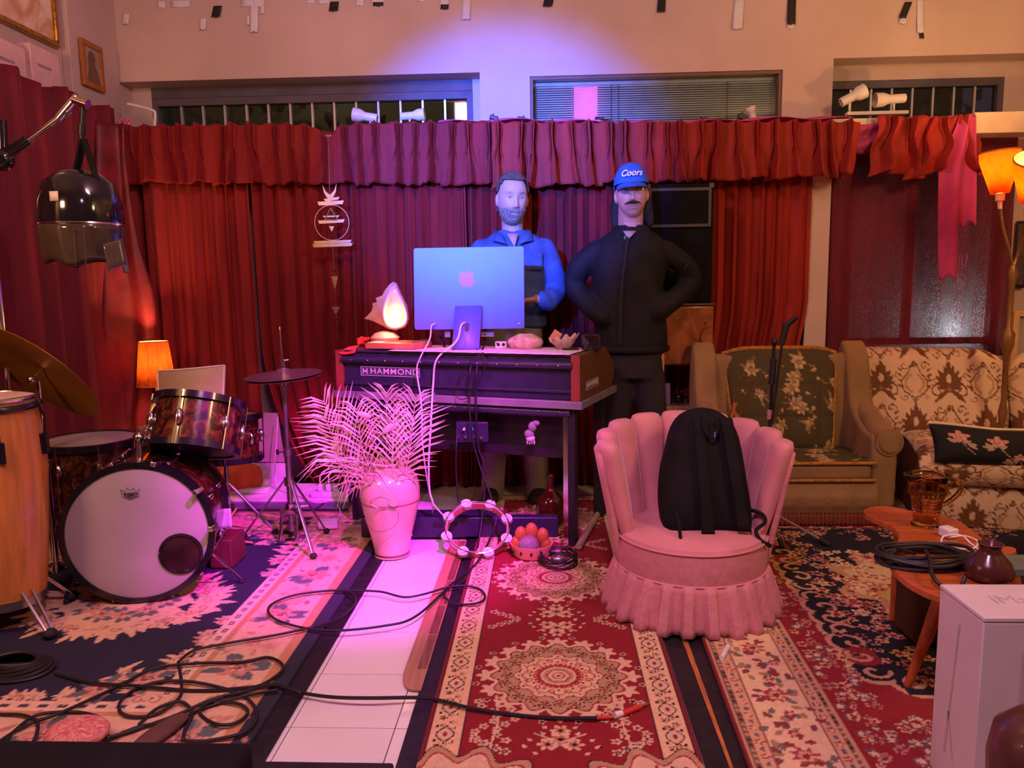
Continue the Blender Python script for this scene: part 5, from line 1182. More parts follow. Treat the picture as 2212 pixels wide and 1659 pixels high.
part(bpk, 'webbing', MB().tube(catmull([sf(1612, 1095, -.06), sf(1634, 1098, -.10), sf(1638, 1112, -.11), sf(1618, 1128, -.11), sf(1625, 1145, -.12), sf(1646, 1156, -.12)], 6), .007, 6), m_nyl)
solo('white_tube', MB().cyl(oz(1559, 1422, .025), oz(1573, 1396, .025), .0085, n=14), m_white, 'small white tube poking out under the pink chair skirt', 'tube')

# ================================================================ ARMCHAIRS
m_olive = M('olive_plush', hx('8a6a44'), .8, var=.12, vs=5, sheen=.5, bump=.1, bs=160)
m_fring = M('gold_fringe', hx('a5702e'), .9, var=.3, vs=60, bump=.5, bs=200)
m_frng2 = M('rust_fringe', hx('7a3a24'), .9, var=.35, vs=80, stretch=(20, 20, 1))
m_flor = M('floral_tapestry', attr=True, rough=.85, var=.15, vs=60, bump=.2, bs=250)
fcv = Cv(.8, .8, .004, hx('4a3e22'))
g2_ = np.random.default_rng(12); b1, b2, b3_ = hx('a08a58'), hx('c2a878'), hx('8a6a4a')
for k in range(24):
    x, y = g2_.uniform(.05, .75), g2_.uniform(.05, .75); a = g2_.uniform(0, 6.28)
    for j in range(7): aa = a+g2_.uniform(-.9, .9); L = g2_.uniform(.03, .09); fcv.leaf(x, y, x+L*cos(aa), y+L*sin(aa), .007, b1 if j % 2 else b3_)
    fcv.flower(x, y, g2_.uniform(.024, .046), 6, b2, b3_, b1, a)
    fcv.line([(x, y), (x+.05*cos(a+2), y+.05*sin(a+2)), (x+.09*cos(a+2.5), y+.09*sin(a+2.5))], .004, b1); fcv.flower(x+.09*cos(a+2.5), y+.09*sin(a+2.5), .014, 5, b2, b1)
def psheet(parent, name, fn, nu, nv, cv, uv, mat, **k):
    """sheet with pattern colours; uv(u,v)->metres on the canvas (tiled)"""
    mb = MB().sheet(fn, nu, nv); o = part(parent, name, mb, mat, smooth=None, **k)
    U, V = np.meshgrid(np.linspace(0, 1, nu), np.linspace(0, 1, nv)); X_, Y_ = uv(U, V); W_, H_ = (cv.nx-1)*cv.res, (cv.ny-1)*cv.res
    set_col(o.data, cv.sample(np.mod(X_, W_), np.mod(Y_, H_)).reshape(-1, 3)); return o
def armchair(loc, rz, label, front=True):
    t = T('armchair', label, 'armchair', (loc[0], loc[1], .019), rz); R_ = Matrix.Rotation(rz, 3, 'Z'); O_ = Vector((loc[0], loc[1], 0))
    w = lambda x, y, z: O_+R_ @ Vector((x, y, z))
    hw, aw = .47, .125
    for s in (-1, 1):
        q = [(.0, .10), (.0, .44), (.10, .475), (.22, .52), (.30, .60), (.36, .78), (.40, .86), (.50, .86), (.50, .10)]; q = [(p.x, p.y) for p in catmull([(a, b, 0) for a, b in q], 3)]
        x0, x1 = (s*hw, s*(hw-aw)); nn = len(q); vs = [w(x0, a, b) for a, b in q]+[w(x1, a, b) for a, b in q]
        am = part(t, 'arm', MB().add(vs, [tuple(range(nn)), tuple(range(2*nn-1, nn-1, -1))]+[(i, nn+i, nn+(i+1) % nn, (i+1) % nn) for i in range(nn)]), m_olive, bevel=.02, smooth=.9)
        xc = s*(hw-.045)
        roll = MB(); rings = []
        for f in np.linspace(0, 1, 9):
            y = .0+.34*f; z = .44+.13*f**1.4; r = .068*(1-.25*f); rings.append([w(xc+r*cos(a), y-.012, z+r*sin(a)) for a in np.linspace(0, 2*pi, 20, endpoint=False)])
        part(am, 'arm_roll', MB().loft(rings, True, True), m_olive, bevel=0, smooth=.9)
        part(am, 'scroll_face', MB().lathe([(0, .008), (.045, .008), (.05, 0)], 28, w(xc, -.014, .44), R_ @ FACE), m_olive)
        part(am, 'piping', MB().torus(w(xc, -.016, .44), .050, .0035, 36, 6, R_ @ FACE), m_olive)
    part(t, 'base', MB().box(w(0, .25, .16), (2*(hw-aw)+.02, .46, .20), R_), m_olive, bevel=.015)
    fp_ = part(t, 'front_panel', MB().sheet(lambda u, v: tuple(w((u-.5)*.74, -.018-.018*sin(pi*v)*1.0-(.010*abs(sin(u*pi*6)) if .3 < v < .75 else 0), .235-.155*v)), 49, 12), m_olive, solid=.012, smooth=None)
    for k in range(5): part(fp_, 'button', MB().ell(w(-.24+k*.12, -.040, .150), (.009, .006, .009), 10, 8), m_olive)
    part(fp_, 'piping', MB().tube([w(-.37, -.02, .237), w(.37, -.02, .237)], .006, 6), m_olive)
    fr_b = part(t, 'fringe', MB().sheet(lambda u, v: tuple(w((u-.5)*.96, -.022-.006*sin(u*300)-.006*v, .085-.062*v)), 160, 4), m_frng2, solid=.005, smooth=None)
    part(t, 'seat_cushion', MB().box(w(0, .22, .295), (2*(hw-aw)-.01, .50, .09), R_), m_olive, bevel=.025)
    psheet(t, 'seat_cover', lambda u, v: tuple(w((u-.5)*.70, -.028+v*.44, .345+.018*sin(pi*u)*sin(pi*min(1, v*1.2)))), 60, 44, fcv, lambda U, V: (U*.7, V*.44+.2), m_flor, solid=.006)
    for z in (.342, .255): part(t, 'cushion_fringe', MB().tube([w(-.355, -.034, z), w(.355, -.034, z)], .009, 6), m_fring)
    part(t, 'back_frame', MB().box(w(0, .42, .50), (2*hw-.06, .12, .70), R_ @ rotm(radians(-6), 0, 0)), m_olive, bevel=.04)
    def bk_(u, v):
        tu = (abs(sin(u*pi*3.5)))**.4; tv = (abs(sin((v-.05)*pi*3.2)))**.4
        x = (u-.5)*(.50+.10*(1-v))*(1-.25*max(0, 1-v/.12)**2*0);  z = .35+.53*(1-v)-.05*max(0, abs(2*u-1)-.6)**1.5*(1-v)*2.2; y = .33-.06*v+.0*z+.09*(1-v); bul = .06*sin(pi*min(1, max(0, u)))**.5*sin(pi*min(1, max(0.02, v)))**.5
        return tuple(w(x, y-bul+.012*(1-tu*tv), z))
    bp_ = psheet(t, 'back_cushion', bk_, 72, 72, fcv, lambda U, V: (U*.62+.1, V*.62+.05), m_flor, solid=.01)
    eg = [Vector(bk_(0, v)) for v in np.linspace(1, 0, 12)]+[Vector(bk_(u, 0)) for u in np.linspace(.08, 1, 12)]+[Vector(bk_(1, v)) for v in np.linspace(.08, 1, 12)]
    part(bp_, 'fringe_trim', MB().tube(eg, .012, 7), m_fring)
    for i in range(3):
        for j in range(3): p = Vector(bk_(.215+.285*i, .18+.31*j*.98)); part(bp_, 'tuft_button', MB().ell(p-R_ @ Vector((0, .006, 0)), (.008, .006, .008), 8, 6), m_flor if False else m_olive)
    for sx in (-1, 1):
        for sy in (.03, .45): part(t, 'foot', MB().cyl(w(sx*.4, sy, .0195), w(sx*.4, sy, .09), .02), m_walnut)
    return t
armchair((1.272, 3.80), 0., 'olive plush armchair with floral tufted back and gold fringe')
armchair((2.10, 2.55), -pi/2+.05, 'olive armchair at the right edge, only one arm and fringe in view')

# ================================================================ SOFA
dcv = Cv(.34, .46, .0032, hx('d8b896')); br, br2 = hx('6e4424'), hx('9a6c40')
def motif(cx, cy, s=1.):
    for yy in (0, .46): pass
    for t in (-1, 1):
        for j in range(5):
            a = pi/2+t*(.25+.38*j); L = (.075-.006*j)*s; dcv.leaf(cx, cy-.02*s, cx+L*cos(a), cy-.02*s+L*sin(a)*1.2, .011*s, br)
        dcv.spiral(cx+t*.045*s, cy-.045*s, .030*s, pi/2, .9, .007*s, br, -t); dcv.spiral(cx+t*.07*s, cy+.02*s, .022*s, 0, .8, .006*s, br2, t)
        dcv.leaf(cx, cy-.03*s, cx+t*.06*s, cy-.09*s, .009*s, br)
    dcv.leaf(cx, cy-.03*s, cx, cy+.095*s, .013*s, br); dcv.ell(cx, cy+.01*s, .010*s, .02*s, hx('d8b896')); dcv.flower(cx, cy-.035*s, .018*s, 6, br, br2)
for cx, cy in ((.085, .12), (.255, .35)): motif(cx, cy, 1.25)
for cx, cy in ((.255, .12), (.085, .35)):
    for t in (-1, 1):
        dcv.line([(cx+t*.012, cy-.09), (cx+t*.06, cy-.05), (cx+t*.065, cy), (cx+t*.03, cy+.045), (cx+t*.01, cy+.09)], .007, br); dcv.line([(cx+t*.02, cy-.06), (cx+t*.045, cy-.03), (cx+t*.045, cy), (cx+t*.02, cy+.03)], .014, hx('b8925e'))
        dcv.spiral(cx+t*.05, cy+.08, .025, 0, .9, .006, br, t); dcv.spiral(cx+t*.05, cy-.09, .022, pi, .8, .006, br2, -t)
        for j in range(4): dcv.leaf(cx+t*.06, cy-.04+.03*j, cx+t*.085, cy-.02+.03*j, .005, br)
    dcv.flower(cx, cy+.09, .018, 6, br, br2); dcv.flower(cx, cy-.1, .016, 6, br, br2)
m_dam = M('damask_upholstery', attr=True, rough=.75, var=.1, vs=50, bump=.25, bs=200, sheen=.2)
SA = -radians(14); SO = Vector((1.705, 4.60, 0)); SR = Matrix.Rotation(SA, 3, 'Z')
sof = T('sofa', 'cream sofa with brown damask pattern below the maroon curtain', 'sofa', (SO.x+.9, SO.y-.6, .019), SA)
XF[sof.name] = Matrix.Translation((SO.x+.9, SO.y-.6, .019)) @ Matrix.Rotation(SA, 4, 'Z')
sw = lambda x, y, z: SO+SR @ Vector((x, y, z))
def sq(t, p=.28): return (1 if t >= 0 else -1)*abs(t)**p
def cushion(x0, x1, z0, z1, y0, th, lean_):
    def f(u, v):
        a = 2*u-1; b = 2*v-1; ed = (1-abs(a)**7)*(1-abs(b)**7); x = (x0+x1)/2+(x1-x0)/2*a; z = z1+(z0-z1)*v
        rnd = .05*(abs(a)**6)*(abs(b)**6); x -= (1 if a > 0 else -1)*rnd; z += (1 if b > 0 else -1)*rnd
        return tuple(sw(x, y0-th*ed**.45-lean_*v+.012*sin(v*7), z))
    return f
for x0, x1 in ((0.0, .86), (.875, 1.75)):
    psheet(sof, 'back_cushion', cushion(x0, x1, .36, .848, -.05, .13, .17), 150, 90, dcv, lambda U, V: (U*(x1-x0)+.03, .5*(1-V)+.02), m_dam, solid=.02)
part(sof, 'back_frame', MB().box(sw(.87, -.03, .43), (1.72, .10, .76), SR @ rotm(radians(-4), 0, 0)), M('sofa_lining', hx('7a5a40'), .9), bevel=.03)
def seatf(x0, x1):
    def f(u, v):
        x = x0+(x1-x0)*u; e = (1-abs(2*u-1)**10)
        if v < .5: q = v/.5; y = -.20-.50*q; z = .40+.025*sin(pi*q)
        else: q = (v-.5)/.5; a = q*pi*.8; y = -.70-.085*sin(a); z = .315+.088*cos(a)
        return tuple(sw(x, y-.0, z-.03*(1-e)))
    return f
for x0, x1 in ((.33, .87), (.88, 1.75)): psheet(sof, 'seat_cushion', seatf(x0, x1), int((x1-x0)/.008), 110, dcv, lambda U, V: (U*(x1-x0)+.1, .83*V+.1), m_dam, solid=.02)
psheet(sof, 'front_apron', lambda u, v: tuple(sw(.33+1.42*u, -.715-.01*sin(v*pi), .255-.235*v)), 180, 32, dcv, lambda U, V: (U*1.42, .25*(1-V)+.3), m_dam, solid=.02)
part(sof, 'seat_frame', MB().box(sw(1.04, -.44, .20), (1.40, .50, .33), SR), MATS['sofa_lining'], smooth=None)
# embroidered cushion
pcv = Cv(.60, .30, .003, hx('0c0a0c')); pk1, pk2, lfc = hx('d08a80'), hx('e0b0a4'), hx('b89a84')
for cx, cy, r in ((.11, .20, .052), (.28, .18, .052), (.48, .19, .055), (.37, .07, .03)):
    pcv.flower(cx, cy, r, 5, pk1, pk2, pk1, .3); pcv.spiral(cx, cy, r*.5, 0, 1.3, .005, hx('b0605c'))
    for j in range(5): a = -1.2+j*.7+cx*9; pcv.leaf(cx+.03*cos(a), cy-.05+.0*sin(a), cx+.03*cos(a)+.05*cos(a-.4), cy-.055+.05*sin(a-.6), .011, lfc)
    pcv.line([(cx, cy-.03), (cx+.03, cy-.09), (cx+.06, cy-.13)], .005, lfc)
pi_ = T('throw_cushion', 'black throw cushion with embroidered pink roses on the sofa', 'cushion', oz(2110, 1000, .43))
cA = oy(2018, 1000, 3.72); cB = oy(2004, 915, 3.78)
pu = Vector((.985, -.12, -.06)); pv = (cB-cA); pn = pu.cross(pv).normalized(); 
if pn.y > 0: pn = -pn
def pilf(sg):
    def f(u, v):
        a, b = 2*u-1, 2*v-1; th = .06*(max(0, 1-abs(a)**3)*max(0, 1-abs(b)**3))**.5; pinch = .03*(a*a)*(b*b)
        q = cA+pu*(.60*(.5+.5*a*(1-.04*(1-b*b))))+pv*(.5+.5*b*(1-.10*(1-abs(a)))+.03*a*sin(3*a)); return tuple(q+pn*th*sg)
    return f
psheet(pi_, 'front_cover', pilf(1), 150, 60, pcv, lambda U, V: (U*.595+.001, V*.295+.001), m_dam, solid=0)
part(pi_, 'back_cover', MB().sheet(pilf(-1), 40, 24), M('cream_cotton', hx('e0cdb0'), .8), smooth=None)
part(pi_, 'top_edging', MB().tube([Vector(pilf(1)(u, 1))+Vector((0, .0, .004)) for u in np.linspace(0, 1, 24)], .008, 6), MATS['cream_cotton'])

# ================================================================ COFFEE TABLE AND WHAT STANDS ON IT
zT = .45
m_teak = M('orange_teak', hx('a8562a'), .35, var=.22, vs=5, stretch=(1, 8, 1), coat=.3)
kp = [(1865, 1102), (1885, 1094), (1920, 1093), (1985, 1106), (2060, 1120), (2105, 1148), (2140, 1180), (2180, 1225), (2150, 1275), (2090, 1292), (2035, 1288), (1985, 1270), (1940, 1240), (1921, 1210), (1925, 1185), (1940, 1165), (1938, 1148), (1915, 1130), (1880, 1116)]
kpt = catmull([oz(*q, zT) for q in kp], 4, True); kc2 = sum(kpt, Vector())/len(kpt)
ktb = T('coffee_table', 'kidney shaped orange teak coffee table on tapered legs', 'table', (kc2.x, kc2.y, .019))
pl2 = [(p.x, p.y) for p in reversed(kpt)]
ar = sum(pl2[i][0]*pl2[(i+1) % len(pl2)][1]-pl2[(i+1) % len(pl2)][0]*pl2[i][1] for i in range(len(pl2)))
if ar < 0: pl2 = pl2[::-1]
part(ktb, 'table_top', MB().prism(pl2, .02, (0, 0, zT-.02)), m_teak, bevel=.004, smooth=.5)
lt = oz(1960, 1482, .019)
for tip, top in ((lt, (lt.x+.06, lt.y-.10)), ((1.25, 2.70, .02), (1.22, 2.60)), ((1.50, 2.30, .02), (1.38, 2.28))):
    part(ktb, 'leg', MB().cyl(Vector(tip), Vector((top[0], top[1], zT-.02)), .011, .026, n=16), m_teak)
po2 = T('ottoman', 'dark brown cube ottoman standing under the coffee table', 'ottoman', (1.32, 2.55, .019))
m_dbr = M('dark_brown_leather', hx('3a2014'), .5, var=.2, bump=.1)
part(po2, 'body', MB().bx(1.22, 1.42, 2.47, 2.63, .03, .315), m_dbr, bevel=.012); part(po2, 'lid', MB().bx(1.215, 1.425, 2.465, 2.635, .318, .36), m_dbr, bevel=.012)
for sx in (1.24, 1.40):
    for sy in (2.49, 2.61): part(po2, 'foot', MB().cyl((sx, sy, .0195), (sx, sy, .032), .015), m_black)
# amber pitcher
pj_ = oz(1999, 1136, zT); pt_ = T('glass_pitcher', 'amber glass pitcher with leaf band on the coffee table', 'pitcher', pj_)
m_amb = M('amber_glass', hx('f4c078'), .04, trans=1., var=.05, ior=1.45); hgt = oy(1999, 1024, pj_.y+.0).z-zT; rp2 = .052
pf2 = [(0, 0), (rp2*.82, 0), (rp2*.84, .008), (rp2*.70, .016), (rp2*.74, .03), (rp2*.86, .45*hgt), (rp2*.98, .62*hgt), (rp2*1.06, .85*hgt), (rp2*1.14, hgt)]
rings = []
for r, z in pf2+[(r*.93-.001 if r > .01 else 0, z+.004 if i < 5 else z) for i, (r, z) in reversed(list(enumerate(pf2)))][0:-3]:
    k = max(0, (z/hgt-.75)/.25); rings.append([pj_+Vector((r*cos(a)+(-.018*k*k if cos(a) < -.8 else 0), r*sin(a)*(1-.1*k*(cos(a) < -.6)), z)) for a in np.linspace(0, 2*pi, 40, endpoint=False)])
part(pt_, 'body', MB().loft(rings, True, True), m_amb, smooth=1.5)
for k in range(5): part(pt_, 'rib', MB().torus(pj_+Vector((0, 0, .05+k*.010)), rp2*.78+k*.0008, .0014, 40, 6), m_amb)
m_ambd = M('dark_amber_band', hx('6a3c14'), .2, trans=.4, var=.2)
part(pt_, 'leaf_band', MB().lathe([(rp2*1.005, .60*hgt), (rp2*1.03, .66*hgt), (rp2*1.05, .72*hgt), (rp2*1.03, .735*hgt), (rp2*1.0, .61*hgt)], 40, pj_), m_ambd)
for k in range(26): a = 2*pi*k/26; part(pt_, 'band_leaf', MB().ell(pj_+Vector((rp2*1.04*cos(a), rp2*1.04*sin(a), .665*hgt)), (.003, .0025, .010), 6, 5, rotm(.5*sin(a), -.5*cos(a), 0)), m_amb)
part(pt_, 'handle', MB().tube(catmull([pj_+Vector((rp2*.90, 0, .40*hgt)), pj_+Vector((rp2*1.3, 0, .46*hgt)), pj_+Vector((rp2*1.95, 0, .66*hgt)), pj_+Vector((rp2*1.85, 0, .86*hgt)), pj_+Vector((rp2*1.10, 0, .88*hgt))], 6), .008, 8), m_amb)
# white charger and its cable
cp = oz(2048, 1160, zT); chg = T('phone_charger', 'white phone charger plug with coiled white lead on the table', 'charger', cp)
part(chg, 'plug', MB().box(cp+Vector((0, 0, .016)), (.038, .045, .03), rotm(0, 0, .3)), m_white, bevel=.005)
part(chg, 'prong', MB().cyl(cp+Vector((-.02, .012, .02)), cp+Vector((-.034, .018, .02)), .003, n=8), m_steel)
zz = zT+.004
part(chg, 'lead', MB().tube(catmull([oz(2055, 1160, zT+.02), oz(2085, 1158, zT+.02), oz(2110, 1168, zz), oz(2108, 1182, zz), oz(2085, 1186, zz), oz(2050, 1182, zz), oz(2034, 1172, zz), oz(2040, 1158, zT+.012), oz(2075, 1156, zT+.022), oz(2095, 1172, zz), oz(2115, 1188, zz)], 6), .0026, 6), m_wcab)
# coiled black cable
cc = T('coiled_cable', 'thick black cable coiled on the edge of the coffee table', 'cable', oz(2000, 1222, zT)); ccn = oz(2000, 1215, zT)
for k in range(7):
    pts = [ccn+Vector(((.135-.012*(k % 3)+.006*sin(k*2+a*2))*cos(a)+.01*sin(k), (.088-.012*(k % 4)+.005*cos(a*3+k))*sin(a)+.006*cos(k*2), .007+.0045*k+.003*sin(3*a+k))) for a in np.linspace(0, 2*pi, 36, endpoint=False)]
    part(cc, 'loop', MB().tube(pts, .0055, 7, True), m_bcab)
part(cc, 'tail', MB().tube(catmull([oz(2000, 1190, zT+.04), oz(2010, 1215, zT+.045), oz(2015, 1245, zT+.03), oz(2040, 1268, zT+.012), oz(2075, 1265, zT+.01), oz(2085, 1245, zT+.03)], 6), .0055, 7), m_bcab)
part(cc, 'tail', MB().tube(catmull([oz(1975, 1196, zT+.03), oz(1915, 1180, zT+.02), oz(1902, 1195, zT+.01), oz(1925, 1215, zT+.02)], 6), .0055, 7), m_bcab)
bv = oz(2135, 1252, zT); solo('bud_vase', MB().lathe([(0, 0), (.040, 0), (.056, .012), (.060, .028), (.050, .052), (.030, .074), (.024, .085), (.028, .096), (.031, .100), (.027, .101), (.020, .088), (0, .06)], 40, bv), M('dark_brown_glaze', hx('4a2420'), .25, var=.2, coat=.4), 'small dark brown glazed vase on the coffee table', 'vase', smooth=1.2)
gb = oz(2200, 1245, zT); solo('grey_book', MB().box((gb.x+.06, gb.y+.05, zT+.012), (.16, .11, .022)), M('grey_green_cover', hx('5f6a5c'), .7), 'grey green book lying behind the small brown vase', 'book', bevel=.003)
# white computer box at the near right
bx0, by0, by1, bz1 = .965, 1.655, 1.845, .5
wb_ = T('computer_box', 'large white computer box with printed lid in the right corner', 'box', (bx0+.33, (by0+by1)/2, .019))
m_card = M('white_cardboard', (.58, .50, .52), .55, var=.04)
part(wb_, 'carton', MB().bx(bx0, bx0+.66, by0, by1, .0195, bz1-.012), m_card, bevel=.003, smooth=None)
part(wb_, 'lid', MB().bx(bx0-.001, bx0+.661, by0-.001, by1+.001, bz1-.012, bz1), m_card, bevel=.003, smooth=None)
m_print = M('pale_grey_print', (.42, .38, .40), .5); m_print2 = M('pink_grey_print', (.46, .34, .34), .5)
text(wb_, 'lid_lettering', 'iMac', .062, m_print, (bx0+.125, (by0+by1)/2-.0, bz1+.0005), rotm(), .0003, 0, 0, 1.0)
part(wb_, 'printed_screen', MB().prism(rrect(.52, .34, .012), .0006, (bx0+.35, by0-.0012, .26), FACE), m_print2, smooth=None)
part(wb_, 'printed_side_view', MB().add([(bx0-.0008, 1.745, .44), (bx0-.0008, 1.753, .44), (bx0-.0008, 1.785, .10), (bx0-.0008, 1.777, .10)], [(0, 1, 2, 3)]).add([(bx0-.0008, 1.772, .21), (bx0-.0008, 1.776, .21), (bx0-.0008, 1.745, .10), (bx0-.0008, 1.740, .10)], [(0, 1, 2, 3)]), m_print, smooth=None)
# brown leather stool edge at the lower right corner
lsc = oy(2262, 1650, 1.22); ls = T('leather_stool', 'dark brown leather stool top at the lower right corner', 'stool', (lsc.x, lsc.y, .002))
part(ls, 'seat', MB().lathe([(0, -.10), (.07, -.10), (.085, -.06), (.088, 0), (.080, .05), (.05, .08), (0, .09)], 40, lsc), M('brown_leather', hx('4a2a22'), .35, var=.15, coat=.2), smooth=2)
part(ls, 'pole', MB().cyl((lsc.x, lsc.y, .03), lsc-Vector((0, 0, .09)), .02), m_steel); part(ls, 'base', MB().lathe([(0, .002), (.12, .002), (.12, .012), (.03, .035), (0, .035)], 30, (lsc.x, lsc.y, 0)), m_steel)

# ================================================================ MIC STAND, SPEAKER, NIGHTSTANDS, FLOOR LAMP
mb0 = oz(1672, 1140); Ym = 3.66
ms = T('microphone_stand', 'black microphone stand with folded boom in front of the armchair', 'microphone stand', (oy(1668, 900, Ym).x, Ym, .019))
mp0, mp1 = oy(1663, 930, Ym), oy(1672, 745, Ym); xb = mp0.x+.012
part(ms, 'lower_tube', MB().cyl((xb, Ym, .10), mp0, .0105), m_black); part(ms, 'upper_tube', MB().cyl(mp0, mp1, .008), m_black)
part(ms, 'height_grip', MB().cyl(oy(1667, 830, Ym), oy(1671, 775, Ym), .015), m_rubber)
part(ms, 'brand_sticker', MB().cyl(oy(1662, 905, Ym), oy(1662.8, 885, Ym), .0112), M('red_white_sticker', hx('d08a90'), .5))
part(ms, 'boom_arm', MB().cyl(oy(1667, 915, Ym-.03), oy(1692, 720, Ym-.03), .006).ell(oy(1673, 738, Ym-.01), .018), m_black)
part(ms, 'microphone_clip', MB().cyl(oy(1689, 745, Ym-.03), oy(1700, 700, Ym-.03), .013, .017).cyl(oy(1700, 702, Ym-.03), oy(1722, 684, Ym-.045), .014, .011), m_black)
for px in ((1792, 1176), (1600, 1165), (1690, 1182)):
    e = oz(*px, .03); part(ms, 'leg', MB().tube([(xb, Ym, .13), e], .0065, 8), m_steel); part(ms, 'rubber_foot', MB().cyl(e+(Vector((xb, Ym, .13))-e).normalized()*.05, e-Vector((0, 0, .004)), .012), m_rubber)
YS = 4.36
sx0, sx1 = oy(1395, 500, YS).x, oy(1541, 500, YS).x; sz0, sz1 = oy(1500, 655, YS).z, oy(1500, 396, YS).z
sp = T('loudspeaker', 'tall black loudspeaker with horn standing on the burl nightstand', 'loudspeaker', ((sx0+sx1)/2, YS+.12, sz0))
m_spk = M('black_carpet_covering', (.006, .005, .006), .9, var=.3, bump=.3, bs=300, spec=.2)
part(sp, 'cabinet', MB().bx(sx0, sx1, YS+.012, YS+.235, sz0+.001, sz1), m_spk, bevel=.008)
hz0, hz1 = oy(1500, 490, YS).z, oy(1500, 405, YS).z
m_horn = M('horn_frame', (.05, .035, .05), .45, var=.15)
ho = part(sp, 'horn_frame', MB().bx(sx0+.015, sx1-.015, YS-.004, YS+.012, hz1-.016, hz1).bx(sx0+.015, sx1-.015, YS-.004, YS+.012, hz0, hz0+.016).bx(sx0+.015, sx0+.03, YS-.004, YS+.012, hz0+.016, hz1-.016).bx(sx1-.03, sx1-.015, YS-.004, YS+.012, hz0+.016, hz1-.016), m_horn, smooth=None)
part(ho, 'horn_throat', MB().add([(sx0+.03, YS, hz0+.016), (sx1-.03, YS, hz0+.016), (sx1-.03, YS, hz1-.016), (sx0+.03, YS, hz1-.016), ((sx0+sx1)/2-.04, YS+.011, (hz0+hz1)/2-.03), ((sx0+sx1)/2+.04, YS+.011, (hz0+hz1)/2-.03), ((sx0+sx1)/2+.04, YS+.011, (hz0+hz1)/2+.03), ((sx0+sx1)/2-.04, YS+.011, (hz0+hz1)/2+.03)], [(0, 1, 5, 4), (1, 2, 6, 5), (2, 3, 7, 6), (3, 0, 4, 7), (4, 5, 6, 7)]), m_spk, smooth=None)
wc = Vector(((sx0+sx1)/2, YS+.010, (sz0+hz0)/2+.01)); part(sp, 'woofer', MB().lathe([(.145, 0), (.142, .012), (.125, .010), (.07, -.0), (.045, .0), (.04, .010), (0, .014)], 40, wc, FACE), m_spk, smooth=1)
for s in (sx0+.012, sx1-.012): part(sp, 'corner_cap', MB().box((s, YS+.014, sz1-.012), (.028, .02, .028)), m_horn, bevel=.003)
text(sp, 'brand_lettering', 'YAMAHA', .034, M('grey_gold_lettering', (.45, .38, .30), .4), oy(1462, 634, YS+.008), FACE, .001, .0004, 0, 1.0)
m_burl = M('burl_walnut_veneer', hx('7a3c22'), .28, vs=4.5, dist=4., col2=hx('b0683c'), mixlo=.3, mixhi=.7, stretch=(1.2, 1, .7), coat=.5)
nx0, nx1 = oy(1541, 700, 4.32).x-.43, oy(1541, 700, 4.32).x; nz0, nz1 = oy(1500, 789, 4.32).z, sz0
n1 = T('burl_nightstand', 'burl walnut nightstand on turned legs under the loudspeaker', 'nightstand', ((nx0+nx1)/2, 4.45, oy(1500, 872, 4.32).z))
part(n1, 'body', MB().bx(nx0, nx1, 4.322, 4.58, nz0, nz1-.014), m_burl, bevel=.006); part(n1, 'top', MB().bx(nx0-.012, nx1+.010, 4.31, 4.59, nz1-.013, nz1), M('nightstand_top', hx('5a3424'), .35), bevel=.004)
dr_ = part(n1, 'door', MB().bx(nx0+.01, nx1-.008, 4.312, 4.32, nz0+.008, nz1-.02), m_burl, bevel=.003)
m_brass = M('antique_brass', hx('b08a4a'), .3, .9)
hb2 = MB(); q = lambda px, py: oy(px, py, 4.305)
hb2.tube(catmull([q(1527, 706), q(1516, 716), q(1514, 732), q(1520, 742), q(1528, 738)], 5), .003, 6); hb2.tube(catmull([q(1528, 738), q(1518, 748), q(1526, 756), q(1530, 746)], 5), .0025, 6); hb2.ell(q(1525, 697), .006)
part(dr_, 'handle', hb2, m_brass)
lz = oy(1500, 872, 4.36).z
for x in (nx0+.05, nx1-.045):
    for y in (4.37, 4.53):
        lgx = part(n1, 'leg', MB().lathe([(.016, 1.0), (.024, .93), (.014, .88), (.026, .80), (.024, .6), (.012, .1), (.010, 0)], 20, (x, y, lz), Matrix.Diagonal((1, 1, (nz0-lz)))), M('turned_walnut', hx('8a4a28'), .35, coat=.3), smooth=1.2)
        part(lgx, 'brass_tip', MB().cyl((x, y, lz), (x, y, lz+.075), .0125, .0155), m_brass)
n2 = T('marble_nightstand', 'low burl nightstand with marble top below the first nightstand', 'nightstand', ((nx0+nx1)/2, 4.44, .01))
part(n2, 'marble_top', MB().bx(nx0-.03, nx1+.03, 4.27, 4.60, lz-.022, lz), M('brown_marble', hx('9a7a60'), .3, var=.3, vs=12, dist=2), bevel=.004)
part(n2, 'body', MB().bx(nx0-.01, nx1+.01, 4.29, 4.59, .12, lz-.0225), m_burl, bevel=.005)
part(n2, 'drawer', MB().bx(nx0+.02, nx1-.02, 4.282, 4.289, lz-.16, lz-.04), m_burl, bevel=.003)
for x in (nx0+.03, nx1-.03):
    for y in (4.32, 4.56): part(n2, 'leg', MB().cyl((x, y, .0), (x, y, .12), .013, .02), m_walnut)
bn = oy(1470, 868, 4.33); bno = T('black_ornament', 'small black ornament standing on the marble nightstand', 'ornament', (bn.x, 4.38, lz))
part(bno, 'body', MB().ell((bn.x, 4.38, lz+.03), (.035, .025, .03)).ell((bn.x+.01, 4.37, lz+.065), .016), m_dglass)
for s in (-1, 1): part(bno, 'leg', MB().tube([(bn.x+s*.025, 4.38, lz+.03), (bn.x+s*.045, 4.36, lz+.04), (bn.x+s*.05, 4.35, lz+.002)], .007, 8), m_dglass)
vc = oy(1442, 850, 4.34); solo('violet_card', MB().box((vc.x, 4.34, lz+.062), (.03, .004, .12), rotm(radians(-6), 0, 0)), M('violet_card', hx('7a5a8a'), .6), 'upright violet card leaning on the marble nightstand', 'card', smooth=None)
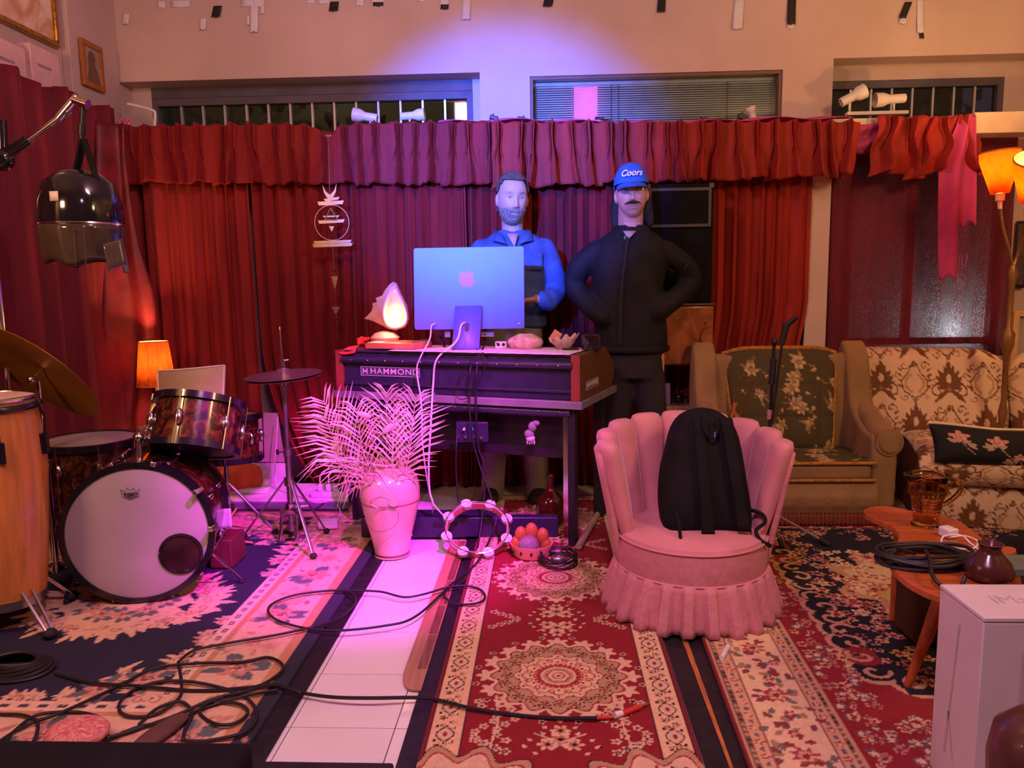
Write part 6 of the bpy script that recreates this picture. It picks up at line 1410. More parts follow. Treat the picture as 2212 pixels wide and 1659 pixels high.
# brass magazine rack
mr = T('wire_rack', 'thin brass wire rack with strap beside the armchair', 'rack', oy(1605, 905, 3.62)); qw = lambda px, py, d=0: oy(px, py, 3.62+d)
part(mr, 'wire_frame', MB().tube(catmull([qw(1572, 920), qw(1588, 850), qw(1600, 815), qw(1622, 816), qw(1618, 830), qw(1596, 905)], 5), .0035, 6), m_brass)
part(mr, 'wire_frame', MB().tube(catmull([qw(1585, 930, .06), qw(1604, 860, .06), qw(1616, 822, .06), qw(1628, 825, .06), qw(1610, 880, .06), qw(1596, 935, .06)], 5), .0035, 6), m_brass)
part(mr, 'leather_strap', MB().tube(catmull([qw(1590, 870), qw(1584, 885), qw(1590, 898), qw(1598, 905)], 5), .010, 8, flat=.3), M('tan_leather', hx('9a5a30'), .5))
for px in (1575, 1600):
    p = qw(px, 935); part(mr, 'wire_leg', MB().tube([p, (p.x, 3.62, .021)], .0035, 6), m_brass)
# floor lamp with two shades
YL = 3.95; fl_ = T('floor_lamp', 'lit floor lamp with two orange cup shades at the right edge', 'floor lamp', (oy(2186, 800, YL).x, YL, .019))
m_pole = M('bronze_lamp_pole', hx('8a6038'), .4, .4, var=.2); px_ = oy(2186, 600, YL).x
part(fl_, 'pole', MB().lathe([(.010, .05), (.014, .50), (.022, .56), (.012, .62), (.014, .85), (.030, .90), (.032, .96), (.013, 1.0), (.016, 1.22), (.024, 1.26), (.014, 1.30)], 20, (px_, YL, 0)), m_pole)
part(fl_, 'base', MB().lathe([(0, .0195), (.14, .0195), (.14, .03), (.05, .05), (0, .06)], 32, (px_, YL, 0)), m_pole)
m_shd2 = M('amber_lamp_shade', hx('e08a2c'), .7, var=.2, vs=30, stretch=(1, 1, .4), translucent=.6)
def lshade(neck, axis, r0, r1, ln, lit):
    R_ = frame_to(axis); n_ = Vector(neck)
    sh = part(fl_, 'lamp_shade', MB().lathe([(r0, 0), (r0*1.35, ln*.25), (r1*.98, ln*.8), (r1, ln)], 36, n_, R_), m_shd2, solid=.003, smooth=None)
    part(sh, 'shade_trim', MB().torus(n_+R_ @ Vector((0, 0, ln)), r1, .004, 36, 6, R_), m_fring)
    part(fl_, 'socket', MB().lathe([(.010, -.075), (.012, -.04), (.020, -.035), (.022, .0), (.0, .005)], 18, n_, R_), m_cream)
    part(fl_, 'bulb', MB().ell(n_+R_ @ Vector((0, 0, ln*.45)), .03), M('lamp_bulb_glow', (1, .85, .6), .5, emit=(1, .72, .38), es=40))
    light('floor_lamp_bulb', 'POINT', n_+R_ @ Vector((0, 0, ln*.75)), (1, .56, .22), lit, size=.04)
na = oy(2160, 418, YL); lshade(na, (-.05, .03, 1), .040, .088, .20, 28)
nb = oy(2222, 432, YL-.1); lshade(nb, (-.22, -.62, 1), .042, .095, .21, 36)
tp3 = Vector((px_, YL, 1.29))
part(fl_, 'arm', MB().tube(catmull([tp3, oy(2180, 540, YL), oy(2166, 490, YL), oy(2160, 432, YL)], 6), .008, 8), m_pole)
part(fl_, 'arm', MB().tube(catmull([tp3, oy(2198, 550, YL), oy(2212, 500, YL-.05), nb-Vector((0, 0, .07))], 6), .008, 8), m_pole)
wf = oy(2192, 672, 4.25); cbn = T('display_cabinet', 'pale wooden cabinet frame edge behind the floor lamp', 'cabinet', (wf.x+.25, 4.3, .019))
m_pale = M('pale_oak', hx('b89060'), .5, var=.15)
for nm, q in (('stile', (wf.x, wf.x+.03, .02, wf.z)), ('stile', (wf.x+.47, wf.x+.5, .02, wf.z)), ('top_rail', (wf.x+.03, wf.x+.47, wf.z-.03, wf.z)), ('bottom_rail', (wf.x+.03, wf.x+.47, .02, .08))): part(cbn, nm, MB().bx(q[0], q[1], 4.25, 4.29, q[2], q[3]), m_pale, bevel=.002)
part(cbn, 'panel', MB().bx(wf.x+.03, wf.x+.47, 4.27, 4.28, .08, wf.z-.03), M('grey_cloth_panel', (.3, .25, .24), .7), smooth=None)
sm = oy(2202, 540, 4.8); sp2 = T('small_picture', 'small dark picture on the wall behind the floor lamp', 'picture', (sm.x, 4.8, oy(2202, 620, 4.8).z))
part(sp2, 'frame', MB().box(oy(2205, 550, 4.82), (.07, .02, .40)), m_black, bevel=.003); part(sp2, 'print', MB().box(oy(2205, 550, 4.807), (.05, .004, .36)), M('dark_print', hx('6a4a3a'), .6, vs=20, col2=hx('2a3a3a')), smooth=None)
# ================================================================ PEOPLE
def gs(d, s): return np.exp(-(d/s)**2)
def head_pts(a, b, c, nu=96, nv=72, off=None, jaw=.26):
    """head surface in its own frame: face towards -Y, z up, origin mid-head; off(x,y,z)->outward offset"""
    th = np.linspace(0, 2*pi, nu, endpoint=False); ph = np.linspace(0, pi, nv); T_, P_ = np.meshgrid(th, ph)
    sx = np.sin(P_)*np.cos(T_); sy = np.sin(P_)*np.sin(T_); sz = np.cos(P_)
    k = (np.abs(sx)**2.3+np.abs(sy)**2.3+np.abs(sz)**2.3)**(-1/2.3)
    x, y, z = sx*k, sy*k, sz*k
    t = np.clip(-z, 0, 1); x = x*(1-jaw*t**1.3); back = np.clip(y, 0, 1)
    y = y*np.where(y > 0, 1.08-.30*t**1.2, .92+.03*t)
    X_, Y_, Z_ = x*a, y*b, z*c; f = np.clip(-y, 0, 1)**.5*(y < 0); u = X_/a; w = Z_/c
    d = np.zeros_like(X_)
    d += .070*b*gs(w-.24, .10)*gs(u, .75)                                # brow
    d -= .085*b*(gs(u-.40, .20)+gs(u+.40, .20))*gs(w-.08, .11)           # sockets
    nose = np.clip((.20-w)/.46, 0, 1)*(w > -.30)+gs(w+.27, .07)*.75*(w <= -.30)
    d += .27*b*nose*gs(u, .13+.07*np.clip(-w*2, 0, 1))
    d += .06*b*(gs(u-.20, .07)+gs(u+.20, .07))*gs(w+.27, .06)            # nostril wings
    d += .055*b*(gs(u-.52, .22)+gs(u+.52, .22))*gs(w+.22, .18)           # cheeks
    d += .070*b*gs(w+.48, .06)*gs(u, .30)+.075*b*gs(w+.60, .06)*gs(u, .26)-.05*b*gs(w+.535, .022)*gs(u, .34)
    d += .080*b*gs(w+.84, .13)*gs(u, .30)-.04*b*gs(w+.69, .06)*gs(u, .35)
    Y_ = Y_-d*f
    if off is not None:
        n = np.stack([X_/a**2, Y_/b**2, Z_/c**2], -1); n /= np.linalg.norm(n, axis=-1, keepdims=True)+1e-9; o = off(u, Y_/b, w)[..., None]
        X_, Y_, Z_ = [q+(n*o)[..., i] for i, q in enumerate((X_, Y_, Z_))]
    return X_, Y_, Z_
def head_mb(R_, c0, dims, off=None, mask=None, nu=96, nv=72):
    X_, Y_, Z_ = head_pts(*dims, nu=nu, nv=nv, off=off); P = np.stack([X_, Y_, Z_], -1).reshape(-1, 3); Rm = np.array(R_); W_ = P @ Rm.T+np.array(c0)
    mb = MB(); fs = []
    for j in range(nv-1):
        for i in range(nu):
            q = (j*nu+i, j*nu+(i+1) % nu, (j+1)*nu+(i+1) % nu, (j+1)*nu+i)
            if mask is None or all(mask(P[k][0]/dims[0], P[k][1]/dims[1], P[k][2]/dims[2]) for k in (q[0], q[2])): fs.append(q)
    mb.v = [Vector(p) for p in W_]; mb.f = fs
    return mb
def limb(mb, pts, rad, n=14, steps=5, flat=1.):
    P = catmull(pts, steps); m = len(pts); R_ = [np.interp(i/(len(P)-1)*(m-1), range(m), rad) for i in range(len(P))]; mb.tube(P, R_, n, flat=flat); mb.ell(P[0], R_[0], 12, 8); mb.ell(P[-1], R_[-1], 12, 8); return mb
def torso(mb, rows, Y, n=28):
    """rows: (px y, centre px x, half width px, half depth m, y offset)"""
    rings = []
    for py, cx, hw_, hd_, dy in rows:
        c_ = oy(cx, py, Y+dy); r = (oy(cx+hw_, py, Y).x-oy(cx-hw_, py, Y).x)/2
        ring = []
        for a in np.linspace(0, 2*pi, n, endpoint=False):
            s, q = cos(a), sin(a); k = (abs(s)**2.4+abs(q)**2.4)**(-1/2.4); ring.append((c_.x+r*s*k, Y+dy+hd_*q*k, c_.z))
        rings.append(ring)
    rings = rings[::-1]; return mb.loft(rings, True, True)
def hand(mb, wrist, dirv, palm_n, side, size=1., curl=.8):
    """palm, four fingers and a thumb; dirv towards the fingertips, palm_n out of the palm, side +-1 for the thumb"""
    d = Vector(dirv).normalized(); n = Vector(palm_n); n = (n-d*n.dot(d)).normalized(); s = d.cross(n).normalized()*side; w = Vector(wrist); k = size
    rings = []
    for f, wd, th in ((0, .026, .018), (.3, .034, .017), (.75, .042, .015), (1, .040, .012)):
        c_ = w+d*(.088*k*f); rings.append([c_+s*wd*k*cos(a)+n*th*k*sin(a) for a in np.linspace(0, 2*pi, 14, endpoint=False)])
    mb.loft(rings, True, True)
    for i, L in enumerate((.070, .078, .073, .058)):
        b0 = w+d*.080*k+s*(.030-.020*i)*k; a = curl*(.8+.1*i)
        p1 = b0+(d*cos(a*.4)+n*sin(a*.4))*L*.45*k; p2 = p1+(d*cos(a)+n*sin(a))*L*.32*k; p3 = p2+(d*cos(a*1.6)+n*sin(a*1.6))*L*.26*k
        limb(mb, [b0, p1, p2, p3], [.0095*k, .009*k, .0082*k, .0072*k], 10, 4)
    t0 = w+d*.025*k+s*.026*k; t1 = t0+(s*.75+d*.65+n*.25).normalized()*.042*k; t2 = t1+(d*.85+s*.25+n*.45).normalized()*.032*k
    limb(mb, [t0, t1, t2], [.013*k, .0105*k, .0085*k], 10, 4)
m_skin = M('skin', attr=True, rough=.5, var=.10, vs=40, bump=.08, bs=300)
def ears(mb, R_, c0, dims):
    for s in (-1, 1):
        c_ = Vector(c0)+R_ @ Vector((s*dims[0]*1.02, dims[1]*.08, -.02*dims[2])); mb.ell(c_, (.009, .020, .032), 12, 10, R_ @ rotm(-.15, 0, s*.35)); mb.ell(c_-Vector((0, 0, .022)), (.008, .012, .013), 10, 8, R_)
def paint_head(me, R_, c0, dims, base, rules):
    co = (coords(me)-np.array(c0)) @ np.array(R_); u, v, w = co[:, 0]/dims[0], co[:, 1]/dims[1], co[:, 2]/dims[2]
    col = np.tile(np.array(base), (len(co), 1)); inh = (np.abs(u) < 1.3) & (np.abs(v) < 1.5) & (np.abs(w) < 1.15) & (v < .3)
    nz = snoise(3, 12, 40.)(co)
    for fn, c_ in rules:
        k = np.clip(fn(u, v, w, nz), 0, 1)*inh; col = col*(1-k[:, None])+np.array(c_)*k[:, None]
    set_col(me, col)
FEET = []
def shoe(t, p, mat, rz=0., L=.27, z0=.0):
    R_ = Matrix.Rotation(rz, 3, 'Z'); rings = []
    for f, wd, h_ in ((0, .020, .035), (.06, .032, .07), (.25, .036, .085), (.45, .040, .070), (.7, .046, .048), (.9, .040, .038), (1, .018, .025)):
        c_ = Vector(p)+R_ @ Vector((0, .10-L*f, 0)); rings.append([c_+R_ @ Vector((wd*cos(a), 0, z0+h_*(.5+.5*sin(a)))) for a in np.linspace(0, 2*pi, 14, endpoint=False)])
    s = part(t, 'shoe', MB().loft(rings, True, True), mat, smooth=2)
    part(s, 'sole', MB().loft([[c2+R_ @ Vector((wd*1.05*cos(a), 0, z0+.006+.008*sin(a))) for a in np.linspace(0, 2*pi, 12, endpoint=False)] for c2, wd in [(Vector(p)+R_ @ Vector((0, .105-(L+.01)*f, 0)), wd) for f, wd in ((0, .022), (.2, .036), (.5, .040), (.8, .046), (1, .022))]], True, True), m_rubber, smooth=2)
def eyes(t, R_, c0, dims, open_=1.):
    m_e = M('eye_white', (.55, .5, .5), .25, var=.05); m_i = M('eye_iris', (.03, .02, .02), .2)
    for s in (-1, 1):
        c_ = Vector(c0)+R_ @ Vector((s*dims[0]*.40, -dims[1]*.80, dims[2]*.085)); e = part(t, 'eye', MB().ell(c_, (.0125, .010, .0062*open_), 14, 10, R_), m_e)
        part(e, 'iris', MB().ell(c_+R_ @ Vector((0, -.0075, 0)), (.0048, .003, .0048*open_), 12, 8, R_), m_i)
# ---------------- man in the blue shirt behind the organ
Y1m = 4.36; d1 = (.082, .104, .139); R1 = rotm(radians(4), radians(2), radians(16)); h1 = oy(1106, 432, Y1m-.04)
p1 = T('person', 'bearded man in blue denim shirt standing behind the computer', 'person', (oy(1110, 900, Y1m).x, Y1m, .018))
bm = head_mb(R1, h1, d1); ears(bm, R1, h1, d1)
q1 = lambda px, py, d=0: oy(px, py, Y1m+d)
limb(bm, [h1+Vector((0, .02, -.06)), q1(1107, 500), q1(1108, 530, .01)], [.062, .060, .075])
torso(bm, [(505, 1108, 30, .06, .01), (530, 1108, 62, .085, .01), (600, 1108, 56, .095, 0), (700, 1108, 48, .09, 0), (760, 1108, 50, .09, 0)], Y1m)
wr1 = q1(1160, 646, -.22); limb(bm, [q1(1172, 545), q1(1196, 628, -.02), wr1], [.042, .032, .026]); hand(bm, wr1, (-.85, -.35, -.12), (.1, -.2, -1), -1, 1.0, .9)
wl1 = q1(1040, 660, -.22); limb(bm, [q1(1040, 548), q1(1018, 630, -.02), wl1], [.042, .032, .026]); hand(bm, wl1, (.85, -.35, -.12), (-.1, -.2, -1), 1, 1.0, .9)
for px0, px1 in ((1085, 1066), (1132, 1157)): limb(bm, [q1(px0, 760), q1((px0+px1)/2, 900), q1(px1, 1070)], [.085, .06, .045])
me = eval_mesh(bm, .0042, 2, .5)
skin = np.array(hx('c69a86')); stub = np.array(hx('8a7468'))
brd = lambda u, v, w, nz: np.clip(1.3*((w < -.30)*(v < .15))*(1-gs(w+.545, .05)*gs(u, .30))*(1-gs(u, .17)*(w > -.36))*(.8+.5*nz)*np.clip((-.30-w)*8, 0, 1)*np.clip((w+1.1)*4, 0, 1), 0, .8)
paint_head(me, R1, h1, d1, skin, [
    (lambda u, v, w, nz: .75*(gs(u-.42, .24)+gs(u+.42, .24))*gs(w-.255, .045)*(v < -.3), hx('5a4a40')),
    (lambda u, v, w, nz: .55*(gs(u-.40, .17)+gs(u+.40, .17))*gs(w-.08, .030)*(v < -.3), hx('5a3a34')),
    (lambda u, v, w, nz: .5*gs(w+.54, .035)*gs(u, .30)*(v < -.4), hx('9a4a48')), (brd, stub)])
part_mesh(p1, 'body', me, m_skin)
eyes(p1, R1, h1, d1, .55)
m_hair1 = M('short_grey_brown_hair', hx('5a4a40'), .85, var=.35, vs=60, bump=.8, bs=160)
hm = lambda u, v, w: (w > .58+.16*(v < -.45)-.55*(v > -.25)-.55*(v > .1)) and w > -.55 and not (abs(u) > .80 and -.25 < v < .30 and w < .28)
part(p1, 'hair', head_mb(R1, h1, d1, off=lambda u, v, w: .006+.007*np.clip(w, 0, 1)+.002*np.sin(u*40)*np.sin(v*37), mask=hm), m_hair1, solid=.004, smooth=None)
bmk = lambda u, v, w: -1.02 < w < -.34-.25*max(0, 1-abs(u)*2.2)*(w > -.9)*0 and v < .1 and not (abs(u) < .30 and -.60 < w < -.49) and not (abs(u) < .62 and w > -.42+.10*abs(u) and not (abs(u) < .42 and w < -.385))
m_beard = M('greying_beard', hx('8a7a6e'), .9, var=.4, vs=120, bump=1., bs=260)
part(p1, 'beard', head_mb(R1, h1, d1, off=lambda u, v, w: .0035+.003*np.sin(u*60)*np.sin(w*55), mask=bmk), m_beard, solid=.003, smooth=None)
# denim shirt
m_denim = M('blue_denim', hx('3c4f80'), .85, var=.22, vs=14, bump=.25, bs=220)
sb_ = MB(); torso(sb_, [(498, 1106, 32, .075, .02), (512, 1107, 52, .085, .02), (528, 1108, 80, .105, .01), (560, 1109, 84, .12, 0), (620, 1110, 72, .125, 0), (680, 1112, 68, .125, 0), (706, 1112, 70, .125, 0)], Y1m)
limb(sb_, [q1(1176, 540), q1(1192, 580, 0), q1(1200, 630, -.02), q1(1185, 652, -.13), q1(1168, 647, -.20)], [.066, .064, .060, .054, .044]); limb(sb_, [q1(1040, 542), q1(1024, 585), q1(1016, 632, -.02), q1(1032, 658, -.13), q1(1046, 656, -.19)], [.066, .064, .060, .054, .044])
nf1, nf2 = snoise(21, 12, 14.), snoise(22, 12, 40.)
wrk = lambda co: .007*np.abs(nf1(co*np.array([1, 1, .7])))*1.5+.003*nf2(co*np.array([1, 1, 2.]))
sh = part_mesh(p1, 'denim_shirt', eval_mesh(sb_, .010, 5, .6, wrk), m_denim)
nb1 = q1(1107, 512, -.03)
for s in (-1, 1):     # open collar points
    c_ = [q1(1107+s*33, 492, .0), q1(1107+s*40, 500, -.04), q1(1107+s*44, 520, -.10), q1(1107+s*30, 522, -.125), q1(1107+s*12, 528, -.135), q1(1107+s*22, 508, -.10)]
    part(sh, 'collar', MB().add([tuple(p) for p in c_], [(0, 1, 2, 3, 4, 5)] if s > 0 else [(5, 4, 3, 2, 1, 0)]), m_denim, solid=.006, smooth=None)
part(sh, 'open_neck', MB().add([tuple(q1(1107-12, 505, -.10)), tuple(q1(1107+12, 505, -.10)), tuple(q1(1112, 535, -.128))], [(0, 1, 2)]), M('neck_skin', hx('c09080'), .6), solid=.004, smooth=None)
part(sh, 'breast_pocket', MB().sheet(lambda u, v: tuple(q1(1136+36*u, 546+38*v, -.120+.014*u)), 6, 6), m_denim, solid=.005, smooth=None)
part(sh, 'button_placket', MB().sheet(lambda u, v: tuple(q1(1108+9*u, 536+160*v, -.128+.004*sin(9*v))), 3, 14), m_denim, solid=.004, smooth=None)
for c_, r in ((q1(1170, 647, -.19), .045), (q1(1044, 656, -.18), .045)): part(sh, 'cuff', MB().torus(c_, r*.86, .008, 24, 8, frame_to((-1, -.4, 0))), m_denim)
m_khaki = M('grey_khaki_cotton', hx('8a8078'), .85, var=.12, vs=10, bump=.2, bs=120)
tb = MB(); torso(tb, [(690, 1110, 60, .115, 0), (740, 1110, 62, .12, 0), (800, 1110, 60, .115, 0)], Y1m)
limb(tb, [q1(1085, 790), q1(1074, 900), q1(1068, 980), q1(1063, 1068)], [.095, .080, .074, .068]); limb(tb, [q1(1134, 790), q1(1150, 900), q1(1158, 980), q1(1163, 1066)], [.095, .080, .074, .068])
part_mesh(p1, 'trousers', eval_mesh(tb, .011, 5, .6, lambda co: .006*nf1(co*np.array([1, 1, 1.5]))), m_khaki)
part(p1, 'belt', MB().torus(q1(1110, 700), .160, .012, 40, 8, Matrix.Diagonal((1, .72, 1.3))), M('brown_belt', hx('4a2018'), .5))
m_shoe = M('dark_suede', hx('2a2024'), .8)
for px in (1060, 1168): fp = q1(px, 1080); shoe(p1, (fp.x, Y1m-.02, .018), m_shoe, .1 if px < 1100 else -.25)
# ---------------- man in the black jacket and blue cap
Y2 = 4.15; d2 = (.079, .100, .128); R2 = rotm(radians(-2), radians(-3), radians(-4)); h2 = oy(1364, 421, Y2-.03)
p2 = T('person', 'man in black zip jacket and blue cap with hands in pockets', 'person', (oy(1375, 900, Y2).x, Y2, .018)); q2 = lambda px, py, d=0: oy(px, py, Y2+d)
bm = head_mb(R2, h2, d2); ears(bm, R2, h2, d2)
limb(bm, [h2+Vector((0, .02, -.06)), q2(1362, 485), q2(1362, 520, .01)], [.066, .066, .08])
torso(bm, [(495, 1362, 34, .065, .01), (532, 1362, 56, .08, .01), (600, 1358, 66, .11, 0), (700, 1362, 62, .11, 0), (760, 1365, 58, .10, 0)], Y2)
for s, el, wr_ in ((-1, (1243, 620), (1303, 686)), (1, (1490, 610), (1418, 674))):
    w_ = q2(*wr_, -.06); limb(bm, [q2(1362+s*66, 552), q2(*el, .03), w_], [.036, .034, .028]); hand(bm, w_, (-s*.5, .35, -.7), (-s*.6, .6, .2), -s, .8, .3)
for px0, px1 in ((1338, 1322), (1402, 1420)): limb(bm, [q2(px0, 770), q2((px0+px1)/2, 900), q2(px1, 1075)], [.085, .06, .045])
me = eval_mesh(bm, .0042, 2, .5)
paint_head(me, R2, h2, d2, np.array(hx('cf9a86')), [
    (lambda u, v, w, nz: .7*(gs(u-.42, .24)+gs(u+.42, .24))*gs(w-.25, .04)*(v < -.3), hx('3a2820')),
    (lambda u, v, w, nz: .3*(gs(u-.40, .17)+gs(u+.40, .17))*gs(w-.08, .03)*(v < -.3), hx('6a3a34')),
    (lambda u, v, w, nz: .65*gs(w+.545-.10*u*u, .030)*gs(u, .40)*(v < -.4), hx('a04a48')),
    (lambda u, v, w, nz: .35*((w < -.45)*(v < .1))*(.8+.4*nz)*np.clip((-.45-w)*6, 0, 1), hx('6a5048'))])
part_mesh(p2, 'body', me, m_skin); eyes(p2, R2, h2, d2, .7)
m_hair2 = M('dark_brown_hair', hx('1c1210'), .6, var=.4, vs=50, bump=.8, bs=120, stretch=(4, 4, .5))
mst = MB()
for s in (-1, 1):
    f = lambda u, w: h2+R2 @ Vector((u*d2[0], -d2[1]*(1.05-.16*u*u), w*d2[2])); mst.tube(catmull([f(0, -.395), f(s*.22, -.40), f(s*.42, -.43), f(s*.52, -.47)], 5), [.0075-.0055*(i/15) for i in range(16)], 8)
part(p2, 'moustache', mst, m_hair2)
hr2 = MB(); 
for s in (-1, 1): limb(hr2, [h2+R2 @ Vector((s*.062, .03, .02)), h2+R2 @ Vector((s*.078, .05, -.06)), h2+R2 @ Vector((s*.090, .05, -.15))], [.030, .036, .024])
hr2.ell(h2+R2 @ Vector((0, .055, -.05)), (.078, .06, .13), 20, 14)
part_mesh(p2, 'hair', eval_mesh(hr2, .009, 4, .5, lambda co: .005*nf2(co*np.array([3, 3, .6]))), m_hair2)
m_cap = M('blue_twill_cap', hx('2a62c0'), .8, var=.1, vs=14, bump=.15, bs=250)
capm = lambda u, v, w: w > .34+.06*(v > 0)-.10*(v > .3)
cp2 = part(p2, 'cap', head_mb(R2, h2, d2, off=lambda u, v, w: .012+.022*np.clip(w, 0, 1)*np.clip(1-np.hypot(u, v), 0, 1)**.5+.006*np.clip(-v, 0, 1), mask=capm), m_cap, solid=.004, smooth=None)
def brim(u, v):
    a = (u-.5)*2.1; r = d2[1]*1.16; x = sin(a)*d2[0]*1.12; y = -cos(a)*r; y2 = y-.066*cos((u-.5)*pi)*v; return tuple(h2+R2 @ Vector((x*(1-.06*v), y2, d2[2]*.37-.030*v*cos((u-.5)*pi)-.030*(2*u-1)**2*(.4+.6*v))))
part(cp2, 'brim', MB().sheet(brim, 24, 8), m_cap, solid=.006, smooth=None)
part(cp2, 'top_button', MB().ell(h2+R2 @ Vector((0, 0, d2[2]*1.0+.034)), (.008, .008, .004), 12, 8, R2), m_cap)
def bendcap(co):
    x, z = co.x, co.y; a = x/(d2[0]*1.25); w = .66+z/d2[2]; r = sqrt(max(.05, 1-(w*.82)**2))
    P = h2+R2 @ Vector((sin(a)*d2[0]*1.20*1.0, -cos(a)*(d2[1]*r*.98+.026)-.004-co.z, d2[2]*w+.010)); return XF[p2.name].inverted() @ P
text(cp2, 'cap_lettering', 'Coors', .046, M('white_embroidery', (.85, .8, .82), .7), (0, 0, 0), FACE, .002, .0012, .35, 1.0, 1., bend=bendcap)
# glasses
m_wire = M('thin_wire_frame', (.55, .45, .42), .25, .9); gl = MB(); lens = MB()
g_ = part(p2, 'glasses', MB().tube([h2+R2 @ Vector((-.012, -d2[1]*1.13, .016)), h2+R2 @ Vector((0, -d2[1]*1.16, .020)), h2+R2 @ Vector((.012, -d2[1]*1.13, .016))], .0014, 6), m_wire)
for s in (-1, 1):
    c_ = h2+R2 @ Vector((s*.034, -d2[1]*1.07, .010)); Rg = R2 @ FACE @ rotm(0, s*.18, 0)
    part(g_, 'rim', MB().tube([c_+Rg @ Vector((x, y, 0)) for x, y in rrect(.042, .026, .010, 4)], .0011, 5, True), m_wire)
    part(g_, 'lens', MB().prism(rrect(.041, .025, .010, 4), .0008, c_, Rg), m_glass, smooth=None)
    part(g_, 'temple', MB().tube([h2+R2 @ Vector((s*.056, -d2[1]*1.0, .012)), h2+R2 @ Vector((s*.083, -d2[1]*.5, .010)), h2+R2 @ Vector((s*.084, d2[1]*.1, .006))], .0012, 5), m_wire)
# black jacket
m_jack = M('black_jacket_cloth', (.008, .007, .010), .75, var=.25, vs=10, bump=.15, bs=200, spec=.3)
jb = MB(); torso(jb, [(488, 1362, 34, .08, .02), (500, 1362, 44, .09, .02), (512, 1362, 62, .10, .01), (528, 1362, 76, .115, .01), (555, 1361, 82, .13, 0), (620, 1355, 76, .14, 0), (690, 1360, 77, .14, 0), (735, 1364, 76, .14, 0), (755, 1364, 74, .135, 0)], Y2)
for s, el, wr_ in ((-1, (1243, 620), (1303, 686)), (1, (1490, 610), (1418, 674))):
    mid = ((1362+s*90+el[0])/2+s*6, (540+el[1])/2)
    limb(jb, [q2(1362+s*74, 543), q2(*mid, .02), q2(*el, .03), q2((el[0]+wr_[0])/2, (el[1]+wr_[1])/2+6, -.04), q2(*wr_, -.10)], [.060, .062, .058, .055, .050])
nf3 = snoise(31, 14, 12.)
jk = part_mesh(p2, 'jacket', eval_mesh(jb, .011, 6, .6, lambda co: .007*np.abs(nf3(co))*1.3+.003*nf2(co)), m_jack)
part(jk, 'stand_collar', MB().loft([[h2*0+q2(1362, 497)+Vector((r*cos(a), r*.9*sin(a)+.01, z)) for a in np.linspace(-pi/2+.35, 1.5*pi-.35, 30)] for r, z in ((.092, -.035), (.086, 0), (.082, .022))], False, False), m_jack, solid=.010, smooth=None)
part(jk, 'zip', MB().tube(catmull([q2(1357, 512, -.13), q2(1350, 560, -.155), q2(1342, 640, -.163), q2(1340, 745, -.155)], 6), .003, 6), M('dark_zip', (.06, .05, .07), .4, .5))
part(jk, 'zip_pull', MB().box(q2(1350, 514, -.15), (.008, .005, .02)), m_steel, bevel=.002)
part(jk, 'hem_band', MB().torus(q2(1364, 752), .188, .018, 48, 8, Matrix.Diagonal((1, .72, 1.1))), m_jack)
part(jk, 'sleeve_pocket', MB().box(q2(1482, 575, -.06), (.018, .012, .05), rotm(0, .5, 0)), m_jack, bevel=.004)
part(p2, 'undershirt', MB().add([tuple(q2(1346, 500, -.085)), tuple(q2(1374, 500, -.085)), tuple(q2(1358, 516, -.128))], [(0, 1, 2)]), M('grey_undershirt', (.4, .36, .36), .8), solid=.01, smooth=None)
m_pant = M('black_trousers', (.018, .014, .020), .8, var=.2)
tb = MB(); torso(tb, [(735, 1364, 66, .115, 0), (790, 1366, 66, .12, 0), (815, 1366, 64, .115, 0)], Y2)
limb(tb, [q2(1334, 810), q2(1328, 900), q2(1322, 980), q2(1318, 1085)], [.098, .084, .076, .066]); limb(tb, [q2(1398, 810), q2(1408, 900), q2(1416, 980), q2(1420, 1085)], [.098, .084, .076, .066])
part_mesh(p2, 'trousers', eval_mesh(tb, .011, 5, .6, lambda co: .006*nf3(co)), m_pant)
for px in (1316, 1424): fp = q2(px, 1095); shoe(p2, (fp.x, Y2-.02, .018), m_shoe, .15 if px < 1350 else -.2)
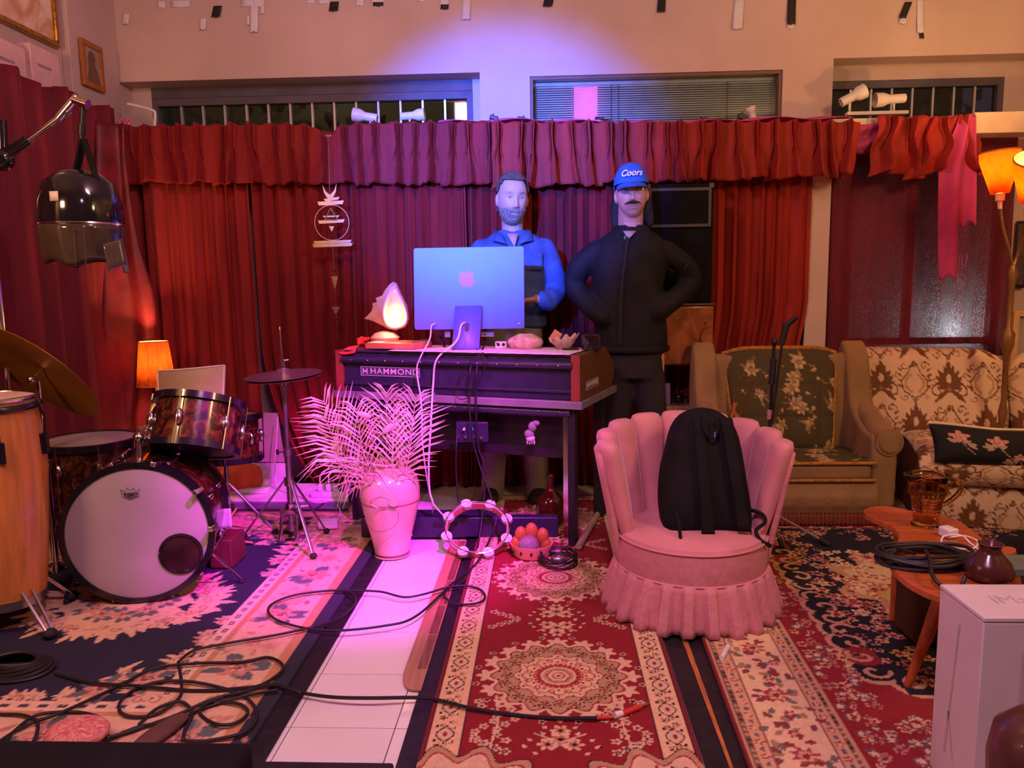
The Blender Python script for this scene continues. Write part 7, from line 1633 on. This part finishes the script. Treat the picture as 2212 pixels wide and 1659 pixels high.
# ================================================================ UPPER WALL: TAPE SCRAPS, LAMPS, PICTURES
m_tw = M('white_gaffer_tape', (.68, .66, .72), .6, var=.08); m_tb = M('black_gaffer_tape', (.015, .014, .016), .6, var=.3)
TAPES = [(273, 30, 53, 15, 'w', 3, 'white tape scrap left of the long row near the left corner'), (348, 3, 17, 18, 'w', 0, 'small square white tape scrap at the top left of the wall'), (389, 2, 15, 42, 'w', 0, 'wide horizontal white tape strip at the top left of the wall'),
 (471, 13, 38, 20, 'b', 12, 'tilted black tape square left of the white tape cross'), (439, 40, 65, 15, 'w', 2, 'white tape scrap below the black tape square'), (550, 0, 70, 21, 'w', 2, 'long white tape strip forming the upright of the tape cross'),
 (545, -4, 13, 52, 'w', -2, 'horizontal white tape strip of the tape cross'), (536, 33, 55, 8, 'w', 0, 'narrow white tape scrap left of the tape cross'), (567, 12, 31, 9, 'w', 0, 'narrow white tape scrap right of the tape cross'),
 (670, -5, 7, 18, 'w', 0, 'tiny white tape end just right of the tape cross'), (699, -5, 8, 28, 'w', 0, 'white tape end beside the curled black tape scrap'), (723, 4, 25, 20, 'b', 8, 'curled black tape scrap near the top centre left'),
 (777, -5, 12, 19, 'w', 0, 'torn white tape end between two black scraps'), (815, -6, 5, 29, 'w', 0, 'white tape end over a black tape tip'), (817, 5, 13, 22, 'b', 0, 'black tape tip under a white tape end'),
 (911, -5, 3, 20, 'w', 0, 'tiny white tape end at the top centre of the wall'), (960, -4, 10, 20, 'w', 0, 'small white tape end with black tip below'), (961, 10, 20, 17, 'b', 6, 'small black tape tip left of the long white strip'),
 (1009, -5, 43, 19, 'w', 4, 'long white tape strip hanging near the top centre of the wall'), (1187, -5, 15, 20, 'b', 14, 'short black tape end right of the centre of the wall'), (1430, -5, 27, 17, 'b', 5, 'black tape strip above the middle window'),
 (1597, -5, 64, 20, 'w', 4, 'longest white tape strip hanging above the middle window'), (1710, -5, 54, 16, 'b', 1, 'long black tape strip right of the middle window'), (1708, 52, 62, 15, 'w', 0, 'white tape end below the long black strip'),
 (243, 109, 130, 7, 'b', 0, 'thin black tape scrap in the left corner'), (248, 109, 130, 6, 'w', 0, 'thin white tape scrap in the left corner'),
 (1962, 5, 40, 14, 'b', 22, 'twisted black tape above the right window'), (1954, 25, 52, 16, 'w', 10, 'curled white tape end above the right window'), (1986, -5, 72, 10, 'w', -2, 'long thin tape ribbon above the right window'), (1990, 72, 83, 9, 'b', -10, 'dark tip of the thin tape ribbon')]
for x, y0, y1, w_, cc_, tilt_, lab in TAPES:
    Yt = YW-.004 if cc_ == 'w' else YW-.0055
    if x < 255: Yt = YW-.02
    a_, b_ = oy(x-w_/2, y0, Yt), oy(x+w_/2, y1, Yt); h_ = a_.z-b_.z; ww = b_.x-a_.x; mb = MB(); c0 = Vector(((a_.x+b_.x)/2, Yt, a_.z)); tn = math.tan(radians(tilt_))
    def tf(u, v): return tuple(c0+Vector(((u-.5)*ww-tn*h_*v, -.012*v*v*(h_ > .05)-.002*sin(u*pi), -h_*v+.004*sin(u*9+x)*(v > .95))))
    mb.sheet(tf, 5, 8); solo('tape_scrap', mb, m_tw if cc_ == 'w' else m_tb, lab, 'tape', 'tape scraps on the upper wall', solid=.001, smooth=None)
m_lampw = M('white_lamp_enamel', (.72, .66, .60), .35, var=.04)
def spotlamp(a, b, Yq, rb, label, group='white spot lamps on the ledge', holes=True, stem=None):
    """a: px of the back end of the body, b: px of the open bell"""
    A = oy(*a, Yq); B = oy(*b, Yq); ax_ = (B-A); L = ax_.length; R_ = frame_to(ax_); t = T('spot_lamp', label, 'lamp', (A+B)/2-Vector((0, 0, rb)), 0, group)
    part(t, 'housing', MB().lathe([(0, 0), (rb*.62, 0), (rb*.66, .004), (rb*.66, L*.52), (rb*.72, L*.56), (rb*1.0, L*.72), (rb*1.06, L), (rb*.98, L), (rb*.9, L*.75), (0, L*.7)], 28, A, R_), m_lampw, smooth=.8)
    if holes:
        for k in range(5): q = A+R_ @ Vector((rb*.38*cos(k*1.2566), rb*.38*sin(k*1.2566), -.001)); part(t, 'vent_hole', MB().lathe([(0, 0), (rb*.11, 0), (rb*.11, .002), (0, .002)], 10, q-R_ @ Vector((0, 0, .001)), R_), m_black)
    if stem: s0, s1 = oy(*stem[0], Yq), oy(*stem[1], Yq); part(t, 'stem', MB().cyl(s0, s1, .006), m_lampw)
    return t
Yq = YV+.16
spotlamp((815, 256), (763, 247), Yq, .038, 'white spot lamp pointing left on the ledge above the mobile', stem=((800, 256), (800, 277)))
spotlamp((865, 252), (917, 247), Yq, .034, 'white spot lamp with vent holes pointing right on the left ledge', stem=((885, 258), (885, 276)))
bar = T('lamp_bar', 'white mounting bar under the two lamps at the right window', 'bar', oy(1892, 248, YV+.12)); part(bar, 'bar', MB().bx(oy(1828, 245, YV+.12).x, oy(1960, 245, YV+.12).x, YV+.10, YV+.14, oy(1890, 249, YV+.12).z, oy(1890, 241, YV+.12).z), m_lampw, bevel=.004)
spotlamp((1816, 222), (1868, 196), YV+.12, .040, 'white spot lamp tilted up to the right in front of the right window', stem=((1835, 224), (1835, 240)))
spotlamp((1955, 212), (1890, 217), YV+.12, .039, 'white spot lamp pointing left in front of the right window', stem=((1931, 224), (1931, 240)))
spotlamp((1628, 258), (1620, 232), Yq, .030, 'half hidden white lamp cup on the ledge at the middle window', holes=False)
for (a, b), lab in ((((1058, 262), (1076, 247)), 'small black clamp on the ledge left of the wall column'), (((1118, 264), (1148, 252)), 'black spiky clamp on the ledge beside the middle window'), (((1285, 262), (1325, 255)), 'flat black clamp lying under the pink neon'), (((1512, 262), (1532, 252)), 'small dark clamp on the ledge near the white lamp cup'), (((1593, 262), (1612, 243)), 'square black barn door flap beside the white lamp cup')):
    p, q = oy(*a, Yq), oy(*b, Yq); t = T('ledge_clamp', lab, 'clamp', (p.x, Yq, p.z)); part(t, 'jaw', MB().box(((p.x+q.x)/2, Yq, (p.z+q.z)/2), (q.x-p.x, .03, (q.z-p.z)*.6), rotm(0, .25, 0)), m_black, bevel=.004); part(t, 'lever', MB().tube([(p.x, Yq, p.z+.01), ((p.x+q.x)/2, Yq-.02, q.z)], .005, 6), m_steel)
# left wall: big gilt painting, two record boxes, portrait, bracket
Xw = XL+.004
pA_, pB_ = ox(-60, -60, Xw), ox(121, 106, Xw)
y0_, y1_, z0_, z1_ = pA_.y-.3, pB_.y, pB_.z, 2.92
pt2 = T('gilt_painting', 'large gilt framed landscape painting high on the left wall', 'painting', (Xw, (y0_+y1_)/2, z0_))
m_gilt = M('gilt_frame', hx('b58a3a'), .35, .8, var=.3, vs=30, bump=.5, bs=80)
part(pt2, 'canvas', MB().bx(Xw, Xw+.012, y0_+.02, y1_-.02, z0_+.02, z1_-.02), M('painted_canvas', hx('d0a074'), .6, vs=3.2, dist=2, col2=hx('f0dcc0'), mixlo=.4, mixhi=.6), smooth=None)
for q in ((y0_, y1_, z0_, z0_+.03), (y0_, y1_, z1_-.03, z1_), (y0_, y0_+.03, z0_+.03, z1_-.03), (y1_-.03, y1_, z0_+.03, z1_-.03)): part(pt2, 'frame_rail', MB().bx(Xw, Xw+.03, *q), m_gilt, bevel=.008)
struct('trim_8', MB().bx(XL+.001, XK-.07, 1.9, 4.45, ztl-.10, ztl-.08), m_ledge, smooth=None)
Xb = XK-.075
for k, (a, b, lab, txt) in enumerate((((-22, 82), (60, 150), 'pinkish white carton box nearer the camera on the left shelf', 'KORG'), ((64, 100), (134, 178), 'pinkish white carton box next to the portrait on the left shelf', 'KORG'))):
    p, q = ox(*a, Xb), ox(*b, Xb); t = T('carton_box', lab, 'box', (Xb-.05, (p.y+q.y)/2, ztl-.08))
    zt5 = ox((a[0]+b[0])/2, a[1]+8, Xb).z
    part(t, 'carton', MB().bx(XL+.03, Xb, p.y, q.y-.01, ztl-.079, zt5), M('pinkish_carton', hx('e0bab4'), .7), bevel=.003)
    part(t, 'label_print', MB().add([(Xb+.001, p.y+.05, zt5-.10), (Xb+.001, p.y+.16, zt5-.10), (Xb+.001, p.y+.16, zt5-.085), (Xb+.001, p.y+.05, zt5-.085)], [(0, 1, 2, 3)]), M('faded_print', (.35, .26, .25), .7), smooth=None)
Xp = XL+.056
a, b = ox(168, 84, Xp), ox(222, 205, Xp); z1_, z0_ = (a.z+ox(220, 104, Xp).z)/2, (ox(172, 178, Xp).z+b.z)/2
ic = T('portrait_picture', 'small wooden framed portrait of a long haired figure in the left corner', 'picture', (Xp, (a.y+b.y)/2, z0_))
part(ic, 'print', MB().bx(Xp, Xp+.012, a.y+.02, b.y-.02, z0_+.02, z1_-.02), M('grey_print', hx('a89a80'), .6), smooth=None)
part(ic, 'painted_figure', MB().prism([(x_*(b.y-a.y)*4.2, y_*(z1_-z0_-.06)*2.2) for x_, y_ in ((.0, .0), (.16, .0), (.13, .18), (.10, .26), (.115, .34), (.09, .42), (.05, .42), (.03, .34), (.03, .2))], .001, (Xp+.0125, a.y+.04, z0_+.025), Matrix(((0, 0, 1), (1, 0, 0), (0, 1, 0)))), M('brown_figure', hx('7a5a44'), .7), smooth=None)
for q in ((a.y, b.y, z0_, z0_+.03), (a.y, b.y, z1_-.03, z1_), (a.y, a.y+.03, z0_+.03, z1_-.03), (b.y-.03, b.y, z0_+.03, z1_-.03)): part(ic, 'frame_rail', MB().bx(Xp, Xp+.022, *q), M('orange_pine_frame', hx('a5662c'), .5), bevel=.003)
solo('wall_bracket', MB().tube(catmull([oy(274, 224, 4.6), oy(300, 230, 4.65), oy(328, 238, 4.7), oy(335, 245, 4.7), oy(334, 272, 4.7)], 6), .009, 8), m_white, 'bent white metal bracket rod in the left window corner', 'bracket')
sg = MB()
for k in range(10): sg.ell(oy(256+k*3.2, 262+4*sin(k*2), 4.4), (.010, .008, .006), 8, 6, rotm(k, k*2, 0))
solo('glitter_garland', sg, M('pink_glitter', hx('d06aa0'), .25, .5), 'small pink glittering garland scrap on the left valance corner', 'garland')
# hood hair dryer hung on a boom
YD = 3.02; D_ = lambda px, py, d=0: oy(px, py, YD+d); dc = D_(175, 455); rD = (D_(258, 450).x-D_(92, 450).x)/2
hdt = T('hood_hair_dryer', 'black salon hood hair dryer with smoky visor hung as a lamp', 'hair dryer', D_(178, 590))
m_hood = M('glossy_black_plastic', (.010, .009, .016), .12, var=.2, coat=.8)
zb0, zb1 = D_(175, 487).z, D_(175, 368).z; Hh = zb1-zb0
part(hdt, 'hood', MB().lathe([(rD*.98, 0), (rD, .01), (rD*.97, Hh*.4), (rD*.82, Hh*.75), (rD*.5, Hh*.95), (rD*.2, Hh), (0, Hh)], 48, (dc.x, YD, zb0)), m_hood, solid=.004, smooth=None)
part(hdt, 'trim_ring', MB().torus((dc.x, YD, zb0), rD*.99, .006, 56, 8), m_chrome)
m_vis = M('smoky_visor', (.26, .21, .17), .10, trans=.8, var=.15, alpha=1., coat=.3)
vis = MB(); zv0 = D_(175, 578).z; rings = []
for v in np.linspace(0, 1, 8): rings.append([(dc.x+rD*(1.0-.12*v*v)*cos(a), YD+rD*(1.0-.12*v*v)*sin(a), zb0+(zv0-zb0)*v*(1-.16*abs(sin(2.5*a+.4)))) for a in np.linspace(0, 2*pi, 60)])
part(hdt, 'visor', vis.loft(rings, False, False), m_vis, solid=.003, smooth=None)
part(hdt, 'visor_flap', MB().sheet(lambda u, v: tuple(D_(222+42*u+12*v, 528+58*v-14*u, -.12+.05*u)), 6, 6), m_vis, solid=.003, smooth=None)
part(hdt, 'visor_flap', MB().sheet(lambda u, v: tuple(D_(252+12*u+16*v, 520+70*v, -.06+.03*u)), 4, 8), M('grey_visor_flap', (.16, .13, .11), .4), solid=.004, smooth=None)
part(hdt, 'white_label', MB().sheet(lambda u, v: (dc.x+rD*1.006*cos(radians(262)+u*.22), YD+rD*1.006*sin(radians(262)+u*.22), D_(128, 424+20*v).z), 5, 3), m_white, solid=.001, smooth=None)
for px in (158, 180): part(hdt, 'visor_seam', MB().tube([D_(px, 490, -rD), D_(px+6, 575, -rD*.9)], .0012, 5), m_steel)
part(hdt, 'hanging_strap', MB().sheet(lambda u, v: tuple(D_(152+16*u+10*v*(1-v)+18*(1-v), 300+80*v, -.02+.03*u)), 5, 10), m_nyl, solid=.006, smooth=None)
part(hdt, 'hanging_strap', MB().sheet(lambda u, v: tuple(D_(176+12*u+28*v, 300+92*v, -.03-.02*v)), 5, 10), m_nyl, solid=.006, smooth=None)
part(hdt, 'drop_rod', MB().cyl(D_(180, 222), D_(176, 300), .010).cyl(D_(177, 268), D_(176, 292), .014), m_black)
bo_ = T('boom_arm', 'chrome boom arm reaching in from the left to hold the hair dryer', 'boom arm', D_(-40, 420))
part(bo_, 'tube', MB().cyl(D_(42, 318), D_(150, 240), .013), m_chrome); part(bo_, 'elbow', MB().cyl(D_(128, 256), D_(168, 208), .018, .016).cyl(D_(160, 215), D_(190, 226), .020), m_chrome)
part(bo_, 'grip', MB().cyl(D_(-10, 345), D_(62, 303), .022), m_hood); part(bo_, 'joint', MB().ell(D_(5, 345), .045).cyl(D_(3, 260), D_(5, 345), .02), m_hood); part(bo_, 'pole', MB().cyl(D_(-35, 330), (D_(-35, 330).x, YD, .02), .015), m_chrome)
# hanging mobile
YM = YV-.09; mq = lambda px, py: oy(px, py, YM); mo = T('hanging_mobile', 'brass moon and triangle mobile hanging from the left valance', 'mobile', mq(722, 735))
m_gold = M('brushed_brass', hx('a08a6a'), .35, .5, var=.1)
def flat(poly): 
    P = [mq(*q) for q in poly]; c_ = sum(P, Vector())/len(P); return MB().prism([(p.x-c_.x, p.z-c_.z) for p in P], .003, c_, FACE)
cres = [(697, 400), (700, 416), (706, 426), (713, 431), (720, 426), (726, 414), (727, 397), (722, 412), (713, 421), (704, 414)]
part(mo, 'crescent', flat(cres), m_gold, smooth=None)
for q in ((700, 433, 734, 428, 6), (686, 440, 743, 437, 8), (697, 468, 734, 467, 3.5), (687, 480, 745, 477, 7), (677, 524, 760, 521, 6), (675, 531, 762, 528, 7)):
    x0, ya, x1, yb, t_ = q; part(mo, 'bar', flat([(x0, ya-t_/2), (x1, yb-t_/2), (x1-3, yb+t_/2), (x0+3, ya+t_/2)]), m_gold, smooth=None)
c_ = mq(717, 481); part(mo, 'ring', MB().torus(c_, (mq(754, 481)-c_).length, .0028, 60, 6, FACE), m_gold)
tri = MB()
for a, b in (((714, 450), (702, 475)), ((714, 450), (730, 475)), ((702, 475), (730, 475))): tri.tube([mq(*a), mq(*b)], .005, 6)
part(mo, 'triangle', tri, m_gold)
for poly in ([(711, 489), (722, 489), (717, 501)], [(716, 597), (730, 597), (724, 626)], [(717, 663), (734, 663), (726, 681)]): part(mo, 'drop', flat(poly), m_gold, smooth=None)
part(mo, 'cord', MB().tube([mq(708, 288), mq(711, 340), mq(712, 430)], .0022, 5), m_gold); part(mo, 'cord', MB().tube([mq(718, 532), mq(721, 575), mq(724, 626), mq(726, 663), mq(728, 700), mq(730, 735)], .0014, 5), m_gold)
part(mo, 'bead', MB().ell(mq(722, 583), (.008, .008, .012)), m_walnut); part(mo, 'bead', MB().ell(mq(726, 688), (.009, .009, .012)), m_walnut)

# ================================================================ THINGS ON THE FLOOR
# tambourine
tB_, tT_ = oz(1031, 1204, .024), oy(1031, 1088, 3.57); tmc = (tB_+tT_)/2; Rt = (tT_-tB_).length/2*.96; tcy = tmc.y
tm = T('tambourine', 'pink tambourine leaning against the black cross board', 'tambourine', (tmc.x, tcy, .018)); tu_ = (tT_-tB_).normalized(); tx_ = Vector((1, 0, 0)); rT = Matrix((tx_, tu_, tx_.cross(tu_))).transposed()
part(tm, 'frame', MB().lathe([(Rt, -.02), (Rt, .02), (Rt*.93, .02), (Rt*.93, -.02), (Rt, -.02)], 56, tmc, rT), M('pink_wood_frame', hx('c87a78'), .45)); part(tm, 'rim', MB().torus(tmc+rT @ Vector((0, 0, .021)), Rt, .005, 56, 8, rT), m_chrome)
for k in range(8):
    a = 2*pi*k/8+.35; c_ = tmc+rT @ Vector((Rt*cos(a), Rt*sin(a), 0))
    for dz in (-.007, .007): part(tm, 'jingle', MB().lathe([(0, .004), (.011, .004), (.015, 0), (.026, .001), (.026, -.001), (0, 0)], 18, c_+rT @ Vector((0, 0, dz+.014)), rT), M('jingle_silver', (.75, .70, .70), .3, .3))
# pierced bowl with gourds and glass ball
bw = oz(1148, 1212, .018)+Vector((0, .075, 0)); m_terr = M('salmon_clay', hx('d09070'), .6, var=.1)
bo2 = T('pierced_bowl', 'salmon clay bowl with pierced holes on the red runner', 'bowl', bw)
rB = .098; part(bo2, 'bowl', MB().lathe([(0, .004), (rB*.82, .004), (rB*.9, .02), (rB, .062), (rB*.95, .062), (rB*.85, .022), (0, .016)], 44, bw), m_terr, smooth=1)
for k in range(12): a = 2*pi*k/12; part(bo2, 'pierced_hole', MB().ell(bw+Vector((rB*.935*cos(a), rB*.935*sin(a), .036)), (.006, .006, .009), 10, 8, rotm(0, 0, a)), m_black)
m_gou = M('amber_petal', hx('b8763a'), .35, var=.2, translucent=.2)
for k, (px, py, w_, h_) in enumerate(((1115, 1175, .030, .038), (1125, 1155, .028, .040), (1148, 1148, .030, .042), (1172, 1158, .028, .040), (1178, 1175, .024, .034))):
    c_ = oy(px, py, bw.y+.03); solo('painted_egg', MB().ell(c_, (w_, .026, h_), 18, 12), m_gou, ['amber painted egg at the left rim of the clay bowl', 'lettered amber egg left of centre in the clay bowl', 'tallest amber egg at the back of the clay bowl', 'lettered amber egg right of centre in the clay bowl', 'small amber egg at the right rim of the clay bowl'][k], 'egg', 'painted eggs in the clay bowl', smooth=2)
gbl = oy(1142, 1178, bw.y-.045); solo('glass_ball', MB().ell(gbl, .046, 28, 18), M('clear_ball_glass', (.55, .48, .55), .05, trans=.7, var=.1, coat=.5), 'clear glass ball resting in front of the eggs', 'ball', smooth=2)
hc = oz(1206, 1215, .02); hcc = T('headphone_coil', 'small coil of thin black cable beside the clay bowl', 'cable', hc)
for k in range(7):
    pts = [hc+Vector(((.085-.006*(k % 4))*cos(a)+.006*sin(k*3), (.10-.007*(k % 3))*sin(a)+.006*cos(k*2), .006+.006*k+.006*sin(2*a+k*1.3))) for a in np.linspace(0, 2*pi, 30, endpoint=False)]; part(hcc, 'loop', MB().tube(pts, .0035, 6, True), m_bcab)
part(hcc, 'earpiece', MB().ell(hc+Vector((.0, .0, .02)), (.035, .03, .018)), m_steel)
dj = oz(1192, 1130, .018); djy = 3.80; djp = Vector((oy(1190, 1130, djy).x, djy, .018)); rj = .075
solo('demijohn', MB().lathe([(p.x, p.z) for p in catmull([(0, 0, 0), (rj*.7, 0, 0), (rj, 0, .045), (rj*1.03, 0, .085), (rj*.85, 0, .14), (rj*.4, 0, .178), (.018, 0, .20), (.016, 0, .255), (.020, 0, .262), (.014, 0, .262), (.012, 0, .20), (0, 0, .19)], 4)], 40, djp), M('brown_bottle_glass', hx('3a1408'), .06, var=.2, coat=.6), 'round dark brown glass bottle behind the organ leg', 'bottle', smooth=1.5)
pa2, pb2 = oz(1250, 1180, .04), oz(1290, 1112, .04); solo('pale_pipe', MB().cyl(pa2, pb2, .016), M('pale_pipe', hx('9a8a70'), .6), 'short pale pipe lying beside the organ leg', 'pipe')
# power strip, plugs, boards
zp = .051; ps_ = T('power_strip', 'white power strip with plugs on the window plinth', 'power strip', oy(712, 1062, 4.22)); psc = Vector((oy(712, 1062, 4.22).x, 4.22, zp)); wps = .21
part(ps_, 'body', MB().box(psc+Vector((0, 0, .018)), (wps, .05, .036)), m_white, bevel=.006)
for k, (dx, mt) in enumerate(((-.05, m_white), (.0, m_white), (.04, m_white), (.075, m_black))): part(ps_, 'plug', MB().box(psc+Vector((dx, -.01, .055)), (.03, .034, .038)), mt, bevel=.006)
for k, (dx, e) in enumerate(((-.05, (760, 1010)), (0, (750, 1000)), (.075, (770, 1030)))):
    q = psc+Vector((dx, -.01, .075)); part(ps_, 'lead', MB().tube(catmull([q, q+Vector((.01, -.01, .06)), q+Vector((.06, 0, .09)), oy(*e, 4.25), oy(e[0]+15, 1060, 4.25)], 6), .004, 6), m_wcab if k < 2 else m_bcab)
cable('white_lead', [oy(600, 900, 4.45), oy(597, 960, 4.42), oy(594, 1000, 4.4), oy(600, 1050, 4.35), oz(640, 1068, .06), oz(680, 1085, .06), oz(720, 1085, .03), oz(735, 1105, .03), oz(725, 1130, .03)], .0035, m_wcab, 'thin white lead hanging behind the hi-hat to the floor')
adp = oz(710, 1140, .018); solo('white_adapter', MB().box(adp+Vector((0, 0, .022)), (.10, .07, .04), rotm(0, 0, .15)), m_white, 'white adapter box on the navy rug near the vase', 'adapter', bevel=.006)
m_bpan = M('white_board_panel', (.62, .56, .62), .6)
solo('leaning_board', MB().add([tuple(oy(*q, 4.52)) for q in ((538, 1045), (620, 1055), (616, 1000), (540, 1000))]+[tuple(oy(*q, 4.545)) for q in ((538, 1045), (620, 1055), (616, 1000), (540, 1000))], [(3, 2, 1, 0), (4, 5, 6, 7), (0, 1, 5, 4), (1, 2, 6, 5), (2, 3, 7, 6), (3, 0, 4, 7)]), m_bpan, 'low white board standing on the plinth behind the hi-hat', 'board', smooth=None)
solo('leaning_board', MB().add([tuple(oy(*q, 4.555)) for q in ((540, 998), (615, 998), (600, 892), (548, 890))]+[tuple(oy(*q, 4.575)) for q in ((540, 998), (615, 998), (600, 892), (548, 890))], [(3, 2, 1, 0), (4, 5, 6, 7), (0, 1, 5, 4), (1, 2, 6, 5), (2, 3, 7, 6), (3, 0, 4, 7)]), M('beige_board_panel', (.45, .36, .30), .7), 'beige panel leaning in the gap between the red curtains', 'board', smooth=None)
for k, (y, dz) in enumerate(((4.30, 0), (4.36, .032))): p = oy(535, 1078, y); solo('cable_duct', MB().box((p.x, y, .051+.016+dz), (.26, .05, .03), rotm(0, 0, .06*k)), m_white, ['white plastic duct lying on the plinth in front', 'white plastic duct lying on top of the other duct'][k], 'cable duct', bevel=.004)
# orange cloth heap at the foot of the bright curtain
oc = oy(500, 1040, 4.28); hp_ = lump(Vector((oc.x, 4.33, .14)), (.13, .085, .11), 8, (40, 28), .30); solo('cloth_heap', hp_, velvet('orange_velvet', (.50, .08, .015)), 'crumpled orange velvet curtain end heaped behind the tom', 'cloth', smooth=2)
# bass pedal box, paper note, drum sticks
rbx = oy(470, 1190, 3.2); solo('pedal_block', MB().box((rbx.x+.02, 3.26, .085), (.10, .16, .13)), M('dark_red_block', hx('5a2428'), .6), 'dark red wooden block beside the bass drum', 'block', bevel=.006)
pn = oy(483, 1123, 3.2); solo('paper_note', MB().sheet(lambda u, v: (pn.x-.035+.07*u, 3.2+.008*sin(u*3), pn.z+.045-.09*v+.006*u), 6, 6), M('lilac_paper', (.55, .48, .60), .8), 'lilac paper note taped to the bass drum stand', 'note', solid=.001, smooth=None)
for k, (a, b) in enumerate((((492, 1125), (512, 1097)), ((470, 1165), (545, 1172)))): solo('drum_stick', MB().cyl(oz(*a, .03), oz(*b, .03 if k else .09), .0075, .005), M('maple_stick', hx('d0a070'), .5), ['wooden drum stick propped behind the bass drum', 'wooden drum stick lying flat by the hi-hat legs'][k], 'drum stick')
# long cable with red plugs, loops, coil
zf = .023
F = lambda *P: [oz(x, y, zf+.004*(i % 3)) for i, (x, y) in enumerate(P)]
cab = T('jack_cable', 'long black cable ending in two red plugs on the runner rug', 'cable', oz(1350, 1545))
part(cab, 'cord', MB().tube(catmull(F((120, 1455), (200, 1475), (300, 1482), (420, 1492), (520, 1487), (600, 1480), (655, 1497), (720, 1506), (800, 1508), (905, 1507), (950, 1513), (1020, 1530), (1120, 1545), (1210, 1551), (1290, 1551)), 8), .0055, 7), m_bcab)
m_rplug = M('red_plug', hx('c03030'), .4); part(cab, 'red_boot', MB().cyl(oz(1285, 1551, .026), oz(1325, 1549, .026), .006, .005), m_rplug); part(cab, 'white_sleeve', MB().cyl(oz(1328, 1545, .026), oz(1345, 1540, .026), .010, .008), m_white)
part(cab, 'red_plug', MB().cyl(oz(1345, 1541, .026), oz(1385, 1526, .026), .009, .007), m_rplug); part(cab, 'plug_tip', MB().cyl(oz(1385, 1526, .026), oz(1400, 1519, .026), .0035), m_brass)
cable('patch_cable', F((0, 1600), (60, 1565), (130, 1540), (250, 1485), (330, 1445), (420, 1433), (520, 1430), (580, 1420), (612, 1440), (590, 1465), (540, 1490), (460, 1510), (380, 1545), (280, 1580), (220, 1596)), .005, m_bcab, 'black patch cable in a wide loop over the rug border')
cable('patch_cable', F((385, 1430), (392, 1475), (385, 1510), (330, 1545), (270, 1545), (258, 1520), (290, 1490), (350, 1472), (430, 1475), (520, 1500), (555, 1540), (530, 1580), (450, 1600), (400, 1600)), .005, m_bcab, 'black patch cable forming the big middle loop on the rug')
cable('patch_cable', F((300, 1565), (340, 1530), (390, 1516), (415, 1540), (400, 1575), (395, 1600)), .005, m_bcab, 'short black patch cable loop near the black bench')
cable('patch_cable', F((445, 1520), (480, 1516), (520, 1522), (535, 1540), (510, 1562), (470, 1565), (440, 1550), (432, 1535), (450, 1518), (520, 1495), (580, 1478), (650, 1497)), .005, m_bcab, 'small round black patch cable loop right of the big loop')
cable('patch_cable', F((10, 1605), (30, 1580), (80, 1545), (160, 1538), (210, 1548), (222, 1565), (195, 1585)), .005, m_bcab, 'black patch cable loop at the left edge of the rug')
cable('patch_cable', F((0, 1543), (50, 1545), (80, 1560), (78, 1590), (70, 1605)), .005, m_bcab, 'black patch cable end curving at the lower left')
cable('patch_cable', F((230, 1600), (300, 1570), (380, 1556), (440, 1530), (520, 1505), (600, 1490)), .005, m_bcab, 'straight black patch cable running toward the tiles')
cable('patch_cable', F((960, 1290), (965, 1272), (1000, 1265), (1035, 1272), (1048, 1290), (1030, 1303), (985, 1305), (962, 1292)), .0045, m_bcab, 'black cable ring lying on the edge of the red runner')
ck = T('cable_coil', 'thick coil of black cable at the left edge of the navy rug', 'cable', oz(30, 1450)); kc_ = oz(28, 1448, .02)
for k in range(6): part(ck, 'loop', MB().tube([kc_+Vector(((.13-.01*k)*cos(a), (.085-.008*k)*sin(a), .006+.006*k+.004*sin(2*a+k))) for a in np.linspace(0, 2*pi, 30, endpoint=False)], .0065, 7, True), m_bcab)
# black bench edge at the near left, pink cushion and brown slipper behind it
bn1 = oz(548, 1600, .30); bx1 = bn1.x; bny = bn1.y; bch = T('black_bench', 'black padded bench edge along the lower left of the frame', 'bench', (bx1-.5, bny-.2, .02))
part(bch, 'seat_pad', MB().bx(bx1-1.2, bx1, bny-.35, bny, .22, .30), m_nyl, bevel=.015); part(bch, 'frame', MB().bx(bx1-1.18, bx1-.02, bny-.33, bny-.02, .17, .219), m_black, bevel=.004)
for sx in (bx1-1.15, bx1-.06):
    for sy in (bny-.30, bny-.05): part(bch, 'leg', MB().bx(sx, sx+.03, sy, sy+.03, .0185 if sx < -.8 else .002, .17), m_black, bevel=.003)
pcs = oz(152, 1596, .05); solo('round_cushion', MB().ell((pcs.x, pcs.y+.03, .05), (.085, .07, .032), 28, 14), M('pink_paisley', hx('b84a5c'), .8, vs=30, dist=3, col2=hx('d89a8a')), 'small round pink patterned cushion beside the black bench', 'cushion', smooth=2)
sl_ = oz(345, 1585, .03); solo('brown_slipper', MB().ell((sl_.x, sl_.y, .034), (.034, .10, .016), 24, 12, rotm(0, 0, -.35)), M('brown_suede', hx('5a3a34'), .8), 'brown rounded slipper sole on the rug behind the bench', 'slipper', smooth=2)
